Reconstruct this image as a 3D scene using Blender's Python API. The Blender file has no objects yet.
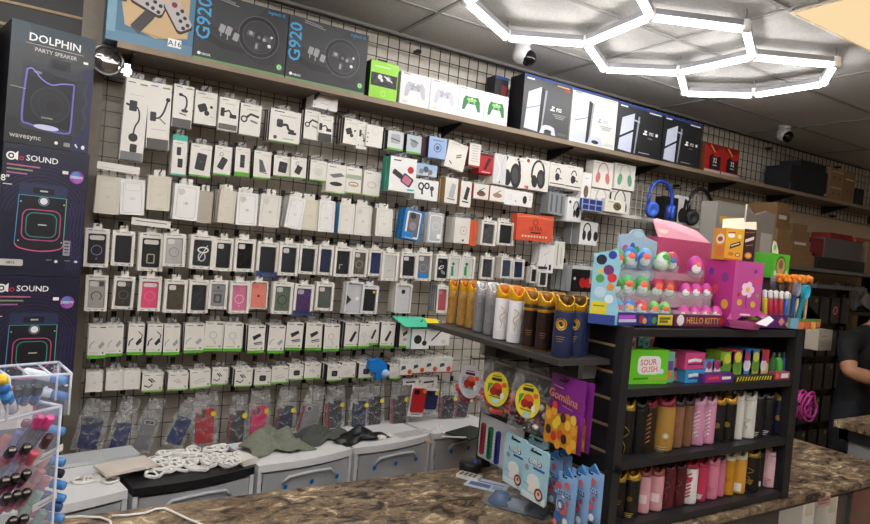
import bpy, math, random
from mathutils import Vector, Matrix
random.seed(11)
SC = bpy.context.scene
COL = SC.collection
PI = math.pi

# ---------------------------------------------------------------- camera
EYE = Vector((0, 0, 1.9))
FPX, CX, CY = 634.6, 435.0, 262.0
YAW, PITCH, ROLL = math.radians(31.61), math.radians(-1.127), math.radians(4.979)
_r = Vector((math.cos(YAW), -math.sin(YAW), 0))
_f = Vector((math.sin(YAW), math.cos(YAW), 0))
_u = Vector((0, 0, 1))
FW = _f * math.cos(PITCH) + _u * math.sin(PITCH)
_u2 = _u * math.cos(PITCH) - _f * math.sin(PITCH)
RT = _r * math.cos(ROLL) + _u2 * math.sin(ROLL)
UP = -_r * math.sin(ROLL) + _u2 * math.cos(ROLL)
cd = bpy.data.cameras.new('camera')
cam = bpy.data.objects.new('camera', cd)
COL.objects.link(cam)
cd.sensor_width = 36.0
cd.lens = FPX * 36.0 / 870.0
cd.clip_start = 0.05
M = Matrix((RT, UP, -FW)).transposed().to_4x4()
M.translation = EYE
cam.matrix_world = M
SC.camera = cam


def ray(x, y):
    return FW + RT * ((x - CX) / FPX) - UP * ((y - CY) / FPX)


def onY(x, y, Y):
    d = ray(x, y)
    return EYE + d * (Y / d.y)


def onZ(x, y, z):
    d = ray(x, y)
    return EYE + d * ((z - EYE.z) / d.z)


def onX(x, y, X):
    d = ray(x, y)
    return EYE + d * (X / d.x)


# ---------------------------------------------------------------- materials
_mats = {}


def lin(hexs):
    hexs = hexs.lstrip('#')
    out = []
    for i in (0, 2, 4):
        c = int(hexs[i:i + 2], 16) / 255.0
        out.append(c / 12.92 if c <= 0.04045 else ((c + 0.055) / 1.055) ** 2.4)
    return (out[0], out[1], out[2], 1.0)


def m(col, rough=0.5, metal=0.0, var=0.0, bump=0.0, scale=40.0, coat=0.0):
    """a procedural surface: colour with a little noise variation and bump"""
    k = (col, rough, metal, var, bump, scale, coat)
    if k in _mats:
        return _mats[k]
    mt = bpy.data.materials.new('surface_' + col.strip('#'))
    mt.use_nodes = True
    nt = mt.node_tree
    b = nt.nodes['Principled BSDF']
    c = lin(col)
    b.inputs['Base Color'].default_value = c
    b.inputs['Roughness'].default_value = rough
    b.inputs['Metallic'].default_value = metal
    if coat:
        b.inputs['Coat Weight'].default_value = coat
    if var or bump:
        tc = nt.nodes.new('ShaderNodeTexCoord')
        n = nt.nodes.new('ShaderNodeTexNoise')
        n.inputs['Scale'].default_value = scale
        n.inputs['Detail'].default_value = 4
        nt.links.new(tc.outputs['Object'], n.inputs['Vector'])
        if var:
            rp = nt.nodes.new('ShaderNodeValToRGB')
            rp.color_ramp.elements[0].position = 0.3
            rp.color_ramp.elements[1].position = 0.7
            rp.color_ramp.elements[0].color = tuple(x * (1 - var) for x in c[:3]) + (1,)
            rp.color_ramp.elements[1].color = tuple(min(1, x * (1 + var)) for x in c[:3]) + (1,)
            nt.links.new(n.outputs['Fac'], rp.inputs['Fac'])
            nt.links.new(rp.outputs['Color'], b.inputs['Base Color'])
        if bump:
            bp = nt.nodes.new('ShaderNodeBump')
            bp.inputs['Strength'].default_value = bump
            bp.inputs['Distance'].default_value = 0.01
            nt.links.new(n.outputs['Fac'], bp.inputs['Height'])
            nt.links.new(bp.outputs['Normal'], b.inputs['Normal'])
    _mats[k] = mt
    return mt


def clear(col='#ffffff', alpha=0.15, rough=0.08, bump=0.0, scale=30.0):
    k = ('clear', col, alpha, rough, bump, scale)
    if k in _mats:
        return _mats[k]
    mt = bpy.data.materials.new('clear_plastic')
    mt.use_nodes = True
    nt = mt.node_tree
    b = nt.nodes['Principled BSDF']
    b.inputs['Base Color'].default_value = lin(col)
    b.inputs['Roughness'].default_value = rough
    b.inputs['Alpha'].default_value = alpha
    if bump:
        tc = nt.nodes.new('ShaderNodeTexCoord')
        n = nt.nodes.new('ShaderNodeTexNoise')
        n.inputs['Scale'].default_value = scale
        n.inputs['Detail'].default_value = 5
        n.inputs['Distortion'].default_value = 1.5
        nt.links.new(tc.outputs['Object'], n.inputs['Vector'])
        bp = nt.nodes.new('ShaderNodeBump')
        bp.inputs['Strength'].default_value = bump
        bp.inputs['Distance'].default_value = 0.02
        nt.links.new(n.outputs['Fac'], bp.inputs['Height'])
        nt.links.new(bp.outputs['Normal'], b.inputs['Normal'])
        rp = nt.nodes.new('ShaderNodeMapRange')  # opacity whitens the film in streaks, painted crinkle highlights
        rp.inputs['From Min'].default_value = 0.46
        rp.inputs['From Max'].default_value = 0.66
        rp.inputs['To Min'].default_value = alpha * 0.4
        rp.inputs['To Max'].default_value = min(0.9, alpha * 2.6)
        nt.links.new(n.outputs['Fac'], rp.inputs['Value'])
        nt.links.new(rp.outputs['Result'], b.inputs['Alpha'])
    _mats[k] = mt
    return mt


def glow(name, col, strength):
    mt = bpy.data.materials.new(name)
    mt.use_nodes = True
    nt = mt.node_tree
    nt.nodes.clear()
    o = nt.nodes.new('ShaderNodeOutputMaterial')
    e = nt.nodes.new('ShaderNodeEmission')
    e.inputs['Color'].default_value = lin(col)
    e.inputs['Strength'].default_value = strength
    nt.links.new(e.outputs[0], o.inputs[0])
    return mt


def granite():
    mt = bpy.data.materials.new('granite')
    mt.use_nodes = True
    nt = mt.node_tree
    b = nt.nodes['Principled BSDF']
    tc = nt.nodes.new('ShaderNodeTexCoord')
    mp = nt.nodes.new('ShaderNodeMapping')
    mp.inputs['Rotation'].default_value = (0, 0, 0.25)
    mp.inputs['Scale'].default_value = (8, 13.5, 9)
    n1 = nt.nodes.new('ShaderNodeTexNoise')
    n1.inputs['Scale'].default_value = 1.5
    n1.inputs['Detail'].default_value = 9
    n1.inputs['Roughness'].default_value = 0.68
    n1.inputs['Distortion'].default_value = 0.9
    nt.links.new(tc.outputs['Object'], mp.inputs['Vector'])
    nt.links.new(mp.outputs['Vector'], n1.inputs['Vector'])
    r = nt.nodes.new('ShaderNodeValToRGB')
    e = r.color_ramp.elements
    e[0].position = 0.36
    e[0].color = lin('#2c2622')
    e[1].position = 0.70
    e[1].color = lin('#efdfc0')
    for p, c in ((0.425, '#483d34'), (0.465, '#8f7c66'), (0.495, '#5a4b3e'), (0.53, '#b59c7a'), (0.56, '#75685a'), (0.60, '#d2bc96')):
        q = e.new(p)
        q.color = lin(c)
    nt.links.new(n1.outputs['Fac'], r.inputs['Fac'])
    n2 = nt.nodes.new('ShaderNodeTexNoise')
    n2.inputs['Scale'].default_value = 3.0
    n2.inputs['Detail'].default_value = 3
    nt.links.new(tc.outputs['Object'], n2.inputs['Vector'])
    mx = nt.nodes.new('ShaderNodeMix')
    mx.data_type = 'RGBA'
    mx.blend_type = 'MULTIPLY'
    r2 = nt.nodes.new('ShaderNodeValToRGB')
    r2.color_ramp.elements[0].position = 0.35
    r2.color_ramp.elements[0].color = (0.62, 0.57, 0.53, 1)
    r2.color_ramp.elements[1].position = 0.62
    r2.color_ramp.elements[1].color = (1, 1, 1, 1)
    nt.links.new(n2.outputs['Fac'], r2.inputs['Fac'])
    mx.inputs['Factor'].default_value = 1.0
    nt.links.new(r.outputs['Color'], mx.inputs['A'])
    nt.links.new(r2.outputs['Color'], mx.inputs['B'])
    nt.links.new(mx.outputs['Result'], b.inputs['Base Color'])
    b.inputs['Roughness'].default_value = 0.42
    return mt


WHITE = m('#e6e2da', 0.45)
CREAM = m('#ddd6c8', 0.5)
PURE = m('#efeeec', 0.4)
BLACK = m('#101012', 0.45)
CHAR = m('#26262a', 0.5)
GREY = m('#8b8b8b', 0.5)
LGREY = m('#c4c2bd', 0.5)
GREEN = m('#5fae2e', 0.5)
WIRE = m('#1a1918', 0.45, 0.3)
STEEL = m('#a9aaac', 0.3, 0.9)
BLUE = m('#2a86d0', 0.4)
RED = m('#c02a2a', 0.45)
YEL = m('#f2d53a', 0.5)
PANE = clear('#55585c', 0.05, 0.06)
CLEAR = clear('#f4f6f8', 0.16, 0.08)
FILM = clear('#f4f6f8', 0.10, 0.06, 0.9, 22.0)
TABCLEAR = clear('#d8d8d8', 0.16, 0.3)


# ---------------------------------------------------------------- mesh builder
class MB:
    def __init__(s):
        s.v, s.f, s.mi, s.mats, s.sm = [], [], [], [], []

    def mat(s, mt):
        if mt not in s.mats:
            s.mats.append(mt)
        return s.mats.index(mt)

    def face(s, pts, mt, smooth=False):
        b = len(s.v)
        s.v.extend(tuple(p) for p in pts)
        s.f.append(tuple(range(b, b + len(pts))))
        s.mi.append(s.mat(mt))
        s.sm.append(smooth)

    def add(s, verts, faces, mt, smooth=False):
        b = len(s.v)
        s.v.extend(tuple(p) for p in verts)
        k = s.mat(mt)
        for f in faces:
            s.f.append(tuple(b + i for i in f))
            s.mi.append(k)
            s.sm.append(smooth)

    def box(s, x0, x1, y0, y1, z0, z1, mt, front=None, side=None, top=None):
        V = [(x0, y0, z0), (x1, y0, z0), (x1, y1, z0), (x0, y1, z0), (x0, y0, z1), (x1, y0, z1), (x1, y1, z1), (x0, y1, z1)]
        b = len(s.v)
        s.v.extend(V)
        for f, q in (((0, 1, 5, 4), front or mt), ((1, 2, 6, 5), side or mt), ((2, 3, 7, 6), mt), ((3, 0, 4, 7), side or mt), ((4, 5, 6, 7), top or mt), ((3, 2, 1, 0), mt)):
            s.f.append(tuple(b + i for i in f))
            s.mi.append(s.mat(q))
            s.sm.append(False)

    def prism(s, outline, y0, y1, mt, side=None):
        """an outline in x-z, given depth along y"""
        n = len(outline)
        V = [(x, y0, z) for x, z in outline] + [(x, y1, z) for x, z in outline]
        s.add(V, [tuple(range(n))], mt)
        b = len(s.v) - 2 * n
        k = s.mat(side or mt)
        s.f.append(tuple(b + n + i for i in reversed(range(n))))
        s.mi.append(s.mat(mt))
        s.sm.append(False)
        for i in range(n):
            j = (i + 1) % n
            s.f.append((b + i, b + n + i, b + n + j, b + j))
            s.mi.append(k)
            s.sm.append(False)

    def slab(s, outline, z0, z1, mt):
        n = len(outline)
        V = [(x, y, z0) for x, y in outline] + [(x, y, z1) for x, y in outline]
        F = [tuple(reversed(range(n))), tuple(range(n, 2 * n))]
        F += [(i, (i + 1) % n, n + (i + 1) % n, n + i) for i in range(n)]
        s.add(V, F, mt)

    def tube(s, pts, r, mt, n=6, closed=False, r1=None):
        pts = [Vector(p) for p in pts]
        N = len(pts)
        V = []
        for i, p in enumerate(pts):
            a = pts[i - 1] if (i > 0 or closed) else p
            c = pts[(i + 1) % N] if (i < N - 1 or closed) else p
            t = (c - a).normalized()
            ref = Vector((0, 0, 1)) if abs(t.z) < 0.95 else Vector((1, 0, 0))
            e1 = t.cross(ref).normalized()
            e2 = t.cross(e1)
            rr = r if r1 is None else r + (r1 - r) * i / max(1, N - 1)
            for k in range(n):
                a_ = 2 * PI * k / n
                V.append(p + e1 * (rr * math.cos(a_)) + e2 * (rr * math.sin(a_)))
        F = []
        for i in range(N if closed else N - 1):
            j = (i + 1) % N
            for k in range(n):
                l = (k + 1) % n
                F.append((i * n + k, i * n + l, j * n + l, j * n + k))
        if not closed:
            F.append(tuple(reversed(range(n))))
            F.append(tuple((N - 1) * n + k for k in range(n)))
        s.add(V, F, mt, True)

    def lathe(s, prof, mt, c=(0, 0, 0), n=20, mats=None, notch=None):
        """prof: (r, z) from the bottom up; mats: a material for each segment; notch: {ring: (depth, phase)}"""
        V = []
        for j, (r, z) in enumerate(prof):
            for k in range(n):
                a = 2 * PI * k / n
                dz = 0.0
                if notch and j in notch:
                    nq = notch[j]
                    dz = -nq[0] * (0.5 + 0.5 * math.cos((2 if len(nq) < 3 else nq[2]) * (a - nq[1]))) ** (1.5 if len(nq) < 3 else 3)
                V.append((c[0] + r * math.cos(a), c[1] + r * math.sin(a), c[2] + z + dz))
        b = len(s.v)
        s.v.extend(V)
        for j in range(len(prof) - 1):
            q = s.mat(mats[j] if mats else mt)
            for k in range(n):
                l = (k + 1) % n
                s.f.append((b + j * n + k, b + j * n + l, b + (j + 1) * n + l, b + (j + 1) * n + k))
                s.mi.append(q)
                s.sm.append(True)
        for ring, mm in ((0, mats[0] if mats else mt), (len(prof) - 1, mats[-1] if mats else mt)):
            if prof[ring][0] > 1e-5:
                idx = [b + ring * n + k for k in range(n)]
                s.f.append(tuple(idx if ring else reversed(idx)))
                s.mi.append(s.mat(mm))
                s.sm.append(False)

    def ball(s, c, rx, ry, rz, mt, n=12, k=8):
        prof = []
        V = []
        for j in range(k + 1):
            t = PI * j / k
            for i in range(n):
                a = 2 * PI * i / n
                V.append((c[0] + rx * math.sin(t) * math.cos(a), c[1] + ry * math.sin(t) * math.sin(a), c[2] - rz * math.cos(t)))
        F = []
        for j in range(k):
            for i in range(n):
                l = (i + 1) % n
                F.append((j * n + i, j * n + l, (j + 1) * n + l, (j + 1) * n + i))
        s.add(V, F, mt, True)

    def pillow(s, w, h, d, mt, nx=10, nz=14, crink=0.0, pinch=0.0, zoff=0.0, front=None):
        """a sealed bag in x-z with bulging faces"""
        for sgn in (-1, 1):
            V, Fc = [], []
            for j in range(nz + 1):
                v = j / nz
                for i in range(nx + 1):
                    u = i / nx
                    bul = (math.sin(PI * u) ** 0.6) * (math.sin(PI * v) ** 0.6)
                    wob = crink * (random.random() - 0.5) * (1 if 0 < i < nx and 0 < j < nz else 0)
                    xx = (u - 0.5) * w * (1 - pinch * (1 - math.sin(PI * min(1, max(0, (1 - v) * 1.6)) / 2)))
                    V.append((xx, sgn * (bul * d / 2 + wob), zoff + v * h))
            for j in range(nz):
                for i in range(nx):
                    a = j * (nx + 1) + i
                    q = (a, a + 1, a + nx + 2, a + nx + 1)
                    Fc.append(q if sgn < 0 else q[::-1])
            s.add(V, Fc, (front if (front and sgn < 0) else mt), True)

    def obj(s, name, parent=None, loc=None, rot=None):
        me = bpy.data.meshes.new(name)
        me.from_pydata(s.v, [], s.f)
        for q in s.mats:
            me.materials.append(q)
        me.polygons.foreach_set('material_index', s.mi)
        me.polygons.foreach_set('use_smooth', s.sm)
        me.update()
        o = bpy.data.objects.new(name, me)
        COL.objects.link(o)
        if parent is not None:
            o.parent = parent
        if loc is not None:
            o.location = loc
        if rot is not None:
            o.rotation_euler = rot
        return o


def empty(name, loc=(0, 0, 0), rotz=0.0, rot=None):
    o = bpy.data.objects.new(name, None)
    o.empty_display_size = 0.05
    COL.objects.link(o)
    o.location = loc
    o.rotation_euler = rot if rot else (0, 0, rotz)
    return o


def tag(o, label, cat, group=None):
    o['label'] = label
    o['category'] = cat
    if group:
        o['group'] = group
    return o


def struct(o):
    o['kind'] = 'structure'
    return o


_kids = {}


def copy_tree(o, parent=None):
    c = o.copy()
    COL.objects.link(c)
    if parent is not None:
        c.parent = parent
    for ch in list(o.children):
        copy_tree(ch, c)
    return c


ORD = ['first', 'second', 'third', 'fourth', 'fifth', 'sixth', 'seventh', 'eighth', 'ninth', 'tenth', 'eleventh', 'twelfth', 'thirteenth', 'fourteenth', 'fifteenth', 'sixteenth', 'seventeenth', 'eighteenth', 'nineteenth', 'twentieth', 'twenty-first', 'twenty-second', 'twenty-third', 'twenty-fourth', 'twenty-fifth', 'twenty-sixth', 'twenty-seventh', 'twenty-eighth']

# ---------------------------------------------------------------- flat print on a face
_txt = {}


def text_tris(s):
    if s in _txt:
        return _txt[s]
    cu = bpy.data.curves.new('t', 'FONT')
    cu.body = s
    cu.resolution_u = 2
    cu.offset = 0.012
    o = bpy.data.objects.new('t', cu)
    COL.objects.link(o)
    dg = bpy.context.evaluated_depsgraph_get()
    me = o.evaluated_get(dg).to_mesh()
    me.calc_loop_triangles()
    V = [(v.co.x, v.co.y) for v in me.vertices]
    T = [tuple(t.vertices) for t in me.loop_triangles]
    # keep every triangle facing +z in text space
    TT = []
    for a, b, c in T:
        ar = (V[b][0] - V[a][0]) * (V[c][1] - V[a][1]) - (V[c][0] - V[a][0]) * (V[b][1] - V[a][1])
        TT.append((a, b, c) if ar > 0 else (a, c, b))
    o.evaluated_get(dg).to_mesh_clear()
    bpy.data.objects.remove(o)
    bpy.data.curves.remove(cu)
    xs = [p[0] for p in V] or [0]
    ys = [p[1] for p in V] or [0]
    x0, x1, y0, y1 = min(xs), max(xs), min(ys), max(ys)
    V = [((x - x0), (y - y0)) for x, y in V]
    _txt[s] = (V, TT, x1 - x0, max(1e-6, y1 - y0))
    return _txt[s]


def rrect(x0, z0, x1, z1, r, n=4):
    P = []
    for cx, cz, a0 in ((x1 - r, z0 + r, -PI / 2), (x1 - r, z1 - r, 0), (x0 + r, z1 - r, PI / 2), (x0 + r, z0 + r, PI)):
        for i in range(n + 1):
            a = a0 + PI / 2 * i / n
            P.append((cx + r * math.cos(a), cz + r * math.sin(a)))
    return P


def smooth(P):
    """a rounded curve through four or more points"""
    if len(P) < 4:
        return P
    out = []
    for i in range(len(P) - 1):
        a, b, c, d = P[max(0, i - 1)], P[i], P[i + 1], P[min(len(P) - 1, i + 2)]
        for k in range(5):
            t = k / 5
            out.append(tuple(.5 * (2 * b[j] + (c[j] - a[j]) * t + (2 * a[j] - 5 * b[j] + 4 * c[j] - d[j]) * t * t + (3 * b[j] - a[j] - 3 * c[j] + d[j]) * t ** 3) for j in (0, 1)))
    return out + [P[-1]]


def gfx(mb, w, h, items, y=0.0, step=0.00012, base=0.0004):
    """print on the front (-y) face: u across 0..1, v up 0..1; radii and line widths in widths"""
    for i, it in enumerate(items):
        yy = y - base - step * i
        k = it[0]
        X = lambda u: (u - 0.5) * w
        Z = lambda v: v * h

        def poly(P, mt):
            mb.face([(a, yy, b) for a, b in P], mt)

        def strip(P, t, mt, closed=False):
            n = len(P)
            L, R = [], []
            for q in range(n):
                a = P[q - 1] if (q > 0 or closed) else P[q]
                c = P[(q + 1) % n] if (q < n - 1 or closed) else P[q]
                dx, dz = c[0] - a[0], c[1] - a[1]
                l = math.hypot(dx, dz) or 1
                nx, nz = -dz / l * t / 2, dx / l * t / 2
                L.append((P[q][0] + nx, P[q][1] + nz))
                R.append((P[q][0] - nx, P[q][1] - nz))
            for q in range(n if closed else n - 1):
                z = (q + 1) % n
                if max(abs(P[q][0]), abs(P[z][0])) > w / 2 or not (0 <= P[q][1] <= h and 0 <= P[z][1] <= h):
                    continue
                poly([R[q], R[z], L[z], L[q]], mt)

        if k == 'r':
            _, u0, v0, u1, v1, mt = it
            poly([(X(u0), Z(v0)), (X(u1), Z(v0)), (X(u1), Z(v1)), (X(u0), Z(v1))], mt)
        elif k == 'p':
            poly([(X(u), Z(v)) for u, v in it[1]], it[2])
        elif k == 'e':
            ru = it[3] * w
            rv = (it[5] * w) if len(it) > 5 else ru
            rot = it[6] if len(it) > 6 else 0
            P = []
            for q in range(20):
                a = 2 * PI * q / 20
                ex, ez = ru * math.cos(a), rv * math.sin(a)
                P.append((X(it[1]) + ex * math.cos(rot) - ez * math.sin(rot), Z(it[2]) + ex * math.sin(rot) + ez * math.cos(rot)))
            poly(P, it[4])
        elif k == 'ring':
            _, u, v, ru, t, mt = it[:6]
            rv = it[6] if len(it) > 6 and it[6] else ru
            a0, a1 = it[7] if len(it) > 7 else (0, 2 * PI)
            full = a1 - a0 > 6.2
            P = [(X(u) + ru * w * math.cos(a0 + (a1 - a0) * q / 24), Z(v) + rv * w * math.sin(a0 + (a1 - a0) * q / 24)) for q in range(24 if full else 25)]
            strip(P, t * w, mt, full)
        elif k == 'l':
            strip(smooth([(X(u), Z(v)) for u, v in it[1]]), it[2] * w, it[3])
        elif k == 'rr':
            _, u0, v0, u1, v1, r, mt = it[:7]
            P = rrect(X(u0), Z(v0), X(u1), Z(v1), r * w)
            if len(it) > 7:
                cx, cz, a = (X(u0) + X(u1)) / 2, (Z(v0) + Z(v1)) / 2, it[7]
                P = [(cx + (x - cx) * math.cos(a) - (z - cz) * math.sin(a), cz + (x - cx) * math.sin(a) + (z - cz) * math.cos(a)) for x, z in P]
            poly(P, mt)
        elif k == 'rro':
            _, u0, v0, u1, v1, r, t, mt = it[:8]
            strip(rrect(X(u0), Z(v0), X(u1), Z(v1), r * w), t * w, mt, True)
        elif k == 't':
            _, s, u, v, hv, mt = it[:6]
            rot = it[6] if len(it) > 6 else 0.0
            maxw = it[7] if len(it) > 7 else None
            V, T, tw, th = text_tris(s)
            sc = hv * h / th
            sx = sc
            if maxw and tw * sc > maxw * w:
                sx = maxw * w / tw
            ca, sa = math.cos(rot), math.sin(rot)
            P = []
            for x, z in V:
                x, z = (x - tw / 2) * sx, (z - th / 2) * sc
                P.append((X(u) + x * ca - z * sa, yy, Z(v) + x * sa + z * ca))
            mb.add(P, T, mt)


def carton(w, h, d, front, body=None, side=None, top=None, tab=None):
    mb = MB()
    body = body or WHITE
    mb.box(-w / 2, w / 2, 0, d, 0, h, body, side=side, top=top)
    gfx(mb, w, h, front)
    if tab:
        # hang tab with a slot above the pack
        tw = min(0.05, w * 0.5)
        for a, b in ((-tw / 2, -0.006), (0.006, tw / 2)):
            mb.box(a, b, d * 0.4, d * 0.4 + 0.0012, h, h + 0.03, tab)
        mb.box(-0.006, 0.006, d * 0.4, d * 0.4 + 0.0012, h + 0.02, h + 0.03, tab)
    return mb

# ================================================================ THE ROOM
CEIL = 3.255
WALLY = 3.66
mb = MB()
mb.box(-3, 9, -4.5, 3.9, -0.1, 0, m('#b5ada0', 0.5, 0, 0.15, 0, 3))
struct(mb.obj('floor'))
wallm = m('#d3ccbf', 0.75, 0, 0.06, 0.05, 30)
mb = MB()
mb.box(-3, 9, WALLY, WALLY + 0.12, 0, CEIL, wallm)
struct(mb.obj('wall_back'))
tan = m('#c9b294', 0.75, 0, 0.05, 0.03, 25)
mb = MB()
mb.box(8.9, 9.02, -4.5, WALLY, 0, CEIL, tan)
struct(mb.obj('wall_right'))
mb = MB()
mb.box(-3.12, -3, -4.5, WALLY, 0, CEIL, tan)
struct(mb.obj('wall_left'))
mb = MB()
mb.box(-3, 9, -4.62, -4.5, 0, CEIL, tan)
struct(mb.obj('wall_front'))
# painted wall band at the far end where the wire grid stops short
mb = MB()
mb.box(5.1, 8.9, WALLY - 0.012, WALLY, 0, 2.62, tan)
struct(mb.obj('trim_1'))

# ceiling: mineral tiles in a dropped grid
tile = m('#bcbab6', 0.9, 0, 0.10, 0.35, 60)
TX, TY, TW, TD = 1.83, 3.17, 1.25, 0.655
mb = MB()
PANX, PANY = TX + TW, TY - 3 * TD      # the lit panel's tile
i0, i1 = -4, 6
for i in range(i0, i1):
    for j in range(-1, 12):
        x0, x1 = max(-3, TX + i * TW), min(9, TX + (i + 1) * TW)
        y1, y0 = min(WALLY, TY - (j - 0) * TD), TY - (j + 1) * TD
        if x1 <= x0 or y1 <= y0:
            continue
        if y0 < -4.5:
            continue
        sag = random.uniform(0, 0.006)
        # slightly sagging tile
        n = 4
        V, Fc = [], []
        for b in range(n + 1):
            for a in range(n + 1):
                u, v = a / n, b / n
                V.append((x0 + (x1 - x0) * u, y0 + (y1 - y0) * v, CEIL - sag * 4 * math.sin(PI * u) * math.sin(PI * v) * 0.5))
        for b in range(n):
            for a in range(n):
                q = b * (n + 1) + a
                Fc.append((q, q + n + 1, q + n + 2, q + 1))
        mb.add(V, Fc, tile, True)
mb.box(-3, 9, -4.5, WALLY, CEIL + 0.04, CEIL + 0.1, tile)
struct(mb.obj('ceiling'))
mb = MB()
tbar = m('#8f8e8a', 0.6)
for i in range(i0, i1 + 1):
    x = TX + i * TW
    if -3 < x < 9:
        mb.box(x - 0.011, x + 0.011, -4.5, WALLY, CEIL - 0.008, CEIL + 0.01, tbar)
for j in range(-1, 12):
    y = TY - j * TD
    if -4.5 < y < WALLY:
        mb.box(-3, 9, y - 0.011, y + 0.011, CEIL - 0.0075, CEIL + 0.01, tbar)
mb.box(-3, 9, WALLY - 0.025, WALLY, CEIL - 0.02, CEIL - 0.002, tbar)
struct(mb.obj('trim_2'))

WIREL = m('#54504a', 0.5, 0.2)
# wire grid panels on the wall
mb = MB()
GS = 0.0762
gx = 0.215
while gx < 8.85:
    zb = 0.72 if gx < 5.1 else 2.60
    mb.box(gx - 0.0022, gx + 0.0022, 3.60, 3.605, 2.6, 3.21, WIRE)
    if zb < 2.6:
        mb.box(gx - 0.0022, gx + 0.0022, 3.60, 3.605, zb, 2.6, WIREL)
    gx += GS
gz = 3.21
while gz > 0.72:
    mb.box(0.2, 8.85 if gz > 2.6 else 5.1, 3.605, 3.610, gz - 0.0022, gz + 0.0022, WIRE if gz > 2.6 else WIREL)
    gz -= GS
mb.box(0.2, 8.85, 3.597, 3.612, 3.205, 3.216, WIRE)
for x in (0.6, 1.95, 3.3, 4.6, 5.9, 7.2, 8.5):
    for z in (3.15, 2.62):
        mb.box(x, x + 0.03, 3.607, 3.66, z, z + 0.02, WIRE)
struct(mb.obj('trim_3'))

# slat panel and post at the near end
slat = m('#1d1b1d', 0.5, 0, 0.1, 0, 8)
groove = m('#a98a63', 0.5)
mb = MB()
mb.box(-2.2, 0.085, 3.56, 3.66, 0, CEIL - 0.02, slat)
z = 0.2
while z < 3.2:
    mb.box(-2.2, 0.085, 3.553, 3.56, z, z + 0.012, groove)
    z += 0.102
struct(mb.obj('trim_4'))
mb = MB()
mb.box(0.085, 0.195, 3.54, 3.66, 0, CEIL - 0.02, m('#8f8578', 0.6, 0, 0.05))
struct(mb.obj('trim_5'))

# ---------------------------------------------------------------- ceiling lights
tube_glow = glow('led_tube', '#fffdfb', 13.5)
housing = m('#8d8d92', 0.5)


def hex_light(edges, verts, z, label):
    root = empty('hexagon_light', (verts[0][0], verts[0][1], z))
    tag(root, label, 'ceiling light', 'hexagon ceiling lights')
    ox, oy = verts[0]
    for a, b in edges:
        p, q = Vector((verts[a][0] - ox, verts[a][1] - oy, 0)), Vector((verts[b][0] - ox, verts[b][1] - oy, 0))
        d = (q - p).normalized()
        hb = MB()
        nrm = Vector((-d.y, d.x, 0)) * 0.021
        P, Q = p + d * 0.02, q - d * 0.02
        hb.add([P - nrm, P + nrm, Q + nrm, Q - nrm] + [v + Vector((0, 0, 0.03)) for v in (P - nrm, P + nrm, Q + nrm, Q - nrm)],
               [(3, 2, 1, 0), (4, 5, 6, 7), (0, 1, 5, 4), (1, 2, 6, 5), (2, 3, 7, 6), (3, 0, 4, 7)], housing)
        hb.obj('tube_holder', root)
        tb = MB()
        tb.tube([P + Vector((0, 0, -0.017)), Q + Vector((0, 0, -0.017))], 0.0135, tube_glow, 8)
        tb.obj('light_tube', root)
    for i, (x, y) in enumerate(verts):
        cb = MB()
        cb.lathe([(0.026, -0.026), (0.03, -0.02), (0.03, 0.03), (0.02, 0.035)], m('#f3f3f3', 0.35), (x - ox, y - oy, 0), 10)
        cb.lathe([(0.006, 0.03), (0.006, CEIL - z - 0.001)], housing, (x - ox, y - oy, 0), 6)
        cb.obj('connector', root)
    return root


HZ = 3.165
S = (HZ - 1.9) / (3.18 - 1.9)
hv = [(1.748, 2.751), (2.218, 3.023), (2.603, 2.769), (2.535, 2.252), (2.09, 2.0), (1.69, 2.23),
      (2.992, 2.027), (3.406, 2.246), (3.395, 2.736), (3.038, 3.042), (3.829, 3.016), (4.145, 2.69), (4.158, 2.227), (3.83, 2.0)]
hv = [(x * S, y * S) for x, y in hv]
hex_light([(0, 1), (1, 2), (2, 3), (3, 4), (4, 5), (5, 0), (3, 6), (6, 7), (7, 8), (8, 9), (9, 2), (8, 10), (10, 11), (11, 12), (12, 13), (13, 7)], hv, HZ,
          'glowing white light of joined hexagons under the ceiling tiles beside the dome camera')


def hexa(cx, cy, r=0.47):
    return [(cx + r * math.cos(PI / 3 * k + PI / 6), cy + r * math.sin(PI / 3 * k + PI / 6)) for k in range(6)]


ring6 = [(k, (k + 1) % 6) for k in range(6)]
for i, (cx, cy) in enumerate(((0.42, 1.55), (-0.45, 1.0), (1.3, 0.85), (-0.4, 2.15), (2.6, 0.2), (0.4, 0.2), (1.5, -0.5), (-0.5, -0.5), (3.5, 0.0), (2.6, -0.9), (0.5, -1.3))):  # unseen hexagons added to light the wall from the front
    hex_light(ring6, hexa(cx, cy), HZ, 'unseen hexagon of white light tubes added above the near side of the counter')

# flat lit panel
mb = MB()
px0, px1, py1, py0 = PANX + 0.03, PANX + TW - 0.03, PANY + TD - 0.02 - TD * 0.0, PANY - 0.0
px0, px1 = 3.128, 3.128 + 1.19
py1, py0 = 1.862, 1.862 - 0.60
panel_glow = glow('panel_diffuser', '#ffdfae', 0.39)
t = empty('ceiling_panel', ((px0 + px1) / 2, (py0 + py1) / 2, CEIL - 0.012))
tag(t, 'flat warm lit ceiling panel set among the grey tiles', 'ceiling light')
w2, d2 = (px1 - px0) / 2, (py1 - py0) / 2
mb = MB()
mb.box(-w2, w2, -d2, d2, 0.002, 0.008, panel_glow)
mb.obj('diffuser', t)
mb = MB()
for a in ((-w2 - .012, w2 + .012, -d2 - .012, -d2), (-w2 - .012, w2 + .012, d2, d2 + .012), (-w2 - .012, -w2, -d2, d2), (w2, w2 + .012, -d2, d2)):
    mb.box(*a, -0.002, 0.01, m('#e2d6c2', 0.5))
mb.obj('panel_frame', t)

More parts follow.
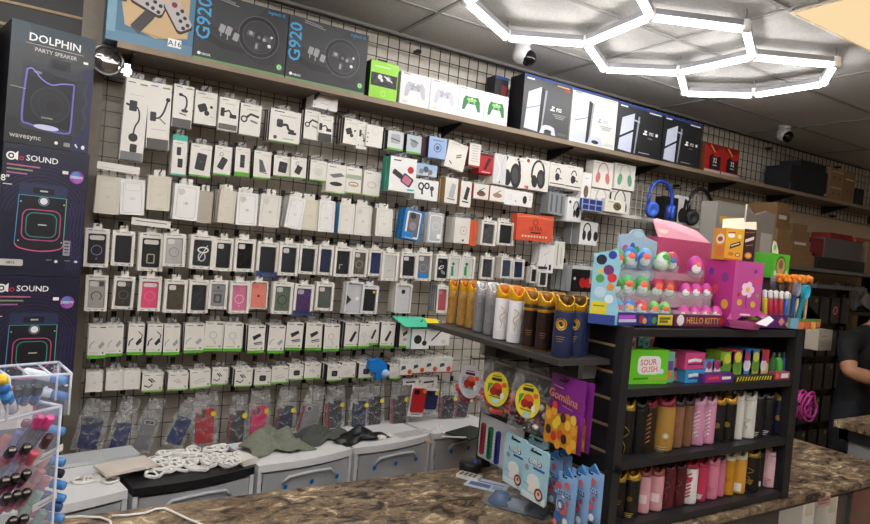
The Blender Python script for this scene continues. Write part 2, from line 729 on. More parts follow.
# dome cameras on the ceiling
for i, (px, py, yaw, lab) in enumerate(((523, 43, 0.4, 'white security camera with black ball lens above the dark console box'),
                                        (785, 126, -0.6, 'white security camera with black dome over the far wall shelf'))):
    p = onZ(px, py, CEIL)
    t = empty('security_camera', (p.x, p.y, CEIL - 0.155))
    tag(t, lab, 'security camera', 'ceiling cameras')
    mb = MB()
    mb.lathe([(0.035, 0.135), (0.05, 0.14), (0.052, 0.154)], m('#e8e8ea', 0.35), n=18)
    mb.obj('base', t)
    mb = MB()
    mb.lathe([(0.0, 0.02), (0.035, 0.03), (0.058, 0.055), (0.06, 0.09), (0.05, 0.125), (0.034, 0.136)], m('#dcdde0', 0.35), n=18)
    mb.obj('housing', t)
    mb = MB()
    mb.ball((0.03 if i == 0 else 0.0, -0.032, 0.06), 0.052, 0.048, 0.05, m('#0c0c10', 0.12), 16, 10)
    mb.obj('lens_dome', t)

# ---------------------------------------------------------------- long shelf
woodm = m('#6f6051', 0.55, 0, 0.12, 0.05, 18)
root = empty('wall_shelf', (4.5, 3.6, 2.70))
tag(root, 'long brown wall shelf carrying boxed game consoles above the hanging goods', 'shelf')
mb = MB()
mb.box(0.225 - 4.5, 8.8 - 4.5, -0.30, -0.004, 0, 0.03, woodm, front=m('#8a7965', 0.5, 0, 0.08, 0, 12))
mb.obj('board', root)
for x in (0.3, 1.22, 2.15, 3.1, 4.0, 5.0, 5.9, 6.9, 7.9):
    mb = MB()
    mb.add([(x - 4.5 - .004, -0.27, -0.001), (x - 4.5 + .004, -0.27, -0.001), (x - 4.5 + .004, -0.004, -0.001), (x - 4.5 - .004, -0.004, -0.001),
            (x - 4.5 - .004, -0.27, -0.014), (x - 4.5 + .004, -0.27, -0.014), (x - 4.5 + .004, -0.004, -0.085), (x - 4.5 - .004, -0.004, -0.085)],
           [(0, 1, 2, 3), (7, 6, 5, 4), (4, 5, 1, 0), (6, 7, 3, 2), (5, 6, 2, 1), (7, 4, 0, 3)], WIRE)
    mb.obj('bracket', root)
STOP = 2.73

# ---------------------------------------------------------------- counter
gr = granite()
root = empty('sales_counter', (1.5, 1.9, 0.0))
tag(root, 'long sales counter with brown speckled granite top over a glass showcase', 'counter')
Cx, Cy = -1.5, -1.9
cornerR = 3.97
mb = MB()
prof = rrect(1.495, 0.905, 2.31, 0.94, 0.014, 3)    # y-z section with rounded edges
V, Fc = [], []
n = len(prof)
for x in (-0.9, cornerR):
    V += [(x + Cx, y + Cy, z) for y, z in prof]
Fc = [tuple(range(n)), tuple(n + i for i in reversed(range(n)))] + [(i, n + i, n + (i + 1) % n, (i + 1) % n) for i in range(n)]
mb.add(V, Fc, gr)
mb.obj('granite_top', root)
alu = m('#55524e', 0.35, 0.6)
mb = MB()
for x in (-0.85, 0.6, 2.05, 3.5, 3.88):
    mb.box(x + Cx, x + 0.03 + Cx, 1.55 + Cy, 1.58 + Cy, 0.06, 0.904, alu)
mb.box(-0.85 + Cx, 3.91 + Cx, 1.55 + Cy, 1.58 + Cy, 0.865, 0.904, alu)
mb.box(-0.85 + Cx, 3.91 + Cx, 1.55 + Cy, 1.58 + Cy, 0.0, 0.06, alu)
mb.box(3.88 + Cx, 3.91 + Cx, 1.58 + Cy, 2.27 + Cy, 0.865, 0.904, alu)
mb.obj('showcase_frame', root)
mb = MB()
mb.box(-0.85 + Cx, 3.9 + Cx, 1.562 + Cy, 1.568 + Cy, 0.06, 0.866, clear('#dfe9e4', 0.05, 0.02))
mb.obj('front_glass', root)
mb = MB()
mb.box(-0.85 + Cx, 3.9 + Cx, 2.24 + Cy, 2.26 + Cy, 0.02, 0.904, m('#7b4a34', 0.5, 0, 0.1, 0, 9))
mb.box(-0.85 + Cx, -0.83 + Cx, 1.58 + Cy, 2.24 + Cy, 0.02, 0.904, m('#7b4a34', 0.5, 0, 0.1, 0, 9))
mb.box(3.885 + Cx, 3.9 + Cx, 1.58 + Cy, 2.24 + Cy, 0.02, 0.864, m('#7b4a34', 0.5, 0, 0.1, 0, 9))
mb.obj('back_panel', root)
mb = MB()
mb.box(-0.82 + Cx, 3.88 + Cx, 1.6 + Cy, 2.235 + Cy, 0.48, 0.488, clear('#cfe0d8', 0.25, 0.03))
mb.box(-0.82 + Cx, 3.88 + Cx, 1.57 + Cy, 2.24 + Cy, 0.05, 0.07, m('#6b4030', 0.5))
mb.obj('showcase_shelf', root)
mb = MB()
mb.box(-0.8 + Cx, 3.85 + Cx, 1.585 + Cy, 1.6 + Cy, 0.88, 0.895, glow('showcase_fill_glow', '#fff1dc', 3.0))  # glowing strip added to brighten the dark inside of the showcase
mb.obj('added_light_strip', root)
# boxes and sign in the showcase
for i, (px, w, h) in enumerate(((803, 0.11, 0.15), (826, 0.11, 0.13))):
    p = onY(px, 508, 1.75)
    z0 = 0.489
    h = 0.36 - 0.03 * i
    o = carton(w, h, 0.12, [('rr', .15, .55, .85, .9, .05, CREAM), ('l', [(.2, .3), (.8, .3)], .04, GREY)], PURE).obj('phone_box', loc=(p.x, 1.72, z0))
    tag(o, ('tall white box standing inside the glass showcase under the granite end', 'shorter white box inside the glass showcase next to the pink sign')[i], 'box')
p0, p1 = onY(810, 507, 1.548), onY(838, 490, 1.548)
mb = MB()
mb.box(-0.055, 0.055, -0.004, 0, 0, 0.05, m('#d7b3ad', 0.5))
gfx(mb, 0.11, 0.05, [('l', [(.08, .62), (.9, .62)], .03, m('#8a5a5a')), ('l', [(.08, .35), (.7, .35)], .03, m('#8a5a5a'))], -0.004)
o = mb.obj('shelf_sign', loc=((p0.x + p1.x) / 2, 1.549, 0.835), rot=(0, 0, 0))
tag(o, 'small pink paper sign stuck on the glass showcase below the granite edge', 'sign')
# white light bar frame inside the showcase
p = onY(770, 515, 1.9)
mb = MB()
mb.box(-0.25, 0.25, -0.02, 0.02, 0, 0.03, m('#f1f1ee', 0.35))
o = mb.obj('display_plinth', loc=(p.x - .05, 1.85, 0.489))
tag(o, 'white flat plinth lying on the glass shelf inside the showcase', 'plinth')

# ---------------------------------------------------------------- drawer bins along the wall
ROTB = math.radians(11.3)
bdir = Vector((math.cos(ROTB), math.sin(ROTB), 0))
bstart = Vector((0.378, 2.84, 0))
BW = 0.545
tubm = clear('#e6eaed', 0.5, 0.25)
lidw = m('#e9e9ea', 0.35)
blid = m('#1b1b1e', 0.45)
tint = [('#6d6f74', 'cables'), ('#8b6d3f', 'x')]


def bow(w, d, bulge, n=8):
    """outline in x-y: straight back, bowed front"""
    P = []
    for i in range(n + 1):
        u = i / n
        P.append((-w / 2 + w * u, -bulge * math.sin(PI * u)))
    P += [(w / 2, d), (-w / 2, d)]
    return P


def bin_unit(k, lid, label):
    c = bstart + bdir * (BW * 1.04 * k + BW / 2)
    root = empty('drawer_tower', (c.x, c.y, 0), ROTB)
    tag(root, label, 'storage drawers', 'plastic drawer towers along the wall')
    mb = MB()
    mb.slab(bow(BW, 0.36, 0.03), 0.765, 0.80, lid)
    for z in (0.52, 0.28):
        mb.slab(bow(BW, 0.36, 0.02), z - 0.012, z, lidw)
    for sx in (-1, 1):
        mb.box(sx * BW / 2 - (0.02 if sx > 0 else 0), sx * BW / 2 + (0.02 if sx < 0 else 0), 0.0, 0.36, 0.02, 0.765, m('#d4d6d8', 0.35))
    mb.box(-BW / 2 + .02, BW / 2 - .02, 0.345, 0.36, 0.02, 0.765, m('#c9cbcd', 0.4))
    mb.slab(bow(BW, 0.36, 0.02), 0.02, 0.035, lidw)
    mb.obj('frame', root)
    for z0, z1 in ((0.525, 0.755), (0.285, 0.5), (0.04, 0.26)):
        db = MB()
        P = bow(BW - 0.05, 0.01, 0.028, 8)[:9]
        V = [(x, y, z0) for x, y in P] + [(x, y, z1) for x, y in P]
        db.add(V, [(i, i + 1, 10 + i, 9 + i) for i in range(8)], tubm, True)
        db.box(-BW / 2 + .028, BW / 2 - .028, 0.02, 0.335, z0, z0 + 0.004, tubm)
        dr = db.obj('drawer', root)
        hb = MB()
        hp = [(-0.15, -0.018, z1 - 0.06), (-0.12, -0.028, z1 - 0.028), (-0.03, -0.034, z1 - 0.022), (0.03, -0.034, z1 - 0.022), (0.12, -0.028, z1 - 0.028), (0.15, -0.018, z1 - 0.06)]
        hb.tube(hp, 0.008, m('#b9bdc1', 0.35), 6)
        hb.obj('handle', dr)
        if z0 > 0.5:
            for q in range(3):
                kb = MB()
                x = -0.16 + 0.15 * q + 0.02 * (k % 2)
                kb.add([(x + .014 * math.cos(a * PI / 5), -0.034, z0 + 0.158 + .014 * math.sin(a * PI / 5)) for a in range(10)], [tuple(range(10))], BLUE)
                kb.add([(x + .006 * math.cos(a * PI / 5), -0.0345, z0 + 0.158 + .008 * math.sin(a * PI / 5)) for a in range(10)], [tuple(range(10))], m('#0d4a80'))
                kb.obj('blue_reel', dr)
            cb = MB()
            for q in range(10):
                x = random.uniform(-0.2, 0.2)
                cc = random.choice(['#7a7d82', '#a8a49a', '#5c5f66', '#b39b62', '#8a4a48', '#cfcfcf'])
                sx, sz = random.uniform(.03, .07), random.uniform(.02, .05)
                cb.box(x - sx, x + sx, 0.04 + q * .02, 0.08 + q * .02, z0 + 0.005, z0 + sz + .03, m(cc))
            cb.obj('loose_contents', dr)
    return root


bins = []
for k, (lid, lab) in enumerate(((lidw, 'white topped drawer tower behind the nail polish, papers and cables on it'),
                                (blid, 'black topped drawer tower covered with coiled white cables'),
                                (lidw, 'white topped drawer tower with green grey cloths on its edge'),
                                (lidw, 'white topped drawer tower with a black crumpled bag on it'),
                                (lidw, 'white topped drawer tower beside the rack, pen and dark board on it'))):
    bins.append(bin_unit(k - 1, lid, lab))


def bin_pt(px, py, z=0.80):
    return onZ(px, py, z)

# ================================================================ GOODS HANGING ON THE WALL
DK = m('#2b2b2d', 0.5)
MID = m('#77777a', 0.5)
INK = m('#4a4a4c', 0.5)
PALE = m('#b9b7b2', 0.5)
FAINT = m('#c9c4ba', 0.5)
TEAL = m('#3fae98', 0.5)


def txtlines(u0, u1, v, n, mt, t=.025, gap=.05):
    return [('l', [(u0, v - i * gap), (u0 + (u1 - u0) * random.uniform(.6, 1), v - i * gap)], t, mt) for i in range(n)]


def g_gooseneck(v=0):
    L = [('r', .03, .0, .97, .10, MID), ('l', [(.1, .95), (.4, .95)], .04, INK), ('l', [(.6, .94), (.92, .94)], .07, m('#7aa05a'))]
    if v == 0:
        L += [('rr', .22, .60, .55, .73, .06, DK), ('l', [(.08, .68), (.3, .66)], .1, DK), ('l', [(.55, .66), (.66, .6), (.68, .5), (.55, .42), (.5, .33)], .07, DK), ('e', .5, .28, .2, DK), ('rr', .4, .1, .7, .2, .05, DK), ('l', [(.2, .80), (.8, .80)], .02, PALE)]
    elif v == 1:
        L += [('l', [(.85, .76), (.7, .58), (.5, .48), (.25, .48)], .08, DK), ('rr', .12, .42, .38, .56, .05, DK), ('e', .86, .77, .1, DK), ('l', [(.5, .48), (.8, .4)], .06, MID), ('l', [(.2, .3), (.85, .3)], .03, PALE), ('r', .03, 0, .97, .16, m('#54514f'))]
    else:
        L += [('l', [(.4, .76), (.62, .72), (.68, .55), (.6, .42)], .09, DK), ('e', .35, .77, .11, DK, .08), ('e', .6, .4, .18, DK, .09), ('l', [(.35, .33), (.7, .3)], .08, MID), ('r', .03, 0, .97, .2, m('#5a5755'))]
    return L


def g_mount(v=0):
    L = [('l', [(.12, .93), (.45, .93)], .03, INK), ('l', [(.3, .82), (.85, .82)], .03, m('#a9b89c'))]
    v %= 4
    if v == 0:
        L += [('rr', .15, .38, .55, .62, .08, DK, .4), ('e', .55, .35, .12, DK), ('e', .75, .55, .07, DK), ('l', [(.7, .25), (.85, .25)], .03, PALE)]
    elif v == 1:
        L += [('rr', .08, .42, .28, .68, .04, DK), ('l', [(.2, .55), (.5, .62), (.65, .5)], .09, DK), ('rr', .55, .4, .9, .52, .04, DK), ('r', .03, .03, .97, .2, m('#66625e'))]
    elif v == 2:
        L += [('ring', .2, .5, .13, .07, DK), ('l', [(.3, .55), (.5, .68), (.9, .62)], .11, DK), ('l', [(.5, .48), (.85, .42)], .09, MID)]
    else:
        L += [('rr', .22, .45, .42, .7, .05, DK), ('l', [(.35, .52), (.55, .55), (.62, .42), (.8, .38)], .08, DK), ('rr', .6, .28, .88, .36, .03, DK), ('e', .2, .13, .06, INK), ('l', [(.45, .12), (.8, .12)], .04, PALE)]
    return L


def g_power(v=0, foot=True):
    v %= 5
    L = [('l', [(.1, .92), (.4, .92)], .035, m('#7aa05a')), ('l', [(.45, .85), (.9, .85)], .025, PALE)]
    if v == 0:
        L += [('rr', .28, .2, .75, .72, .06, DK, -.12), ('e', .52, .47, .06, INK)]
    elif v == 1:
        L += [('rr', .3, .2, .68, .62, .06, DK, -.4), ('ring', .4, .72, .1, .03, MID)]
    elif v == 2:
        L += [('rr', .34, .3, .66, .75, .05, DK), ('l', [(.4, .5), (.6, .5)], .02, MID)]
    elif v == 3:
        L += [('p', [(.3, .7), (.5, .66), (.75, .25), (.35, .25)], m('#5a5a5e')), ('l', [(.35, .25), (.8, .2)], .05, MID)]
    else:
        L += [('ring', .5, .5, .28, .03, FAINT), ('rr', .3, .3, .7, .62, .1, m('#d4d0c8'))]
    if foot:
        L += [('r', .0, .0, 1, .05 if v != 2 else .14, GREEN)]
    return L


def g_charge(v=0):
    L = [('l', [(.1, .9), (.45, .9)], .03, INK), ('r', 0, 0, 1, .04, m('#8cbf5e'))]
    v %= 3
    if v == 0:
        L += [('p', [(.12, .62), (.7, .72), (.92, .62), (.35, .52)], MID), ('e', .5, .32, .32, DK, .1)]
    elif v == 1:
        L += [('r', .0, .55, 1, .72, m('#a9b39c')), ('ring', .5, .35, .3, .05, MID, .12), ('e', .5, .3, .25, m('#c9a869'), .07)]
    else:
        L += [('ring', .5, .45, .25, .05, FAINT, .15)]
    return L


def g_iphone(v=0):
    L = [('rro', .12, .06, .88, .93, .12, .02, FAINT), ('l', [(.38, .47), (.62, .47)], .02, PALE), ('l', [(.43, .43), (.57, .43)], .02, PALE)]
    v %= 3
    if v == 0:
        L += [('rro', .18, .68, .82, .88, .08, .015, FAINT)]
    elif v == 1:
        L += [('rro', .16, .70, .45, .88, .08, .015, FAINT)]
    else:
        L += [('p', [(.15, .86), (.36, .88), (.44, .78), (.28, .68), (.16, .72)], m('#d5d0c6')), ('p', [(.44, .5), (.56, .5), (.5, .44)], PALE)]
    return L


def g_cable(v=0):
    L = [('l', [(.08, .93), (.4, .93)], .03, INK), ('l', [(.6, .93), (.92, .93)], .06, DK), ('r', 0, 0, 1, .10, GREEN), ('l', [(.1, .17), (.6, .17)], .03, m('#9dbb80')), ('r', .78, .14, .88, .2, m('#6a9c45'))]
    v %= 6
    if v in (0, 4):
        q = m('#a5a5a6')
        L += [('l', [(.1, .3), (.14, .42), (.35, .52)], .05, q), ('p', [(.55, .36), (.8, .52), (.9, .42), (.68, .28)], q)]
    elif v == 1:
        L += [('l', [(.1, .3), (.14, .44), (.35, .54)], .08, DK), ('p', [(.5, .38), (.78, .56), (.9, .44), (.62, .3)], DK), ('l', [(.84, .5), (.88, .65), (.62, .76)], .06, DK)]
    elif v == 2:
        L += [('p', [(.25, .6), (.7, .72), (.78, .62), (.35, .46)], DK), ('l', [(.35, .35), (.85, .4)], .07, INK), ('l', [(.4, .3), (.9, .34)], .04, INK)]
    elif v == 3:
        L += [('p', [(.3, .3), (.62, .7), (.76, .64), (.48, .26)], DK)]
    else:
        L += [('ring', .45, .55, .18, .05, FAINT), ('l', [(.5, .4), (.6, .25)], .08, FAINT)]
    return L


def g_adapter(v=0):
    L = [('l', [(.1, .88), (.35, .88)], .03, INK), ('l', [(.65, .88), (.92, .88)], .04, m('#8a8a8a')), ('r', 0, 0, 1, .09, m('#7cb84e')), ('r', .84, .14, .92, .26, m('#6a9c45'))]
    v %= 4
    if v == 0:
        L += [('l', [(.1, .35), (.35, .25), (.5, .4)], .06, DK), ('l', [(.3, .7), (.5, .5)], .07, DK), ('l', [(.42, .72), (.62, .52)], .05, DK)]
    elif v == 1:
        L += [('l', [(.3, .6), (.55, .42)], .05, PALE), ('l', [(.42, .66), (.66, .46)], .05, PALE)]
    elif v == 2:
        L += [('rr', .3, .3, .7, .65, .08, DK), ('rr', .38, .38, .6, .55, .04, INK)]
    else:
        L += [('l', [(.2, .4), (.7, .55)], .05, FAINT), ('l', [(.25, .3), (.75, .4)], .05, FAINT)]
    return L


def g_headphone(col, ear):
    return [('ring', .5, .55, .26, .05, col, .38, (-.25, PI + .25)), ('e', .26, .38, .11, ear, .2, -.2), ('e', .74, .38, .11, ear, .2, .2), ('l', [(.1, .93), (.3, .93)], .03, PALE)]


def g_bighead():
    return [('ring', .55, .52, .25, .07, DK, .42, (-.2, PI + .35)), ('e', .42, .28, .12, DK, .2, .15), ('e', .68, .38, .17, DK, .3, .1), ('e', .66, .38, .1, INK, .2, .1),
            ('e', .12, .9, .06, RED), ('r', .05, .03, .2, .1, m('#d86a5a')), ('l', [(.62, .9), (.9, .9)], .02, PALE)]


def phone_case_box(w, h, d, o, name='phone_case_box'):
    """white windowed box with the case inside"""
    frame = o.get('frame', WHITE)
    col = o['col']
    bx, top, bot = w * .13, h * .13, h * .085
    if o.get('open'):
        bx, top, bot = w * .07, h * .06, h * .03
    x0, x1, z0, z1 = -w / 2 + bx, w / 2 - bx, bot, h - top
    mb = MB()
    W = w / 2
    F = [[(-W, 0, 0), (W, 0, 0), (x1, 0, z0), (x0, 0, z0)], [(W, 0, 0), (W, 0, h), (x1, 0, z1), (x1, 0, z0)],
         [(W, 0, h), (-W, 0, h), (x0, 0, z1), (x1, 0, z1)], [(-W, 0, h), (-W, 0, 0), (x0, 0, z0), (x0, 0, z1)]]
    for f in F:
        mb.face(f, frame)
    dd = d * .8
    for a, b in (((x0, z0), (x1, z0)), ((x1, z0), (x1, z1)), ((x1, z1), (x0, z1)), ((x0, z1), (x0, z0))):
        mb.face([(a[0], 0, a[1]), (b[0], 0, b[1]), (b[0], dd, b[1]), (a[0], dd, a[1])], frame)
    mb.face([(x0, dd, z0), (x1, dd, z0), (x1, dd, z1), (x0, dd, z1)], o.get('back', PALE))
    side = o.get('side', frame)
    mb.face([(-W, 0, 0), (-W, 0, h), (-W, d, h), (-W, d, 0)], side)
    mb.face([(W, 0, 0), (W, d, 0), (W, d, h), (W, 0, h)], side)
    mb.face([(-W, 0, h), (W, 0, h), (W, d, h), (-W, d, h)], frame)
    mb.face([(-W, 0, 0), (-W, d, 0), (W, d, 0), (W, 0, 0)], frame)
    mb.face([(-W, d, 0), (-W, d, h), (W, d, h), (W, d, 0)], frame)
    pr = [('l', [(.14, .955), (.3, .955)], .035, DK), ('l', [(.36, .95), (.8, .95)], .02, INK)]
    if not o.get('open'):
        pr += [('l', [(.15, .04), (.27, .04)], .02, INK), ('l', [(.45, .04), (.6, .04)], .018, MID), ('r', .78, .025, .86, .055, INK)]
    if o.get('foot'):
        pr += [('r', 0, 0, 1, .11, o['foot']), ('p', [(0, .11), (0, .17), (.5, .06), (1, .17), (1, .11)], o['foot'])]
    gfx(mb, w, h, pr)
    tw = w * .34
    mb.box(-tw / 2, tw / 2, d * .45, d * .45 + .001, h, h + .012, frame)
    mb.box(-tw / 2, -.007, d * .45, d * .45 + .001, h + .012, h + .02, frame)
    mb.box(.007, tw / 2, d * .45, d * .45 + .001, h + .012, h + .02, frame)
    mb.box(-tw / 2, tw / 2, d * .45, d * .45 + .001, h + .02, h + .024, frame)
    root = mb.obj(name)
    # the case itself
    cw, ch = (x1 - x0) * .94, (z1 - z0) * .97
    cm = m(col, o.get('rough', .5))
    cb = MB()
    OUT = rrect(-cw / 2, 0, cw / 2, ch, cw * .13, 4)
    cb.prism(OUT, 0, .009, cm)
    pr = []
    ring = o.get('ring')
    hole = o.get('hole', '#d9d6cf')
    cam_ = o.get('cam', 'sq')
    if cam_ == 'sq':
        pr.append(('rr', .07, .77, .5, .965, .1, m(hole)))
    elif cam_ == 'bar':
        pr.append(('rr', .07, .80, .93, .955, .12, m(hole)))
    elif cam_ == 'half':
        pr += [('rr', .05, .78, .6, .965, .1, m(hole)), ('rr', .64, .78, .94, .965, .06, m('#55524e'))]
    elif cam_ == 'lens':
        for a, b in ((.18, .92), (.18, .8), (.38, .86)):
            pr.append(('e', a, b, .09, m('#0a0a0c')))
    if ring:
        if ring[0] == 'C':
            pr.append(('ring', .5, .42, .32, .06, m(ring[1:]), None, (-PI * .3, PI * 1.3)))
        else:
            pr.append(('ring', .5, .45, .31, .05, m(ring)))
            pr.append(('l', [(.5, .2), (.5, .12)], .05, m(ring)))
    for x in o.get('art', []):
        pr.append(x)
    gfx(cb, cw, ch, pr)
    cb.obj('phone_case', root, (0, dd - .0095 - .001, z0 + (z1 - z0) * .015))
    if not o.get('nopane'):
        pb = MB()
        pb.face([(x0, .0006, z0), (x1, .0006, z0), (x1, .0006, z1), (x0, .0006, z1)], PANE)
        pb.obj('window', root)
    return root


HOOKMAT = m('#141313', 0.4, 0.2)
_hook_n = {}


def hook(x, z, y, label, group):
    """black wire peg with a back plate clipped on the grid"""
    mb = MB()
    L = 3.598 - y
    mb.box(-.012, .012, -.004, 0, -.012, .022, HOOKMAT)
    mb.tube([(0, -.003, 0), (0, -L + .015, 0.0), (0, -L + .003, .006), (0, -L, .016)], .0027, HOOKMAT, 5)
    o = mb.obj('peg_hook', loc=(x, 3.598, z))
    tag(o, label, 'hook', group)
    return o


def hang(TL, BR, Y, make, label, cat, group, n=2, d=.03, tilt=0.0, behind=None, hk=True, gap=.003, nm=None, hooklab=None):
    """place a pack whose front face corners show at TL and BR, on the plane y = Y, with n-1 like it behind on the same hook"""
    a, b = onY(TL[0], TL[1], Y), onY(BR[0], BR[1], Y)
    w, h = b.x - a.x, a.z - b.z
    o = make(w, h, d)
    x, z = (a.x + b.x) / 2, b.z
    t = math.radians(tilt)
    if tilt:
        # turn about the hook, not the base
        x += math.sin(t) * h * .5
        z += (1 - math.cos(t)) * h
    o.location = (x, Y, z)
    o.rotation_euler = (0, t, random.uniform(-.02, .02))
    tag(o, label, cat, group)
    for k in range(1, n):
        c = copy_tree(o)
        c.location = (x + random.uniform(-.004, .003), Y + k * (d + gap), z + random.uniform(-.003, .003))
        c.rotation_euler = (0, t + random.uniform(-.015, .015), random.uniform(-.01, .01))
        c['label'] = behind or label
        c['group'] = group + ', hung behind'
    if hk:
        tx = a.x + w / 2
        hook(tx, a.z + .02 + random.uniform(0, .003), Y - .012, hooklab or 'black wire hook over the ' + ' '.join(label.split()[:10]), 'peg hooks')
    return o


def row(items, Y, name, cat, kindname, maker, dflt_n=2, d=.03):
    """items: (TL, BR, look, option dict); counted from the speaker boxes"""
    for i, it in enumerate(items):
        TL, BR, look, o = it
        nth = ORD[i]
        mk = maker(o)
        hang(TL, BR, Y + o.get('dy', random.uniform(-.012, .012)), mk, '%s, %s along the %s' % (look, nth, name), cat, name,
             n=o.get('n', dflt_n), d=o.get('d', d), tilt=o.get('tilt', random.uniform(-1.2, 1.2)), behind='%s hung behind the %s pack of the %s' % (cat, nth, name),
             hooklab='black wire hook above the %s pack in the %s' % (nth, name))


def mk_plain(nm, g, body=None, tab=TABCLEAR, side=None):
    def outer(o):
        def f(w, h, d):
            return carton(w, h, d, o['g'], o.get('body', body), o.get('side', side), o.get('top'), tab).obj(nm)
        return f
    return outer


# ---- the top row: mounts and clips
BS = m('#1f1f21', 0.5)
R1 = [
    ((124.4, 76.3), (141.6, 161.6), 'tall white box with long phone mount', dict(g=g_gooseneck(0), n=2, side=BS)),
    ((151.3, 81.8), (169.1, 151.3), 'white box with bent-arm phone mount', dict(g=g_gooseneck(1), n=3, side=BS)),
    ((174.3, 83.5), (190.8, 128.9), 'white box with curved windshield mount', dict(g=g_gooseneck(2), n=1)),
    ((196.8, 90), (216, 126.4), 'white box with compact clamp mount', dict(g=g_mount(0), n=1)),
    ((219.9, 96.3), (236.7, 132.4), 'white box with jointed mount, dark foot', dict(g=g_mount(1), n=1)),
    ((241, 102.3), (259.4, 137), 'white box with curled bar mount', dict(g=g_mount(2), n=2, side=BS)),
    ((271, 107.5), (298.9, 145), 'wide white box with arm mount', dict(g=g_mount(3) + [('r', 0, 0, 1, .02, GREEN)], n=3, side=BS)),
    ((305.4, 109.3), (318.5, 140.7), 'narrow white box with ring mount', dict(g=g_mount(2), n=2, side=BS)),
    ((319.2, 113.9), (331.6, 143.3), 'grey footed box with clip mount', dict(g=g_mount(1) + [('r', .05, 0, .95, .32, m('#3c3a3a'))], n=1)),
    ((344.5, 117.2), (357, 145.5), 'white box with dark fan-shaped mount', dict(g=g_mount(0), n=3, side=BS)),
    ((358.2, 121), (366.4, 150), 'slim white box with small clip', dict(g=g_mount(3), n=1)),
    ((367, 124), (381.4, 148.4), 'plain pale box with dotted edge', dict(g=[('e', .1, .2, .04, INK), ('e', .1, .4, .04, INK), ('e', .1, .6, .04, INK), ('ring', .55, .75, .2, .02, FAINT)], n=1)),
]
row(R1, 3.41, 'phone mount row', 'phone mount', 'phone_mount_box', mk_plain('phone_mount_box', None))

# a white box lying on top of two mounts' hooks
a, b = onY(313.5, 97.5, 3.40), onY(336.7, 114, 3.40)
o = carton(b.x - a.x, .10, .12, [('l', [(.45, .6), (.8, .6)], .03, m('#c98a80')), ('l', [(.3, .3), (.6, .3)], .02, PALE)], PURE).obj('accessory_box', loc=((a.x + b.x) / 2, 3.40, b.z + .012), rot=(0, .03, 0))
tag(o, 'small white box lying flat across the hooks just under the wall shelf', 'box')

# ---- power banks and chargers
R2 = [
    ((174.3, 134), (185.6, 176.5), 'teal topped card with small charger', dict(g=[('r', 0, .86, 1, 1, TEAL), ('rr', .3, .5, .6, .7, .05, DK), ('rr', .4, .2, .75, .42, .05, DK), ('r', 0, 0, 1, .04, TEAL), ('l', [(.15, .8), (.7, .8)], .03, INK)], n=2)),
    ((191.2, 142.7), (209.6, 178), 'white box with large black power bank', dict(g=g_power(0), n=2, side=BS)),
    ((214.9, 145), (229.8, 176.3), 'white box with tilted power bank and loop', dict(g=g_power(1), n=2, side=BS)),
    ((236.7, 146.7), (248.8, 177.2), 'white box with thin power bank, green foot', dict(g=g_power(2), n=2, side=BS)),
    ((255.3, 150), (270.2, 179.8), 'white box with grey wedge stand', dict(g=g_power(3), n=2, side=BS)),
    ((274.9, 154.8), (290.7, 178), 'white box with rounded grey power bank', dict(g=g_power(0), n=2, side=BS)),
    ((292.2, 156.9), (305.8, 179.4), 'white box with slanted grey power bank', dict(g=g_power(1), n=1)),
    ((311.3, 159.6), (326, 182), 'plain white box with faint ring outline', dict(g=g_power(4), n=3, side=BS)),
    ((327.8, 163), (345, 194.4), 'white box with two charging pads', dict(g=g_charge(0), n=2)),
    ((347, 166.5), (360.4, 194.4), 'pale green box with round charger', dict(g=g_charge(1), n=2)),
    ((364.2, 170), (378.8, 197.2), 'white box with round pad charger', dict(g=g_charge(2), n=2)),
]
row(R2, 3.42, 'power bank row', 'charger', 'charger_box', mk_plain('charger_box', None))

# ---- plain white phone case boxes
R3 = [
    ((96.3, 174.6), (118.2, 215), 'cream box with phone outline', dict(g=g_iphone(0), body=CREAM, n=3, side=m('#c9cdd2'))),
    ((123, 178), (144.5, 215.9), 'bright white box with phone outline', dict(g=g_iphone(0), body=PURE, n=3, tilt=-2)),
    ((149, 174.6), (169.4, 211.6), 'ivory box hung higher', dict(g=g_iphone(0), body=m('#dcd6c4'), n=2)),
    ((174.5, 183.2), (196.5, 221), 'wide white box with bitten fruit corner', dict(g=g_iphone(2), body=PURE, n=4, tilt=1)),
    ((198, 190), (211, 223.6), 'greyish beige box', dict(g=g_iphone(0), body=m('#b9b0a0'), n=1, dy=.04)),
    ((219.5, 189.2), (233.3, 223.6), 'cream box in a thick stack', dict(g=g_iphone(1), body=CREAM, n=4, tilt=1.5)),
    ((238.4, 191.8), (256.5, 226.2), 'cool white box with small emblem', dict(g=g_iphone(2), body=PURE, n=3)),
    ((260.8, 193.5), (278.3, 228), 'white box with leaf shaped camera', dict(g=g_iphone(2), body=WHITE, n=1)),
    ((285, 196), (299, 229.3), 'clearly tilted white box', dict(g=g_iphone(1), body=PURE, n=3, tilt=6)),
    ((302.7, 198.4), (316.5, 231), 'yellowish cream box', dict(g=g_iphone(1), body=m('#e0d9c2'), n=2)),
    ((320.4, 200), (333.6, 232.7), 'white box with bare outline', dict(g=g_iphone(1), body=PURE, n=2, side=m('#c9cdd2'))),
    ((340.2, 202.7), (353, 234.5), 'white box with blue edged neighbour', dict(g=g_iphone(1), body=WHITE, n=2, side=m('#4f9fd8'))),
    ((356, 204.4), (369.4, 236.2), 'white box with heart shaped emblem', dict(g=g_iphone(2), body=WHITE, n=2)),
    ((377.5, 207.8), (391.5, 237), 'last plain white box', dict(g=g_iphone(1), body=WHITE, n=3, side=m('#b5aea0'))),
]
row(R3, 3.40, 'plain white case row', 'phone case', 'case_box', mk_plain('case_box', None, tab=WHITE))

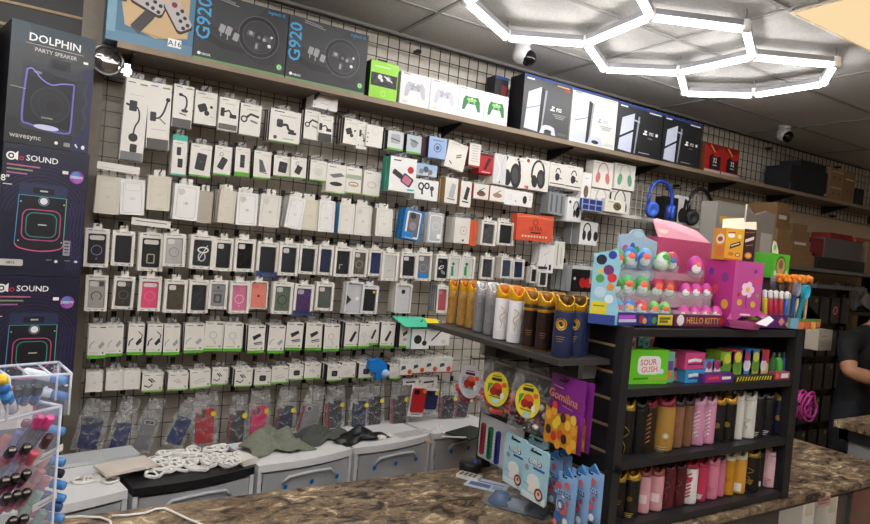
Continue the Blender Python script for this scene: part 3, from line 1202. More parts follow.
# white strips lying over the hooks of the two left rows
for TLx, TLy, BRx, BRy, lab in ((97, 164.5, 139.5, 171.5, 'long white price strip above the first plain white case boxes'), (131.5, 219.5, 170.5, 226.5, 'white lettered price strip above the upper windowed row')):
    a, b = onY(TLx, TLy, 3.37), onY(BRx, BRy, 3.37)
    mb = MB()
    w = b.x - a.x
    mb.box(-w / 2, w / 2, 0, .004, 0, .035, WHITE)
    gfx(mb, w, .035, [('l', [(.1, .6), (.9, .6)], .02, INK)] if TLy > 200 else [('l', [(.1, .3), (.9, .3)], .01, PALE)])
    o = mb.obj('price_strip', loc=((a.x + b.x) / 2, 3.37, (a.z + b.z) / 2 - .017), rot=(0, math.radians(2), 0))
    tag(o, lab, 'price strip', 'price strips')

# ---- windowed phone case boxes, upper row
stripe = lambda c: [('l', [(.2, .1), (.8, .5)], .03, m(c)), ('l', [(.15, .5), (.7, .75)], .02, m(c))]
whiteblob = [('e', .4, .55, .3, PURE, .14, .5), ('e', .6, .3, .25, m('#8f9294'), .14, -.6), ('e', .45, .56, .2, DK, .07, .5), ('e', .3, .85, .08, MID)]
green_st = [('p', [(.2, .05), (.5, .05), (.45, .6), (.2, .55)], m('#3f8a4a')), ('l', [(.7, .1), (.7, .8)], .1, m('#c8dcc4')), ('e', .4, .7, .15, m('#2f6f3a'))]
R4 = [
    ((86.5, 227.7), (108.4, 267.8), 'windowed box, black case with violet ring', dict(col='#1a141c', ring='#8d86b0', cam='bar')),
    ((113.5, 230), (133.3, 266.4), 'windowed box, plain black case', dict(col='#161618', cam=None)),
    ((140.5, 232.4), (162.5, 271.6), 'windowed box, black case with gold square', dict(col='#141416', cam='bar', art=[('rro', .3, .15, .7, .45, .05, .07, m('#b0aa90'))], n=4)),
    ((165, 233), (184.8, 267.3), 'windowed box, pale clear ringed case', dict(col='#b9b7b2', ring='#8d8d90', cam='sq')),
    ((191.2, 234.5), (212.7, 269.7), 'windowed box, black case with white loops', dict(col='#26292c', cam='lens', art=[('ring', .55, .62, .3, .08, PURE, .16), ('ring', .5, .35, .2, .07, m('#c9ced0'), .26), ('l', [(.3, .2), (.8, .8)], .05, PURE)], n=3)),
    ((215.2, 237.9), (231.6, 271.4), 'windowed box, matte black case', dict(col='#131315')),
    ((235.9, 237.9), (253.9, 272.3), 'windowed box, glossy black case', dict(col='#151517', rough=.2, art=stripe('#26262a'), n=3)),
    ((258.2, 241.3), (277, 277.4), 'shaped box, black case on navy foot', dict(col='#17191e', cam='lens', foot=m('#3c4a78'))),
    ((280.5, 242.2), (297.2, 276), 'windowed box, dark navy case', dict(col='#191c28', n=2)),
    ((300.3, 243.8), (315.2, 274.7), 'windowed box, black case with faint emblem', dict(col='#141518', cam=None, art=[('ring', .5, .4, .14, .03, m('#33343a'))])),
    ((319.5, 244.6), (331.6, 275.5), 'windowed box, royal navy case', dict(col='#1d2447', cam=None, art=[('ring', .5, .45, .14, .03, m('#30395e'))])),
    ((335.9, 246.3), (350.8, 277.3), 'windowed box, black case with gold corner', dict(col='#17151a', cam='lens', art=[('l', [(.25, .2), (.25, .4), (.5, .4)], .09, m('#b5ae98'))], n=3)),
    ((353, 248), (366, 277.3), 'windowed box, olive case with pale ring', dict(col='#57544a', ring='#a9a798', cam='sq')),
    ((370.2, 248.6), (381.4, 276.4), 'windowed box, blue case', dict(col='#1c2c5e', cam='lens')),
    ((383.4, 251), (397.2, 281.3), 'windowed box, white case', dict(col='#cfcec8', cam=None, art=[('l', [(.3, .3), (.6, .35)], .05, m('#7f9ca6'))])),
    ((402.3, 252), (416, 278.7), 'windowed box, black case with dark ring', dict(col='#1c1c1e', ring='#0c0c0d', cam='sq', n=3)),
    ((417.8, 251.2), (430.7, 281.3), 'windowed box, grey case with blue label', dict(col='#77767a', ring='#a0a0a4', cam='sq', art=[('r', 0, .0, .9, .2, BLUE)])),
    ((436.7, 254.6), (448.8, 281), 'windowed box, black and white patterned case', dict(col='#1b1c1e', cam=None, art=whiteblob, n=2)),
    ((449.6, 254.6), (459.8, 279.5), 'windowed box, white case with green plant', dict(col='#d9dcd6', cam=None, art=green_st)),
    ((461.6, 255.5), (473.5, 279.2), 'windowed box, white case with green patch', dict(col='#d9dcd6', cam=None, art=green_st)),
    ((482, 255.6), (492.6, 279.7), 'windowed box, dark grey rugged case', dict(col='#3a3b3e', cam='lens', art=stripe('#55565a'), n=1)),
    ((502, 257), (511.5, 278.7), 'slim windowed box, slate case', dict(col='#3c4256', cam=None, n=4)),
    ((514, 258.7), (523.6, 279.7), 'slim windowed box, dark blue case', dict(col='#20294a', cam=None, n=1)),
    ((531.4, 267), (536.8, 283.2), 'very slim white box with black slot', dict(col='#1a1a1c', cam=None, n=2)),
    ((540, 269), (546.8, 287), 'little pale box with black slot', dict(col='#2a2a2c', cam=None, n=2)),
]
mkcase = lambda o: (lambda w, h, d: phone_case_box(w, h, d, o))
row(R4, 3.39, 'upper windowed row', 'phone case', 'phone_case_box', mkcase, 2, .022)

R5 = [
    ((86.9, 275), (106.6, 311.3), 'windowed box, light grey case with open ring', dict(col='#a9a69e', ring='C#3c3a38', cam='half')),
    ((113.5, 275.9), (132.3, 309.5), 'windowed box, brown black case with ring', dict(col='#3a342c', ring='#6d675c', cam='half')),
    ((140, 276.7), (159.8, 311.3), 'windowed box, hot pink case', dict(col='#e8517f', ring='#f27a9c', cam='bar')),
    ((165.4, 279.3), (185.6, 313), 'windowed box, olive brown case', dict(col='#4f4636', ring='#5c5344', cam='sq')),
    ((190.3, 280), (207.8, 313.5), 'windowed box, charcoal case with three lenses', dict(col='#2b2a2e', cam='lens', art=stripe('#55535a'), hole='#ffffff', n=3)),
    ((210, 280), (226.4, 309.2), 'windowed box, grey armoured case', dict(col='#8d9194', cam=None, art=[('rr', .2, .15, .8, .55, .08, m('#4c5054')), ('rr', .35, .22, .65, .48, .08, m('#85898c')), ('l', [(.1, .7), (.9, .7)], .06, m('#55595c')), ('e', .5, .85, .1, m('#44484c'))])),
    ((231.6, 280.9), (248.8, 313.5), 'windowed box, soft pink case with white ring', dict(col='#d9789a', ring='#f3cfdb', cam='sq', hole='#c97090')),
    ((251.3, 280.9), (266.8, 309.2), 'open box, coral case with dark dot', dict(col='#e88878', cam='sq', hole='#d97a6c', open=1, art=[('e', .5, .48, .09, m('#7a2020'))])),
    ((273.7, 281.7), (291.2, 314.2), 'windowed box, green case with black ring', dict(col='#5e6f5c', ring='#2b241e', cam='sq', hole='#c5cbc0', n=2)),
    ((294.6, 284), (311.8, 316), 'shaped box, purple case on navy foot', dict(col='#4f3566', ring='#3c2850', cam='sq', hole='#b9b0c4', foot=m('#39456e'))),
    ((317, 282.4), (332.4, 310.8), 'windowed box, grey green case', dict(col='#555a54', cam='sq', art=[('ring', .5, .45, .2, .02, m('#626862'))])),
    ((346.2, 281.6), (361, 314.2), 'white printed box with dark side picture', dict(col='#c9c9cc', cam=None, open=1, frame=m('#dcdcde'), art=[('e', .75, .5, .12, PURE), ('p', [(.0, .25), (.35, .45), (.0, .62)], DK)], n=2)),
    ((362.3, 285), (376.3, 314), 'windowed box, black case with yellow dot', dict(col='#1b1c20', cam=None, frame=m('#dcdcde'), art=[('e', .85, .88, .12, YEL)])),
    ((396.3, 283.8), (410.3, 313), 'white case box with black round hole', dict(col='#d3d3d6', cam=None, open=1, art=[('e', .5, .78, .15, m('#1a1a1a')), ('ring', .5, .4, .2, .03, FAINT)], n=4)),
    ((438.5, 285.5), (447, 313), 'white box with dusty red case', dict(col='#b5545c', cam='sq', hole='#c98088', n=4, side=m('#8d8f92'))),
]
row(R5, 3.39, 'lower windowed row', 'phone case', 'phone_case_box', mkcase, 2, .022)

# ---- cables with green feet
R6c = [((89.5, 325), (105.4, 358.5), 0, 2), ((108.4, 324.6), (122.6, 356.4), 0, 2), ((128.5, 323.8), (142.2, 355), 1, 3), ((147.9, 324), (161, 355), 1, 3), ((165.4, 324.6), (179.3, 355), 4, 2),
       ((186, 323.4), (203.2, 353), 0, 2), ((205, 321.7), (222, 351.3), 5, 1), ((225, 322.9), (241, 351.3), 5, 2), ((249.6, 325.5), (264.2, 353), 2, 4), ((268.9, 325.5), (283, 353.3), 4, 3),
       ((286.5, 322.4), (301, 350.4), 2, 2), ((307, 322.9), (320.7, 350.4), 2, 3), ((325.5, 324.6), (338.8, 351.3), 5, 2), ((345.7, 322.9), (359, 348.7), 3, 4), ((360, 323.8), (367.9, 348.2), 5, 1),
       ((368.8, 322), (378, 345.2), 3, 1), ((381.2, 322.4), (393.2, 348), 3, 2), ((401, 323.2), (409.5, 348), 2, 3)]
lk = {0: 'white box with grey cable plug', 1: 'white box with black cable', 2: 'white box with dark car plug', 3: 'white box with black square plug', 4: 'white box with pale cable', 5: 'white box with faint white cable'}
row([(a, b, lk[v] + ' and green foot', dict(g=g_cable(v), n=n, side=BS)) for a, b, v, n in R6c], 3.41, 'cable row', 'cable', 'cable_box', mk_plain('cable_box', None))

# ---- small adapters
R7c = [((86.5, 371.9), (102, 391.6), -1, 1), ((106.6, 371.9), (123.8, 390), -1, 2), ((125, 370.2), (139.3, 389), -1, 1), ((142.7, 373.3), (162.2, 391.6), 0, 3), ((168.5, 373.3), (187.4, 390), 1, 3),
       ((192, 370.2), (211, 388.2), 3, 2), ((212.7, 368.4), (227.3, 384.8), 0, 1), ((235.3, 369.3), (251.3, 386.5), 0, 3), ((255, 369.8), (270.2, 385.6), 2, 2), ((272.3, 367), (288, 383), 3, 1),
       ((289.5, 365.3), (303.7, 379.6), 2, 2), ((305, 363.6), (320, 378.8), 1, 2), ((328, 365.3), (341, 380.8), 2, 4), ((342.2, 363), (354.8, 378), 3, 2), ((359.4, 363.6), (372.8, 378.4), 2, 4), ((390, 365), (399.6, 379), 3, 2)]
lk = {-1: 'small plain white box', 0: 'small white box with black leads', 1: 'small white box with pale leads', 2: 'small white box with black cube plug', 3: 'small white box with faint drawing'}
row([(a, b, lk[v], dict(g=(g_adapter(v) if v >= 0 else [('l', [(.2, .85), (.45, .85)], .03, PALE), ('l', [(.45, .5), (.6, .5)], .03, PALE), ('l', [(.4, .42), (.62, .42)], .03, PALE)]), n=n, side=(BS if v >= 0 else WHITE), d=(.03 if v >= 0 else .05), tilt=(-4 if (a[0] in (192,)) else 0))) for a, b, v, n in R7c],
    3.41, 'adapter row', 'adapter', 'adapter_box', mk_plain('adapter_box', None))


# ---- mixed packs further along the wall, each different
def mixed(TL, BR, Y, nm, cat, label, g, body=None, n=1, d=.04, side=None, tilt=0, top=None, tab=TABCLEAR, behind=None, group=None):
    return hang(TL, BR, Y, lambda w, h, dd: carton(w, h, dd, g, body, side, top, tab).obj(nm), label, cat, group or ('packs like the ' + label.split(',')[0]), n, d, tilt,
                behind=behind or 'one hung behind the ' + ' '.join(label.split()[:11]), hooklab='black wire hook that carries the ' + ' '.join(label.replace('-', ' ').split()[:9]))


ORG = m('#d95a2e', 0.5)
KRAFT = m('#b08e58', 0.6)
mixed((388.6, 129.8), (402.3, 151.3), 3.42, 'gadget_pack', 'gadget', 'grey blister of small gadget with green foot under the shelf', [('r', 0, 0, 1, .1, GREEN), ('rr', .2, .35, .8, .85, .08, m('#a9adb2')), ('l', [(.2, .6), (.8, .5)], .06, INK)], m('#cfd2d4'), 2, side=BS)
mixed((407.5, 134), (420.4, 155), 3.42, 'gadget_pack', 'gadget', 'grey blister of round gadget beside a maroon box', [('r', 0, 0, 1, .1, GREEN), ('e', .5, .55, .25, m('#8b949c')), ('l', [(.2, .75), (.8, .6)], .06, INK)], m('#bfc6cc'), 2, side=BS)
mixed((421.5, 136), (428.5, 157.5), 3.43, 'gadget_pack', 'gadget', 'slim maroon box between grey blister and light blue box', [], m('#3c1a2b'), 1)
mixed((429.8, 135.8), (445.3, 159.8), 3.40, 'gadget_pack', 'gadget', 'light blue box with round emblem hung under the shelf', [('ring', .5, .5, .2, .04, m('#4b5f8f')), ('l', [(.2, .85), (.8, .85)], .04, m('#4b5f8f')), ('e', .5, .5, .1, m('#4b5f8f'))], m('#9db6de'), 2, side=m('#2d2a4a'))
mixed((444, 140), (461.5, 170.5), 3.42, 'cable_card', 'cable', 'tilted pale card with green and black leads', [('l', [(.5, .5), (.75, .6)], .05, m('#3f8a6a')), ('l', [(.5, .42), (.75, .52)], .04, DK), ('l', [(.2, .25), (.35, .15)], .04, DK), ('l', [(.1, .9), (.6, .93)], .02, PALE)], WHITE, 1, tilt=9)
mixed((470.2, 142.7), (479.3, 167.6), 3.41, 'gadget_pack', 'gadget', 'narrow white box with red sides below the shelf', [('r', 0, 0, 1, .06, RED)] + [('l', [(.2, .9 - .11 * i), (.8, .9 - .11 * i)], .05, PALE) for i in range(7)], WHITE, 3, side=m('#5b1c1c'))
mixed((480.5, 152.7), (492.3, 175), 3.41, 'gadget_pack', 'gadget', 'red box with dark slanted bottle picture', [('p', [(.3, .2), (.5, .2), (.85, .8), (.6, .8)], m('#3a0d14')), ('l', [(.2, .08), (.8, .08)], .06, m('#e8a0a0')), ('r', 0, .88, 1, 1, m('#551018'))], m('#b3202c'), 2)
mixed((495, 153), (524.8, 188.6), 3.40, 'headphone_box', 'headphones', 'large white box with black headphones, crumpled film over its near side', g_bighead() + [('p', [(0, 0), (.38, 0), (.36, 1), (0, 1)], m('#d8d8d8')), ('l', [(.05, .9), (.2, .5), (.12, .1)], .02, PURE), ('l', [(.3, .95), (.22, .6), (.3, .2)], .02, LGREY)], WHITE, 2, d=.08)
mixed((525.9, 157), (547.3, 192.2), 3.40, 'headphone_box', 'headphones', 'large white box with black headphones and clean face', g_bighead(), WHITE, 1, d=.08)
HS = [('rr', .35, .3, .6, .55, .05, DK), ('ring', .5, .6, .14, .05, DK, .2, (0, PI)), ('e', .45, .42, .12, DK, .18), ('l', [(.6, .4), (.75, .35)], .05, INK), ('r', .04, .1, .96, .14, DK), ('l', [(.1, .92), (.5, .92)], .03, PALE)]
mixed((550.8, 162), (565, 188), 3.40, 'headset_box', 'headset', 'white box with small headset picture next to the large headphones box', HS, WHITE, 2, d=.06)
mixed((566.3, 164.6), (581, 191), 3.40, 'headset_box', 'headset', 'white box with small headset picture next to the stacked headphone boxes', HS, WHITE, 2, d=.06)

mixed((391.2, 155.5), (414.4, 193.4), 3.37, 'phone_box', 'phone accessory', 'white box with tilted phone picture and teal side', [('rr', .1, .42, .5, .58, .05, DK, -.5), ('rr', .45, .2, .88, .5, .06, m('#2b2f55'), -.5), ('rr', .5, .24, .82, .46, .04, m('#c4788a'), -.5), ('e', .78, .66, .12, RED), ('l', [(.12, .9), (.4, .9)], .04, DK), ('r', .7, .05, .95, .1, TEAL)], PURE, 2, d=.05, side=TEAL)
mixed((415.2, 162.4), (436.5, 177.5), 3.41, 'toy_box', 'gadget', 'box with blue sky picture above the earphone box', [('r', 0, .5, 1, 1, m('#9fc0e2')), ('e', .5, .55, .12, m('#4b5a72')), ('e', .3, .35, .1, m('#8a7868')), ('e', .7, .35, .1, m('#8a7868'))], m('#b7c6d6'), 1)
mixed((416, 178.2), (437, 201.5), 3.40, 'earphone_box', 'earphones', 'white box with dark earphone drawings', [('ring', .25, .65, .1, .06, DK, .12), ('ring', .5, .7, .09, .06, DK, .1), ('l', [(.3, .5), (.32, .25)], .08, DK), ('l', [(.7, .55), (.75, .2)], .07, INK), ('e', .72, .6, .09, INK)], PURE, 2, d=.05)
mixed((446.2, 177), (456.5, 204), 3.40, 'stand_box', 'phone stand', 'tan sided white box with grey stand', [('p', [(.3, .25), (.7, .2), (.85, .75), (.5, .8)], m('#b5b5b5')), ('l', [(.2, .18), (.8, .15)], .08, MID)], WHITE, 2, d=.06, side=KRAFT)
mixed((461.6, 180.5), (470, 207.5), 3.40, 'stand_box', 'phone stand', 'tan sided white box with black stand', [('p', [(.3, .3), (.65, .25), (.85, .75), (.55, .8)], DK), ('l', [(.2, .2), (.8, .18)], .1, DK)], WHITE, 1, d=.06, side=KRAFT)
CAR = [('e', .5, .35, .3, m('#8a4a35'), .14), ('e', .5, .45, .2, INK, .1), ('l', [(.35, .55), (.7, .75)], .05, INK)]
mixed((474.5, 183), (488, 200), 3.40, 'toy_box', 'gadget', 'orange sided box with dark round gadget next to the tan sided box', CAR, WHITE, 2, side=ORG)
mixed((490.6, 185.3), (504.4, 202.5), 3.40, 'toy_box', 'gadget', 'orange sided box with pale brown gadget under the headphones', [('e', .5, .4, .3, m('#b08468'), .12), ('l', [(.35, .5), (.7, .75)], .05, MID)], WHITE, 2, side=ORG)
mixed((505.2, 188.6), (518, 206), 3.40, 'mouse_box', 'gadget', 'white box with faint drawing next to the orange sided box', [('ring', .4, .5, .12, .02, FAINT), ('e', .8, .3, .06, PALE)], PURE, 1)
mixed((519, 191), (531.9, 207.7), 3.40, 'mouse_box', 'gadget', 'white box with black mouse drawing', [('e', .45, .45, .15, DK, .22), ('e', .8, .7, .05, PALE), ('e', .8, .5, .05, PALE)], PURE, 1)

# packs in the third band
BLUEB = m('#2a7fc4', 0.5)
mixed((402.5, 208.5), (418.5, 240.5), 3.39, 'phone_case_box', 'phone case', 'blue box tilted, showing a grey phone case', [('rr', .12, .04, .88, .94, .08, PURE), ('rr', .22, .1, .82, .9, .06, m('#6e6a6a')), ('e', .45, .8, .16, m('#34333a')), ('e', .5, .45, .2, m('#8f8d92')), ('rr', .1, .06, .6, .24, .04, BLUE)], BLUEB, 2, d=.04, tilt=5)
o = mixed((429, 211.8), (441.9, 243.6), 3.41, 'clear_case', 'phone case', 'clear plastic phone case in an open pack', [('rro', .12, .05, .88, .9, .1, .03, PURE), ('rr', .6, .15, .85, .3, .04, PURE), ('ring', .5, .55, .22, .03, LGREY)], clear('#e9ecee', .45, .15), 2, d=.02)
mixed((455.6, 217), (468.5, 244), 3.40, 'case_box', 'phone case', 'white box with red ring and small black mark', [('ring', .6, .5, .22, .025, m('#c8897a')), ('e', .6, .12, .06, DK), ('e', .6, .5, .05, m('#c8897a'))], WHITE, 4, d=.025)
mixed((471, 220), (475.5, 246), 3.41, 'case_box', 'phone case', 'thin orange box edge beside the red ring box', [('l', [(.5, .1), (.5, .9)], .2, m('#b5603a'))], ORG, 2)
hang((482, 220), (494.7, 246.2), 3.39, lambda w, h, d: phone_case_box(w, h, d, dict(col='#4a4b4e', cam='lens', art=stripe('#6b6c70'))), 'windowed box with grey rugged case near the orange packet', 'phone case', 'cases by the orange packet', 2, .025, 1, 'same box hung behind the grey rugged case')
hang((498.5, 221), (513.6, 246.2), 3.39, lambda w, h, d: phone_case_box(w, h, d, dict(col='#232427', cam='lens')), 'windowed box with dark case touching the orange packet', 'phone case', 'cases by the orange packet', 3, .025, 0, 'same box hung behind the dark case')
a, b = onY(518, 212.6, 3.36), onY(552, 243, 3.36)
w, h = b.x - a.x, a.z - b.z
mb = MB()
mb.box(-w / 2, w / 2, 0, .06, 0, h, m('#d8583c', 0.45, 0, 0.06, 0.1, 14))
gfx(mb, w, h, [('p', [(.0, .9), (.5, .97), (1, .88), (1, .84), (.5, .90), (0, .86)], m('#e88868')), ('t', 'ULTRA', .52, .47, .15, m('#5a2018')), ('ring', .5, .7, .06, .02, m('#8a3020')), ('l', [(.38, .32), (.66, .31)], .03, m('#5a2018'))] + [('l', [(.15 + .08 * i, .17), (.2 + .08 * i, .17)], .045, m('#f3c9b5')) for i in range(9)])
o = mb.obj('orange_packet', loc=((a.x + b.x) / 2, 3.36, b.z), rot=(0, math.radians(-1), 0))
tag(o, 'wide orange red packet with dark lettering hung in the middle of the wall', 'packet')
hook((a.x + b.x) / 2 - .1, a.z + .008, 3.345, 'black wire hook through the orange red packet, near end', 'peg hooks')
hook((a.x + b.x) / 2 + .1, a.z + .008, 3.345, 'black wire hook through the orange red packet, far end', 'peg hooks')
mixed((540.4, 244), (552.4, 273.4), 3.40, 'cable_card', 'cable', 'white card with drawn lead and black foot under the orange packet', [('l', [(.3, .6), (.7, .8)], .03, PALE), ('r', .0, .12, .6, .22, DK), ('r', .7, .1, .85, .3, DK), ('l', [(.5, .3), (.5, .5)], .02, PALE)], PURE, 2)
mixed((555, 241), (562.9, 269.2), 3.41, 'cable_card', 'cable', 'narrow pale card with grey green stripe beside the drawn lead card', [('l', [(.35, .1), (.35, .9)], .1, m('#8aa08a')), ('l', [(.7, .2), (.7, .8)], .08, PALE)], WHITE, 2)
mixed((568.4, 196.7), (580.5, 222.5), 3.36, 'headphone_box', 'headphones', 'white box with slim black headphone beside the blue wire basket goods', [('ring', .6, .6, .17, .06, DK, .3, (-.3, PI + .3)), ('e', .72, .4, .15, DK, .28), ('e', .5, .35, .08, DK, .2), ('e', .15, .8, .08, DK)], PURE, 2, d=.06)
for i, x in enumerate((549.5, 554.5, 559.5)):
    mixed((x, 191.5 + i), (x + 4, 214 + i), 3.38, 'slim_pack', 'gadget', ('slim grey pack, first of three', 'slim grey pack, middle of three', 'slim grey pack, last of three')[i] + ' under the headset boxes', [('l', [(.5, .1), (.5, .9)], .3, m('#5d6164'))], m('#8f9498'), 2, d=.04)
mixed((580.7, 220.5), (596.4, 246), 3.38, 'headphone_box', 'headphones', 'white box with black headphones below the blue wire basket goods', [('ring', .4, .6, .2, .06, DK, .3, (-.2, PI + .2)), ('e', .55, .4, .12, DK, .22), ('e', .25, .4, .1, DK, .2), ('e', .9, .4, .12, DK, .2)], PURE, 2, d=.08, side=m('#9a9fa2'))
mixed((572.3, 265), (597.5, 292.8), 3.36, 'controller_case', 'gadget', 'black box with red butterfly shaped gadget in a pale stack', [('e', .42, .35, .12, RED, .14, .4), ('e', .62, .35, .12, RED, .14, -.4), ('l', [(.1, .92), (.9, .92)], .04, WHITE), ('r', 0, .86, 1, 1, m('#c9cbcc')), ('e', .12, .5, .04, WHITE)], m('#141315'), 4, d=.05, side=m('#aeb2b5'))

# boxed headphones standing in a white wire basket, with wire panels
wirew = m('#dcd9cf', 0.4)
BX0, BX1, BY, BZ = onY(583, 212, 3.33).x, onY(713, 226, 3.33).x, 3.33, 2.275
root = empty('wire_basket_shelf', (BX0, BY, BZ))
tag(root, 'white wire shelf and panel holding boxed and loose headphones under the wall shelf', 'wire shelf')
mb = MB()
L = BX1 - BX0
mb.box(0, L, 0, .02, -.012, .012, wirew)
q = 0
while q < L:
    mb.tube([(q, 0.01, 0), (q, .265, 0)], .002, wirew, 4)
    q += .05
mb.box(0, L, .255, .265, -.004, .004, wirew)
mb.obj('wire_tray', root)
for nm, u0, u1, zz in (('wire_panel', onY(630, 200, 3.42).x - BX0, onY(663, 200, 3.42).x - BX0, .29), ('wire_panel', onY(689, 205, 3.42).x - BX0, onY(714, 205, 3.42).x - BX0, .29)):
    mb = MB()
    k = u0
    while k <= u1 + .001:
        mb.box(k - .003, k + .003, .245, .25, .005, zz, wirew)
        k += (u1 - u0) / 6
    for i in range(7):
        z = zz * i / 6
        mb.box(u0, u1, .25, .254, z + .005, z + .011, wirew)
    mb.obj(nm, root)


def basket(TL, BR, Y, label, g, body=None, d=.08, nm='headphone_box', cat='headphones', zbase=None):
    a, b = onY(TL[0], TL[1], Y), onY(BR[0], BR[1], Y)
    z0 = b.z if zbase is None else zbase
    o = carton(b.x - a.x, a.z - z0, d, g, body).obj(nm, loc=((a.x + b.x) / 2, Y, z0))
    return tag(o, label, cat)


low = BZ + .004
basket((591.5, 188), (609.3, 218), 3.40, 'white box behind the small product box, grey headphone arc showing', g_headphone(PALE, PALE), WHITE, zbase=low)
basket((610.3, 189.2), (629, 214), 3.40, 'white box with dark headphone arc below the green headphones box', g_headphone(INK, INK), WHITE, zbase=low)
za = onY(602, 188, 3.40).z
basket((594.4, 159.8), (611.6, 188), 3.40, 'white box with rose pink headphones, upper in its stack', g_headphone(m('#b98a8a'), m('#cf7d78')), WHITE, zbase=onY(600, 188, 3.40).z + .001)
basket((615.9, 162.3), (633.9, 190), 3.40, 'white box with green padded headphones, upper in its stack', g_headphone(LGREY, m('#6fa58a')), WHITE, zbase=onY(620, 189.2, 3.40).z + .001)
a, b = onY(583, 172, 3.37), onY(590.5, 191.6, 3.37)
basket((583, 172), (590.5, 191.6), 3.40, 'narrow white box with brown gadget beside the pink headphones box', [('e', .5, .5, .25, m('#7a6248'), .5), ('l', [(.3, .85), (.7, .85)], .06, PALE)], PURE, zbase=low)
# blue wire goods and small box hung on the tray front
mb = MB()
a, b = onY(580.5, 197.8, 3.325), onY(599.4, 212, 3.325)
w, h = b.x - a.x, a.z - b.z
mb.box(-w / 2, w / 2, -.03, -.004, 0, h, m('#22347c', 0.5))
for i in range(4):
    mb.box(-w / 2 + w * i / 3 - .003, -w / 2 + w * i / 3 + .003, -.034, -.030, 0, h, m('#aab4d8'))
for i in range(3):
    mb.box(-w / 2, w / 2, -.034, -.030, h * i / 2 - .003, h * i / 2 + .003, m('#aab4d8'))
o = mb.obj('blue_pack', loc=((a.x + b.x) / 2, 3.3335, b.z))
tag(o, 'dark blue pack behind a pale wire lattice on the wire shelf front', 'pack')
a, b = onY(602.8, 198.4, 3.32), onY(622, 214, 3.32)
o = carton(b.x - a.x, a.z - b.z, .035, [('e', .6, .5, .2, m('#6a6440'), .14), ('l', [(.15, .8), (.5, .8)], .04, PALE), ('l', [(.55, .6), (.7, .35)], .05, DK)], m('#ece6da')).obj('product_box', loc=((a.x + b.x) / 2, 3.2945, b.z))
tag(o, 'small cream box with olive picture on the wire shelf front', 'box')
# black box and pouch standing on the tray
o = basket((664, 196), (676.5, 222), 3.38, 'flat black box standing behind the blue headphones', [('rro', .15, .1, .85, .9, .04, .02, INK)], m('#17181b'), nm='black_box', cat='box', zbase=low)
o = basket((678, 195), (689, 222), 3.39, 'white card with black pear shaped gadget between the two headphones', [('e', .5, .3, .38, DK, .4), ('l', [(.55, .5), (.65, .9)], .2, DK)], PURE, d=.03, nm='gadget_card', cat='gadget', zbase=low)


def headphones(px, py, pw, Y, col, ear, label):
    """band and two padded cups hung by the band"""
    c = onY(px, py, Y)
    w = onY(px + pw / 2, py, Y).x - onY(px - pw / 2, py, Y).x
    root = empty('headphones', (c.x, c.y, c.z - w * .55))
    tag(root, label, 'headphones')
    mb = MB()
    P = [(w / 2 * .95 * math.cos(a), 0, w * .42 + w * .5 * math.sin(a)) for a in [PI * i / 14 for i in range(15)]]
    mb.tube([(P[0][0] * .98, 0, w * .2)] + P + [(P[-1][0] * .98, 0, w * .2)], w * .05, col, 7)
    mb.obj('headband', root)
    for sx in (-1, 1):
        eb = MB()
        for prof, mt in (([(0.001, -.022), (w * .15, -.022), (w * .175, -.008), (w * .175, .012), (w * .15, .02)], col), ([(w * .09, .018), (w * .15, .018), (w * .165, .03), (w * .14, .04), (w * .08, .036), (.001, .022)], ear)):
            eb.lathe(prof, mt, n=16)
        e = eb.obj('ear_cup', root, (sx * w * .36, -.01, w * .12))
        e.rotation_euler = (PI / 2 + .1, 0, sx * .5)
        e.scale = (1, 1.25, 1)
    hook(c.x, c.z + w * .42, Y - .02, 'wire hook carrying the ' + label.split(' hung')[0], 'peg hooks')
    return root


headphones(661, 195, 25, 3.26, m('#2b46a8', 0.35), m('#3c66cf', 0.5), 'bright blue headphones hung on the white wire panel')
headphones(700.5, 203, 24, 3.26, m('#141416', 0.4), m('#202024', 0.6), 'black headphones hung at the far end of the white wire shelf')

# ---- below the green footed row: blue tool, teal and yellow topped cards, four red footed packs
a = onY(378, 364, 3.38)
root = empty('label_gun', (a.x, 3.38, a.z - .05))
tag(root, 'bright blue plastic label gun hung at the end of the adapter row', 'label gun')
mb = MB()
mb.prism([(-.07, .03), (-.06, .075), (0, .085), (.05, .055), (.055, .02), (.03, 0), (.02, -.04), (-.01, -.045), (-.015, .0), (-.05, .01)], -.02, .02, m('#1f7fd6', 0.35))
mb.obj('body', root)
mb = MB()
mb.lathe([(.001, -.015), (.024, -.015), (.026, 0), (.024, .015), (.001, .015)], m('#a9cdea', 0.4), n=14)
o = mb.obj('label_roll', root, (.045, -.015, -.005))
o.rotation_euler = (PI / 2, 0, 0)
hook(a.x, a.z + .03, 3.37, 'black wire hook that carries the blue label gun', 'peg hooks')

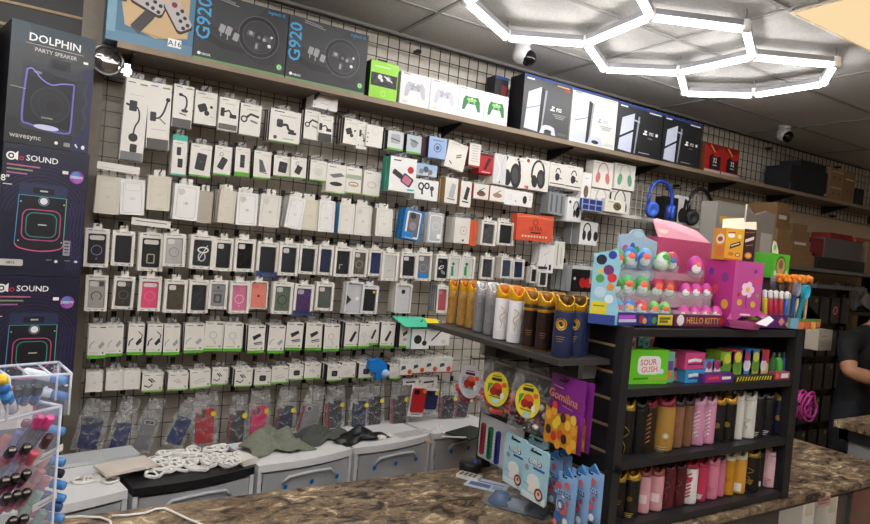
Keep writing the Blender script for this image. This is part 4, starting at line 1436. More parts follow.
mixed((411.3, 325), (428.5, 349), 3.37, 'cable_card', 'cable', 'teal edged card with dark round plug below a teal flap', [('r', 0, 0, .08, 1, TEAL), ('r', 0, .85, 1, 1, TEAL), ('e', .4, .4, .2, DK), ('e', .75, .25, .12, DK), ('l', [(.75, .3), (.78, .8)], .05, INK)], PURE, 2, top=TEAL)
mixed((429.3, 325.5), (449, 345.5), 3.38, 'cable_card', 'cable', 'yellow topped white card with long black lead', [('r', 0, .86, .75, 1, YEL), ('l', [(.15, .25), (.5, .65), (.7, .9)], .06, DK), ('r', .62, .1, .8, .3, m('#d8cfae'))], PURE, 2, top=YEL)
for nm, x0, y0, x1, y1, colr, lab in (('teal_flap', 399, 317, 428, 326, '#4fc9a4', 'teal cardboard flap lying over the cable packs near the gold cans'), ('yellow_flap', 425, 318.5, 441, 327.5, '#f0d81f', 'yellow cardboard flap lying beside the teal flap')):
    a, b = onY(x0, (y0 + y1) / 2, 3.37), onY(x1, (y0 + y1) / 2, 3.37)
    w = b.x - a.x
    mb = MB()
    mb.add([(-w / 2 + .03, -.02, .0), (w / 2, -.02, .0), (w / 2 - .01, .05, .05), (-w / 2 - .03, .05, .055), (-w / 2 + .03, -.02, -.003), (w / 2, -.02, -.003), (w / 2 - .01, .05, .047), (-w / 2 - .03, .05, .052)],
           [(0, 1, 2, 3), (7, 6, 5, 4), (0, 4, 5, 1), (1, 5, 6, 2), (2, 6, 7, 3), (3, 7, 4, 0)], m(colr, 0.5))
    o = mb.obj(nm, loc=((a.x + b.x) / 2, 3.36, onY(x0, y1, 3.36).z))
    tag(o, lab, 'cardboard flap')
rp = [((401, 360), (412.5, 375.6)), ((413.2, 359.3), (425, 373.6)), ((425.9, 357.8), (437.5, 372.4)), ((438.8, 357.6), (451.5, 372.4))]
row([(a, b, 'white pack with red dot and dark slanted plug', dict(g=[('p', [(.1, .35), (.45, .45), (.4, .65), (.12, .6)], m('#2c4a5c')), ('e', .75, .25, .16, m('#d2543c')), ('r', 0, 0, 1, .06, m('#8a1f22')), ('r', .1, .75, .6, .95, m('#c9d9d4'))], n=3, d=.035)) for a, b in rp], 3.38, 'red footed pack row', 'gadget', 'gadget_pack', mk_plain('gadget_pack', None))

# ---------------------------------------------------------------- clear bags with phone cases
FILMB = clear('#f4f6f8', 0.15, 0.06, 0.9, 24.0)


def bagged(TL, TR, BL, bagtop, bagbot, col, label, kind='slab', hole='#26272a', dot=None, side=None, Y=3.42, hookn='', bw=1.55):
    tl, tr, bl = onY(*TL, Y), onY(*TR, Y), onY(*BL, Y)
    w = (tr - tl).length
    h = (tl - bl).length
    ang = math.atan2(tl.x - bl.x, tl.z - bl.z)
    cx, cz = (tl.x + tr.x + bl.x + (tr.x + bl.x - tl.x)) / 4, (tl.z + tr.z + bl.z + (tr.z + bl.z - tl.z)) / 4
    zt, zb = onY(TL[0], bagtop, Y).z, onY(BL[0], bagbot, Y).z
    H = max(zt - zb, h * 1.2)
    root = empty('bagged_phone_case', (cx, Y, cz - h * .5))
    root.rotation_euler = (0, ang, 0)
    tag(root, label, 'phone case', 'bagged phone cases')
    mb = MB()
    mb.prism(rrect(-w / 2, 0, w / 2, h, w * .14, 4), -.006, .006, m(col, 0.45))
    pr = []
    if kind == 'sq':
        pr = [('rr', .08, .76, .5, .96, .1, m(hole))]
    elif kind == 'bar':
        pr = [('rr', .1, .76, .9, .95, .06, m(hole)), ('l', [(.15, .855), (.85, .855)], .02, INK)]
    elif kind == 'pill':
        pr = [('rr', .12, .8, .88, .93, .12, m('#e0e0e2')), ('rr', .17, .815, .83, .915, .1, m('#1c1c1e'))]
    elif kind == 'round':
        pr = [('e', .3, .84, .2, m('#e0e0e2')), ('e', .3, .84, .16, m('#1c1c1e'))]
    pr += [('l', [(.3, .1), (.7, .1)], .03, m(col, .3))]
    gfx(mb, w, h, pr, -.006)
    if side:
        mb.box(-w / 2 - .012, -w / 2, -.004, .02, 0.0, h * .9, m(side))
    mb.obj('phone_case', root)
    bwid = w * bw
    mb = MB()
    off = (zb - (cz - h * .5)) - .005
    mb.pillow(bwid, H, .05, FILMB, 12, 16, .006, .25, min(off, -.01))
    mb.obj('clear_bag', root)
    if dot:
        mb = MB()
        mb.add([(.014 * math.cos(a * PI / 7), 0, .014 * math.sin(a * PI / 7)) for a in range(14)], [tuple(range(14))], m(dot, .5))
        o = mb.obj('price_dot', root, (w * .38, -.03, h * .88))
        o['label'] = 'yellow round price sticker' if dot != '#e58a2a' else 'orange round price sticker'
    tx, tz = cx + math.sin(ang) * (H * .5), cz + math.cos(ang) * (H * .5)
    hook(tx, zt - .02, Y - .02, 'black wire hook for the ' + hookn + ' bagged case', 'peg hooks')
    return root


YD = '#e8d53a'
bags = [
    ((81.5, 417), (101.3, 418.7), (72.9, 447.9), 398, 450.5, '#22285a', 'leaning navy phone case with barred camera in clear bag, first of the bags', 'bar', '#151726', None, None),
    ((113.3, 422), (128.8, 423), (103.8, 453.9), 395.5, 457, '#23285e', 'leaning navy phone case with dark square camera, second of the bags', 'sq', '#12142a', None, None),
    ((139.9, 417), (153.7, 418.7), (128.8, 448), 396, 452, '#7a7a7c', 'grey phone case with pill shaped camera in clear bag, third bag', 'pill', '', None, None),
    ((172.9, 416), (187.5, 417), (160, 442.7), 395.5, 447, '#2a3568', 'strongly leaning blue phone case above the coiled white cables', 'sq', '#15182e', None, None),
    ((197, 409), (215, 408.4), (195, 443.6), 391, 446, '#b01f2b', 'bright red phone case in clear bag with yellow sticker', 'sq', '#3a1418', YD, None),
    ((232, 411), (245, 410), (229, 443.6), 393, 446, '#3a3a3e', 'black phone case in a glossy creased bag beside the red one', 'slab', '', YD, '#7a2030'),
    ((252, 406.6), (267.4, 405.8), (249.4, 438.4), 389.5, 441, '#d61b66', 'hot pink phone case in clear bag behind the green grey cloth', 'sq', '#3a1428', YD, None),
    ((279.8, 407), (293.5, 404.4), (277, 437), 386, 440, '#1f2847', 'navy phone case in clear bag behind the dark grey cloth', 'sq', '#10131f', YD, '#7a2a36'),
    ((303.8, 402.7), (316.7, 406), (296, 430), 384.6, 434, '#85858a', 'grey phone case with round camera, leaning in its bag', 'round', '', None, '#8a3040'),
    ((328.8, 401), (342.5, 400), (327, 430), 385, 433, '#27292b', 'charcoal phone case with red edge in clear bag', 'sq', '#17181a', YD, '#a02434'),
    ((353.7, 401), (366.6, 401), (352, 429.3), 384, 432, '#202a48', 'dark blue phone case above the black crumpled bag', 'sq', '#12172a', YD, None),
    ((368.9, 397.2), (382, 396.3), (367.3, 424.9), 382, 429, '#17171a', 'black phone case with yellow sticker in its middle, by the dark blue one', 'sq', '#0c0c0e', YD, None),
    ((394.4, 396.3), (406.8, 395.3), (394.4, 424), 381, 427, '#1f2022', 'black phone case in wide bag with crimson back beside the red card', 'sq', '#0f0f11', YD, '#8a1c34'),
    ((443, 396), (454.5, 394.4), (441, 419), 381, 423, '#1b1b1d', 'black phone case in clear bag with pink edge near the rack', 'sq', '#0e0e10', YD, '#8a2a50'),
    ((458.3, 395.3), (468.8, 395.3), (454.5, 417), 382, 421, '#252628', 'last bagged black phone case, half behind the rack', 'slab', '', None, '#8a2a50'),
]
for i, bdat in enumerate(bags):
    bagged(*bdat[:5], bdat[5], bdat[6], bdat[7], bdat[8], bdat[9], bdat[10], hookn=ORD[i], Y=3.43 + .01 * (i % 2))
# two phone cases on white cards
for TLx, TLy, BRx, BRy, col, lab, dot in ((410.3, 386, 422.5, 415.8, '#b81f26', 'red phone case on a white hanging card', '#e58a2a'), (423.8, 389, 435.2, 412, '#262a58', 'navy phone case on a white hanging card', YD)):
    a, b = onY(TLx, TLy, 3.40), onY(BRx, BRy, 3.40)
    w, h = b.x - a.x, a.z - b.z
    root = carton(w, h, .008, [('l', [(.2, .06), (.8, .06)], .03, INK)], PURE, tab=WHITE).obj('carded_phone_case', loc=((a.x + b.x) / 2, 3.40, b.z), rot=(0, math.radians(5), 0))
    tag(root, lab, 'phone case', 'carded phone cases')
    mb = MB()
    mb.prism(rrect(-w * .44, h * .14, w * .44, h * .92, w * .12), -.012, -.001, m(col, .45))
    gfx(mb, w, h, [('rr', .12, .72, .5, .88, .08, m('#1a1416'))], -.012)
    mb.obj('phone_case', root)
    mb = MB()
    mb.add([(.014 * math.cos(a_ * PI / 7), 0, .014 * math.sin(a_ * PI / 7)) for a_ in range(14)], [tuple(range(14))], m(dot))
    mb.obj('price_dot', root, (w * .3, -.016, h * .84))
    hook((a.x + b.x) / 2 + .01, a.z + .02, 3.39, 'black wire hook for the ' + lab, 'peg hooks')
# white cards peeking above them
for i, (x0, y0, x1, y1) in enumerate(((403, 379, 418, 384.5), (419, 377, 437, 386))):
    a, b = onY(x0, y0, 3.42), onY(x1, y1, 3.42)
    o = carton(b.x - a.x, a.z - b.z, .03, [('l', [(.2, .4), (.8, .5)], .08, DK)], PURE).obj('header_card', loc=((a.x + b.x) / 2, 3.42, b.z), rot=(0, .03, 0))
    tag(o, ('white card over the red carded phone case', 'white card with black mark over the navy carded phone case')[i], 'card')
    hook((a.x + b.x) / 2, a.z + .01, 3.41, ('black wire hook for the plain white card', 'black wire hook for the white card with black mark')[i], 'peg hooks')

# ================================================================ BOXES ON THE WALL SHELF
SY = 3.315


def shelf_box(BL, BR, TR, nm, label, cat, g, body, d=.2, side=None, top=None, group=None, Y=SY, h=None):
    a, b = onY(BL[0], BL[1], Y), onY(BR[0], BR[1], Y)
    if h is None:
        h = onY(TR[0], TR[1], Y).z - (a.z + b.z) / 2
    w = b.x - a.x
    o = carton(w, h, d, g, body, side, top).obj(nm, loc=((a.x + b.x) / 2, Y, STOP + .0005))
    return tag(o, label, cat, group)


CY_ = m('#3a9bd0', 0.45)
SANDB = m('#c9ab80', 0.5)
stick = []
for du, dv, rot in ((.45, .62, -.35), (.80, .52, -1.0)):
    stick += [('rr', du - .2, dv - .12, du + .2, dv + .13, .05, m('#3a2622'), rot), ('rr', du - .19, dv - .08, du + .19, dv + .15, .05, m('#b9b2b2'), rot)]
    for q in range(6):
        ox, oy = -.06 + .07 * (q % 3), .05 - .1 * (q // 3)
        stick.append(('e', du + .05 + ox * math.cos(rot) - oy * .6 * math.sin(rot), dv + ox * 1.6 * math.sin(rot) + oy * math.cos(rot), .024, DK))
    stick += [('e', du - .1 * math.cos(rot), dv - .16 * math.sin(rot) * .8 + .06, .035, m('#8e2f2a'))]
shelf_box((105.5, 33.5), (192, 54), (196, 0), 'arcade_stick_box', 'sandy and blue box with two white arcade controllers at the shelf end', 'game controller box',
          [('r', 0, 0, 1, .15, m('#5f88a2')), ('p', [(.1, .85), (.2, .25), (.55, .15), (.95, .25), (.97, .95), (.3, 1)], SANDB), ('r', .93, .15, 1, 1, m('#4f7a96')), ('r', 0, .12, .1, 1, m('#7aa0b4'))] + stick +
          [('p', [(.26, .24), (.5, .48), (.52, .42), (.36, .16)], m('#54473f')), ('p', [(.26, .26), (.42, .52), (.54, .46), (.38, .2)], m('#3a3838'))] +
          [('r', .12, .56 + .09 * i, .2, .62 + .09 * i, m('#2c3e4a')) for i in range(4)] +
          [('r', .70, .08, .86, .2, PURE), ('t', 'A16', .78, .14, .08, m('#2c4a6a')), ('l', [(.4, .2), (.62, .17)], .015, m('#b8925a'))], m('#4b7690'), .26, h=.33)


def wheel_face(seed):
    WH = m('#060607', 0.4)
    SIL = m('#9b9b9d', 0.4)
    return [('r', 0, 0, 1, .035, m('#5f9e5a')), ('p', [(0, .62), (.25, .5), (.45, .55), (.75, 1), (0, 1)], m('#37383b')),
            ('p', [(0, .35), (.3, .22), (.55, .22), (.55, .3), (.3, .32), (0, .5)], m('#1c1c1f')), ('p', [(.55, .2), (.7, .12), (.88, .15), (.9, .45)], m('#232326')),
            ('t', 'G920', .085, .60, .20, CY_, PI / 2), ('ring', .68, .52, .20, .056, WH), ('ring', .68, .52, .226, .008, m('#5d5d61')), ('ring', .68, .52, .178, .006, m('#55555a')), ('e', .68, .52, .055, m('#222225')),
            ('l', [(.55, .56), (.63, .54)], .06, m('#555558')), ('l', [(.73, .54), (.82, .50)], .055, m('#4e4e52')), ('l', [(.675, .45), (.655, .32)], .05, m('#444447')), ('e', .59, .56, .022, SIL), ('e', .74, .50, .02, SIL), ('e', .8, .42, .02, m('#e3e3e3')), ('e', .82, .56, .014, m('#d4d4d4')), ('e', .68, .52, .02, m('#6d6d70')),
            ('l', [(.66, .42), (.655, .34)], .025, SIL), ('rr', .25, .46, .31, .58, .01, SIL, -.25), ('rr', .32, .44, .38, .57, .01, SIL, -.25), ('rr', .40, .38, .46, .5, .01, SIL, -.25),
            ('l', [(.27, .40), (.27, .5)], .012, SIL), ('l', [(.34, .37), (.34, .48)], .012, SIL), ('e', .06, .09, .018, PURE), ('t', 'XBOX', .13, .085, .035, PURE), ('e', .93, .14, .034, m('#62b257')), ('ring', .93, .14, .018, .008, m('#cfe8c9')),
            ('t', 'logitech G', .86, .93, .06, CY_), ('l', [(.18, .97), (.4, .93)], .012, GREY), ('l', [(.18, .94), (.44, .895)], .012, GREY)]


gb = m('#2e2e31', 0.5)
shelf_box((192.5, 55.3), (284.2, 75.4), (289.7, 12), 'steering_wheel_box', 'dark racing wheel box with blue lettering next to the arcade controllers', 'game controller box', wheel_face(0), gb, .24, group='racing wheel boxes', h=.335)
shelf_box((285, 75.9), (364, 93.9), (369, 33.7), 'steering_wheel_box', 'dark racing wheel box with blue lettering next to the lime green pack', 'game controller box', wheel_face(1), gb, .24, group='racing wheel boxes', h=.335)
LIME = m('#8ccf25', 0.4)
o = shelf_box((368.5, 95.5), (396, 101.8), (399, 65), 'controller_pack', 'lime green pack with black patterned game controller in its window', 'game controller', [
    ('r', .03, .33, .97, .68, m('#101012')), ('p', [(.12, .36), (.25, .62), (.4, .66), (.62, .66), (.78, .62), (.9, .36), (.75, .42), (.62, .48), (.4, .48), (.28, .42)], m('#2b2b2d')), ('e', .35, .58, .08, m('#c9c9cc')), ('e', .65, .57, .08, m('#9a9aa0')), ('e', .42, .5, .05, m('#dcdce0')), ('l', [(.5, .62), (.8, .5)], .03, PURE),
    ('l', [(.15, .85), (.7, .86)], .03, m('#cbe89a')), ('ring', .5, .15, .08, .02, m('#b7e070'))], LIME, .09, side=m('#17310d'))
mb = MB()
mb.box(-.03, .03, -.001, 0, 0, .035, m('#151515'))
mb.obj('hang_loop', o, (0, .045, onY(396, 67, SY).z - STOP))


def pad(u, v, s, c1, c2):
    """game controller outline"""
    P = [(-.5, -.42), (-.36, -.45), (-.22, -.08), (.22, -.08), (.36, -.45), (.5, -.42), (.46, .12), (.34, .38), (.2, .34), (-.2, .34), (-.34, .38), (-.46, .12)]
    L = [('p', [(u + x * s, v + y * s * .8) for x, y in P], c1)]
    L += [('p', [(u + x * s * .6, v + (y * .45 + .1) * s * .8) for x, y in P[6:] + P[2:4]], c2), ('e', u - .15 * s, v - .0 * s, .055 * s, m('#8f9092')), ('e', u + .15 * s, v - .0 * s, .055 * s, m('#8f9092')), ('e', u, v + .2 * s, .04 * s, PURE)]
    return L


wp = m('#dcdcda', 0.45)
for i, (BL, BR, TR, lab, c1, c2) in enumerate((((399, 102.5), (428.3, 109.3), (430.5, 77), 'white box with white controller beside the lime green pack', m('#b4b4be'), m('#9fa0aa')),
                                              ((428.9, 109.5), (457, 114.8), (459, 84), 'white box with white controller beside a green controller box', m('#bfbfc8'), m('#a8a9b2')),
                                              ((457.5, 115), (482.6, 120.6), (484.5, 91), 'white box with green controller between white and green ones', m('#24713a'), m('#7fc45a')),
                                              ((483.2, 120.8), (506.3, 126.2), (508.5, 96.5), 'white box with green controller next to the black console box', m('#24713a'), m('#86cc60')))):
    shelf_box(BL, BR, TR, 'controller_box', lab, 'game controller', [('l', [(.08, .95), (.3, .95)], .02, INK), ('l', [(.8, .95), (.92, .95)], .015, PALE)] + pad(.5, .52, .72, c1, c2) + [('l', [(.08, .12), (.3, .12)], .015, PALE), ('l', [(.08, .08), (.25, .08)], .015, PALE)], wp, .07, group='boxed game controllers', h=.19)


def console_face(dark, pro):
    ink = PURE if dark else m('#8b9a96')
    bodyw = m('#c3c8dc', 0.4)
    L = [('r', 0, .955, 1, 1, m('#26438a')), ('l', [(.05, .935), (.2, .935)], .02, ink), ('l', [(.68, .93), (.95, .93)], .018, m('#e0b050') if not pro else ink)]
    L += [('p', [(.06, .06), (.1, .70), (.36, .84), (.34, .04)], bodyw), ('p', [(.36, .84), (.34, .04), (.40, .04), (.44, .80)], m('#15161a')), ('p', [(.44, .80), (.40, .04), (.425, .04), (.48, .79)], m('#8f93a0'))]
    if pro:
        L += [('p', [(.07, .33), (.36, .52), (.36, .47), (.07, .28)], m('#17181c')), ('p', [(.36, .72), (.48, .7), (.48, .67), (.36, .69)], m('#b0b4c0'))]
    else:
        L += [('p', [(.07, .41), (.36, .52), (.36, .505), (.07, .395)], m('#55586a'))]
    L += [('t', 'PS5', .755, .50, .065, ink), ('p', [(.60, .47), (.625, .47), (.625, .55), (.60, .55)], ink), ('l', [(.57, .475), (.66, .475)], .022, ink), ('e', .64, .53, .014, ink)]
    if pro:
        L += [('r', .85, .47, .9, .53, ink), ('l', [(.68, .40), (.78, .40)], .012, GREY), ('l', [(.5, .08), (.75, .08)], .015, GREY)]
    else:
        L += [('l', [(.62, .41), (.9, .41)], .012, GREY), ('l', [(.66, .38), (.88, .38)], .012, GREY), ('l', [(.68, .35), (.86, .35)], .012, GREY)]
        L += [('p', [(.38, .03), (.42, .16), (.5, .19), (.6, .19), (.68, .16), (.72, .03), (.64, .03), (.6, .08), (.5, .08), (.46, .03)], bodyw), ('e', .55, .08, .08, m('#202126'), .03), ('r', .76, .05, .96, .10, m('#55565a' if dark else '#c9c9c9')), ('r', .84, .86, .95, .90, RED if dark else wp)]
    return L


kb_ = m('#222326', 0.42)
navy = m('#141624', 0.45)
shelf_box((520.3, 129.5), (567.8, 139), (574.2, 86.6), 'console_box', 'dark grey games console box beside the white controller boxes', 'game console box', console_face(True, False), m('#3a3b3e', 0.42), .15, side=m('#111216'), top=m('#26438a'), h=.375)
shelf_box((569, 139.5), (614, 149.3), (619.2, 100.3), 'console_box', 'white games console box between the dark ones', 'game console box', console_face(False, False), m('#d6d8d4', 0.45), .15, side=m('#dcdcd8'), top=m('#3a55a0'), h=.372)
shelf_box((614.6, 149.5), (659.8, 158), (664, 110.6), 'console_box', 'black games console box with banded console, next to the white one', 'game console box', console_face(True, True), kb_, .15, side=navy, top=m('#1d2a58'), group='black console boxes', h=.365)
shelf_box((660.6, 158.2), (699, 166.4), (703, 121), 'console_box', 'black games console box with banded console, next to the red packs', 'game console box', console_face(True, True), kb_, .15, side=navy, top=m('#1d2a58'), group='black console boxes', h=.36)
# darker accessory box behind the controller boxes
p = onY(505, 100, 3.46)
o = carton(.11, .36, .1, [('r', 0, .95, 1, 1, m('#26438a')), ('rr', .5, .55, .9, .85, .1, m('#7a1f26')), ('e', .3, .6, .12, m('#b8b0b0'), .2)], m('#15151b'), top=m('#26438a')).obj('headset_box', loc=(onY(498, 100, 3.46).x + .02, 3.46, STOP + .0005))
tag(o, 'dark blue topped box standing behind the green controller boxes', 'box')
for i, (BL, BR, TR, lab) in enumerate((((704, 167.4), (720, 171), (722.5, 146), 'red box with black shield picture next to the black console boxes'), ((721, 171.2), (737.5, 175.2), (740, 149), 'red box with black shield picture, farther from the console boxes'))):
    shelf_box(BL, BR, TR, 'game_box', lab, 'game box', [('r', 0, .0, 1, .1, m('#c9b0a8')), ('p', [(.0, .95), (.5, .7), (1, .95), (1, 1), (0, 1)], m('#7d1512')), ('p', [(.28, .12), (.28, .55), (.45, .68), (.62, .55), (.95, .6), (.95, .12)], m('#1d1517')), ('l', [(.3, .95), (.6, .72)], .06, m('#d89a50')), ('t', '32', .62, .44, .17, PURE), ('l', [(.5, .27), (.74, .27)], .04, LGREY)], m('#a8201f', 0.45), .13, side=m('#6a3a28'), group='red boxes on the wall shelf', h=.235)
# big dark and brown cartons farther along
kraft = m('#8a6b4c', 0.7, 0, 0.08, 0, 8)
for i, (x0, x1, y, h, d, colr, lab) in enumerate(((789, 826, 192, .24, .24, '#14161f', 'dark navy carton standing on the far half of the wall shelf'),
                                                 (828, 842, 201, .155, .24, '#8a6b4c', 'brown carton on the wall shelf beside the navy carton, lower one'),
                                                 (842.5, 853, 203, .30, .24, '#7d6144', 'taller brown carton with punched holes on the wall shelf'),
                                                 (856, 862, 206, .17, .2, '#0f1014', 'small black carton at the far end of the wall shelf'))):
    Yc = 3.33
    a, b = onY(x0, y, Yc), onY(x1, y, Yc)
    g = [] if i in (0, 3) else [('r', .1, .75, .9, .8, m('#c9b79c')), ('e', .3, .4, .05, m('#1a140e')), ('e', .7, .4, .05, m('#1a140e'))]
    if i == 0:
        g = [('r', 0, .0, .02, .3, m('#6a6a6e')), ('p', [(.93, .05), (1, .1), (1, .2)], m('#bfc0c6'))]
    o = carton(b.x - a.x, h, d, g, m(colr, 0.6)).obj('carton', loc=((a.x + b.x) / 2, Yc, STOP + .0005))
    tag(o, lab, 'carton')
    if i == 1:
        c = copy_tree(o)
        c.location.z = STOP + .157
        tag(c, 'brown carton lying on top of the lower brown carton', 'carton')
    if i == 0:
        o2 = carton((b.x - a.x) * .7, .07, .2, [], m('#181a22', 0.6)).obj('carton', loc=(b.x - (b.x - a.x) * .35, Yc + .02, STOP + h + .001))
        tag(o2, 'flat black carton lying on the dark navy carton', 'carton')

# round convex mirror clipped at the shelf end
p = onY(107, 60, 3.42)
root = empty('round_mirror', (p.x, 3.42, p.z))
tag(root, 'round clear mirror disc clipped to the wall near the tall speaker box', 'mirror')
mb = MB()
mb.tube([(.068 * math.cos(i * PI / 12), 0, .068 * math.sin(i * PI / 12)) for i in range(24)], .008, m('#8c8a88', 0.3, 0.6), 6, True)
mb.obj('rim', root)
mb = MB()
mb.ball((0, .01, 0), .064, .02, .064, m('#86827e', 0.08, 0.75), 20, 10)
mb.obj('glass', root)
mb = MB()
mb.box(.05, .11, .0, .16, -.045, -.02, m('#b9b9bb', 0.25, 0.9))
mb.box(.075, .10, -.01, .03, -.06, -.0, m('#d2d2d4', 0.2, 0.9))
mb.obj('clamp', root)

# ================================================================ PARTY SPEAKER BOXES AT THE NEAR END
RB = math.radians(12)
bx = Vector((math.cos(RB), math.sin(RB), 0))
ptr = Vector((.143, 3.2, 0))
SPW = .318
cen = ptr - bx * (SPW / 2)
mb = MB()
mb.box(-SPW / 2 - .005, SPW / 2 + .005, .12, .33, 0, 1.095, m('#17171a', 0.5))
mb.box(-SPW / 2, SPW / 2, .118, .12, .05, 1.0, m('#222226', 0.5))
o = mb.obj('base_cabinet', loc=(cen.x, cen.y, 0), rot=(0, 0, RB))
tag(o, 'low black cabinet that carries the stack of speaker boxes', 'cabinet')
PUR = m('#6f66c4', 0.4)
NAVYB = m('#1d2036', 0.35)


def dolphin_face():
    L = [('p', [(0, .86), (.5, .84), (1, .9), (1, 1), (0, 1)], m('#33424b')), ('p', [(0, .8), (.25, .83), (.2, 1), (0, 1)], m('#3d4a52')), ('p', [(.78, 0), (1, 0), (1, .75), (.85, .7)], m('#272b4e')),
         ('t', 'DOLPHIN', .51, .89, .066, PURE, 0, .7), ('l', [(.17, .835), (.86, .835)], .006, LGREY), ('t', 'PARTY SPEAKER', .53, .795, .032, LGREY, 0, .66)]
    L += [('rr', .46, .66, .70, .75, .03, m('#262a33')), ('rr', .50, .66, .66, .72, .02, m('#14161f')),
          ('rr', .16, .13, .90, .67, .06, m('#33343e')), ('rr', .80, .15, .92, .62, .04, m('#2b2d38')), ('p', [(.2, .17), (.78, .17), (.8, .60), (.2, .63)], m('#17181e')),
          ('e', .36, .60, .17, m('#1f2128'), .055), ('e', .33, .61, .05, m('#7a7c82'), .018), ('e', .5, .36, .23, m('#202128')), ('ring', .5, .36, .23, .014, m('#34353f')), ('ring', .5, .36, .15, .01, m('#2c2d36')), ('e', .52, .35, .07, m('#121318'))]
    L += [('l', [(.205, .62), (.27, .63), (.38, .56), (.5, .53), (.62, .555), (.76, .57)], .016, m('#8f86dc')), ('l', [(.205, .62), (.185, .4), (.185, .2), (.26, .175), (.45, .15), (.62, .14), (.72, .145), (.76, .18), (.765, .4), (.77, .57)], .022, PUR),
          ('e', .47, .165, .15, m('#c9cbe8'), .035), ('t', 'DOLPHIN', .47, .245, .014, LGREY), ('l', [(.9, .2), (.935, .28), (.9, .36), (.935, .44), (.9, .52), (.93, .6)], .03, m('#3a3c48'))]
    L += [('t', 'wavesync', .235, .055, .042, LGREY, 0, .36), ('e', .60, .05, .022, PURE), ('rr', .69, .03, .77, .065, .01, GREY), ('l', [(.83, .065), (.86, .035)], .02, PURE), ('e', .93, .045, .022, PURE, .03), ('r', .86, .765, .92, .785, PURE), ('l', [(.03, .46), (.2, .455)], .006, LGREY)]
    return L


def sound_face():
    L = []
    for i in range(9):
        r = .36 + .045 * i
        L.append(('ring', .47, .45, r, .008, m(['#3d2b5c', '#4b2a5a', '#33305f'][i % 3]), r * 1.05, (-.9, PI * .95)))
    for i in range(5):
        L.append(('l', [(.80 + .04 * i, .05), (.84 + .03 * i, .2), (.78 + .045 * i, .38), (.83 + .035 * i, .6)], .007, m('#3b3768')))
    L += [('r', .0, .955, 1, 1, NAVYB), ('t', 'SOUND', .44, .905, .045, PURE, 0, .38), ('e', .09, .905, .055, PURE), ('e', .09, .905, .035, NAVYB), ('e', .09, .905, .018, PURE), ('p', [(.12, .92), (.165, .945), (.165, .875), (.12, .89)], PURE), ('ring', .205, .895, .022, .01, m('#c03a5a')),
          ('l', [(.05, .84), (.42, .84)], .02, m('#b06a8a')), ('l', [(.05, .81), (.34, .81)], .02, m('#8a9a6a')), ('l', [(.05, .78), (.28, .78)], .02, m('#a06a9a')), ('t', '8"', .04, .735, .05, PURE), ('l', [(.02, .69), (.12, .69)], .01, PURE)]
    L += [('rr', .20, .21, .76, .70, .03, m('#10121d')), ('rr', .20, .62, .76, .715, .03, m('#2a3352')), ('rr', .36, .64, .60, .685, .01, m('#141622')), ('l', [(.44, .662), (.53, .662)], .02, LGREY),
          ('l', [(.205, .62), (.755, .62)], .007, m('#4fa6a8')), ('l', [(.205, .62), (.19, .25)], .01, m('#4f8fc0')), ('l', [(.755, .62), (.755, .25)], .01, m('#6fae9a')), ('l', [(.19, .25), (.25, .215), (.48, .195), (.70, .215), (.755, .25)], .016, m('#d0608c')),
          ('e', .49, .585, .045, m('#dfe3ea')), ('ring', .49, .585, .06, .008, m('#8a90a0')), ('rro', .26, .28, .70, .515, .09, .014, m('#b0507f')), ('rro', .305, .305, .655, .49, .08, .012, m('#3c8a80')), ('rr', .32, .315, .64, .48, .08, m('#0c0d14')), ('l', [(.44, .40), (.54, .40)], .015, LGREY)]
    for u, v in ((.23, .57), (.73, .57), (.23, .27), (.73, .27)):
        L.append(('e', u, v, .009, LGREY))
    L += [('rr', .755, .17, .84, .29, .01, m('#9d97a8')), ('rr', .77, .19, .825, .275, .006, m('#5a5466'))] + [('r', .772 + .02 * (i % 3), .2 + .025 * (i // 3), .784 + .02 * (i % 3), .212 + .025 * (i // 3), LGREY) for i in range(9)]
    L += [('e', .855, .80, .088, m('#8a4aa0')), ('e', .87, .79, .06, m('#a85aa8')), ('e', .845, .815, .05, m('#4f86c4')), ('t', '5000W', .855, .80, .022, PURE), ('rr', .68, .815, .75, .84, .006, PURE), ('rr', .02, .075, .30, .125, .02, LGREY), ('t', '0813', .16, .10, .02, NAVYB),
          ('l', [(.56, .13), (.63, .13)], .012, GREY), ('e', .68, .12, .02, PURE), ('l', [(.78, .13), (.85, .13)], .012, GREY), ('e', .92, .125, .022, PURE, .016)]
    return L


SPH = .544
faces = (dolphin_face, sound_face, sound_face)
for i, z in enumerate((2.186, 1.641, 1.096)):
    hh = .498 if i == 0 else SPH - .001
    o = carton(SPW * (.98 if i == 0 else 1), hh, .30, faces[i](), m('#1a1b22', 0.35) if i == 0 else NAVYB, side=m('#20222e', 0.4)).obj('party_speaker_box', loc=(cen.x + (0 if i else -.005), cen.y, z + .0005), rot=(0, 0, RB + (.0 if i else .015)))
    tag(o, ('black party speaker box with large white lettering, topmost of the stack', 'navy speaker box with round pink lit speaker, middle of the stack', 'navy speaker box at the bottom of the stack behind the nail polish')[i], 'speaker box', 'stacked speaker boxes')
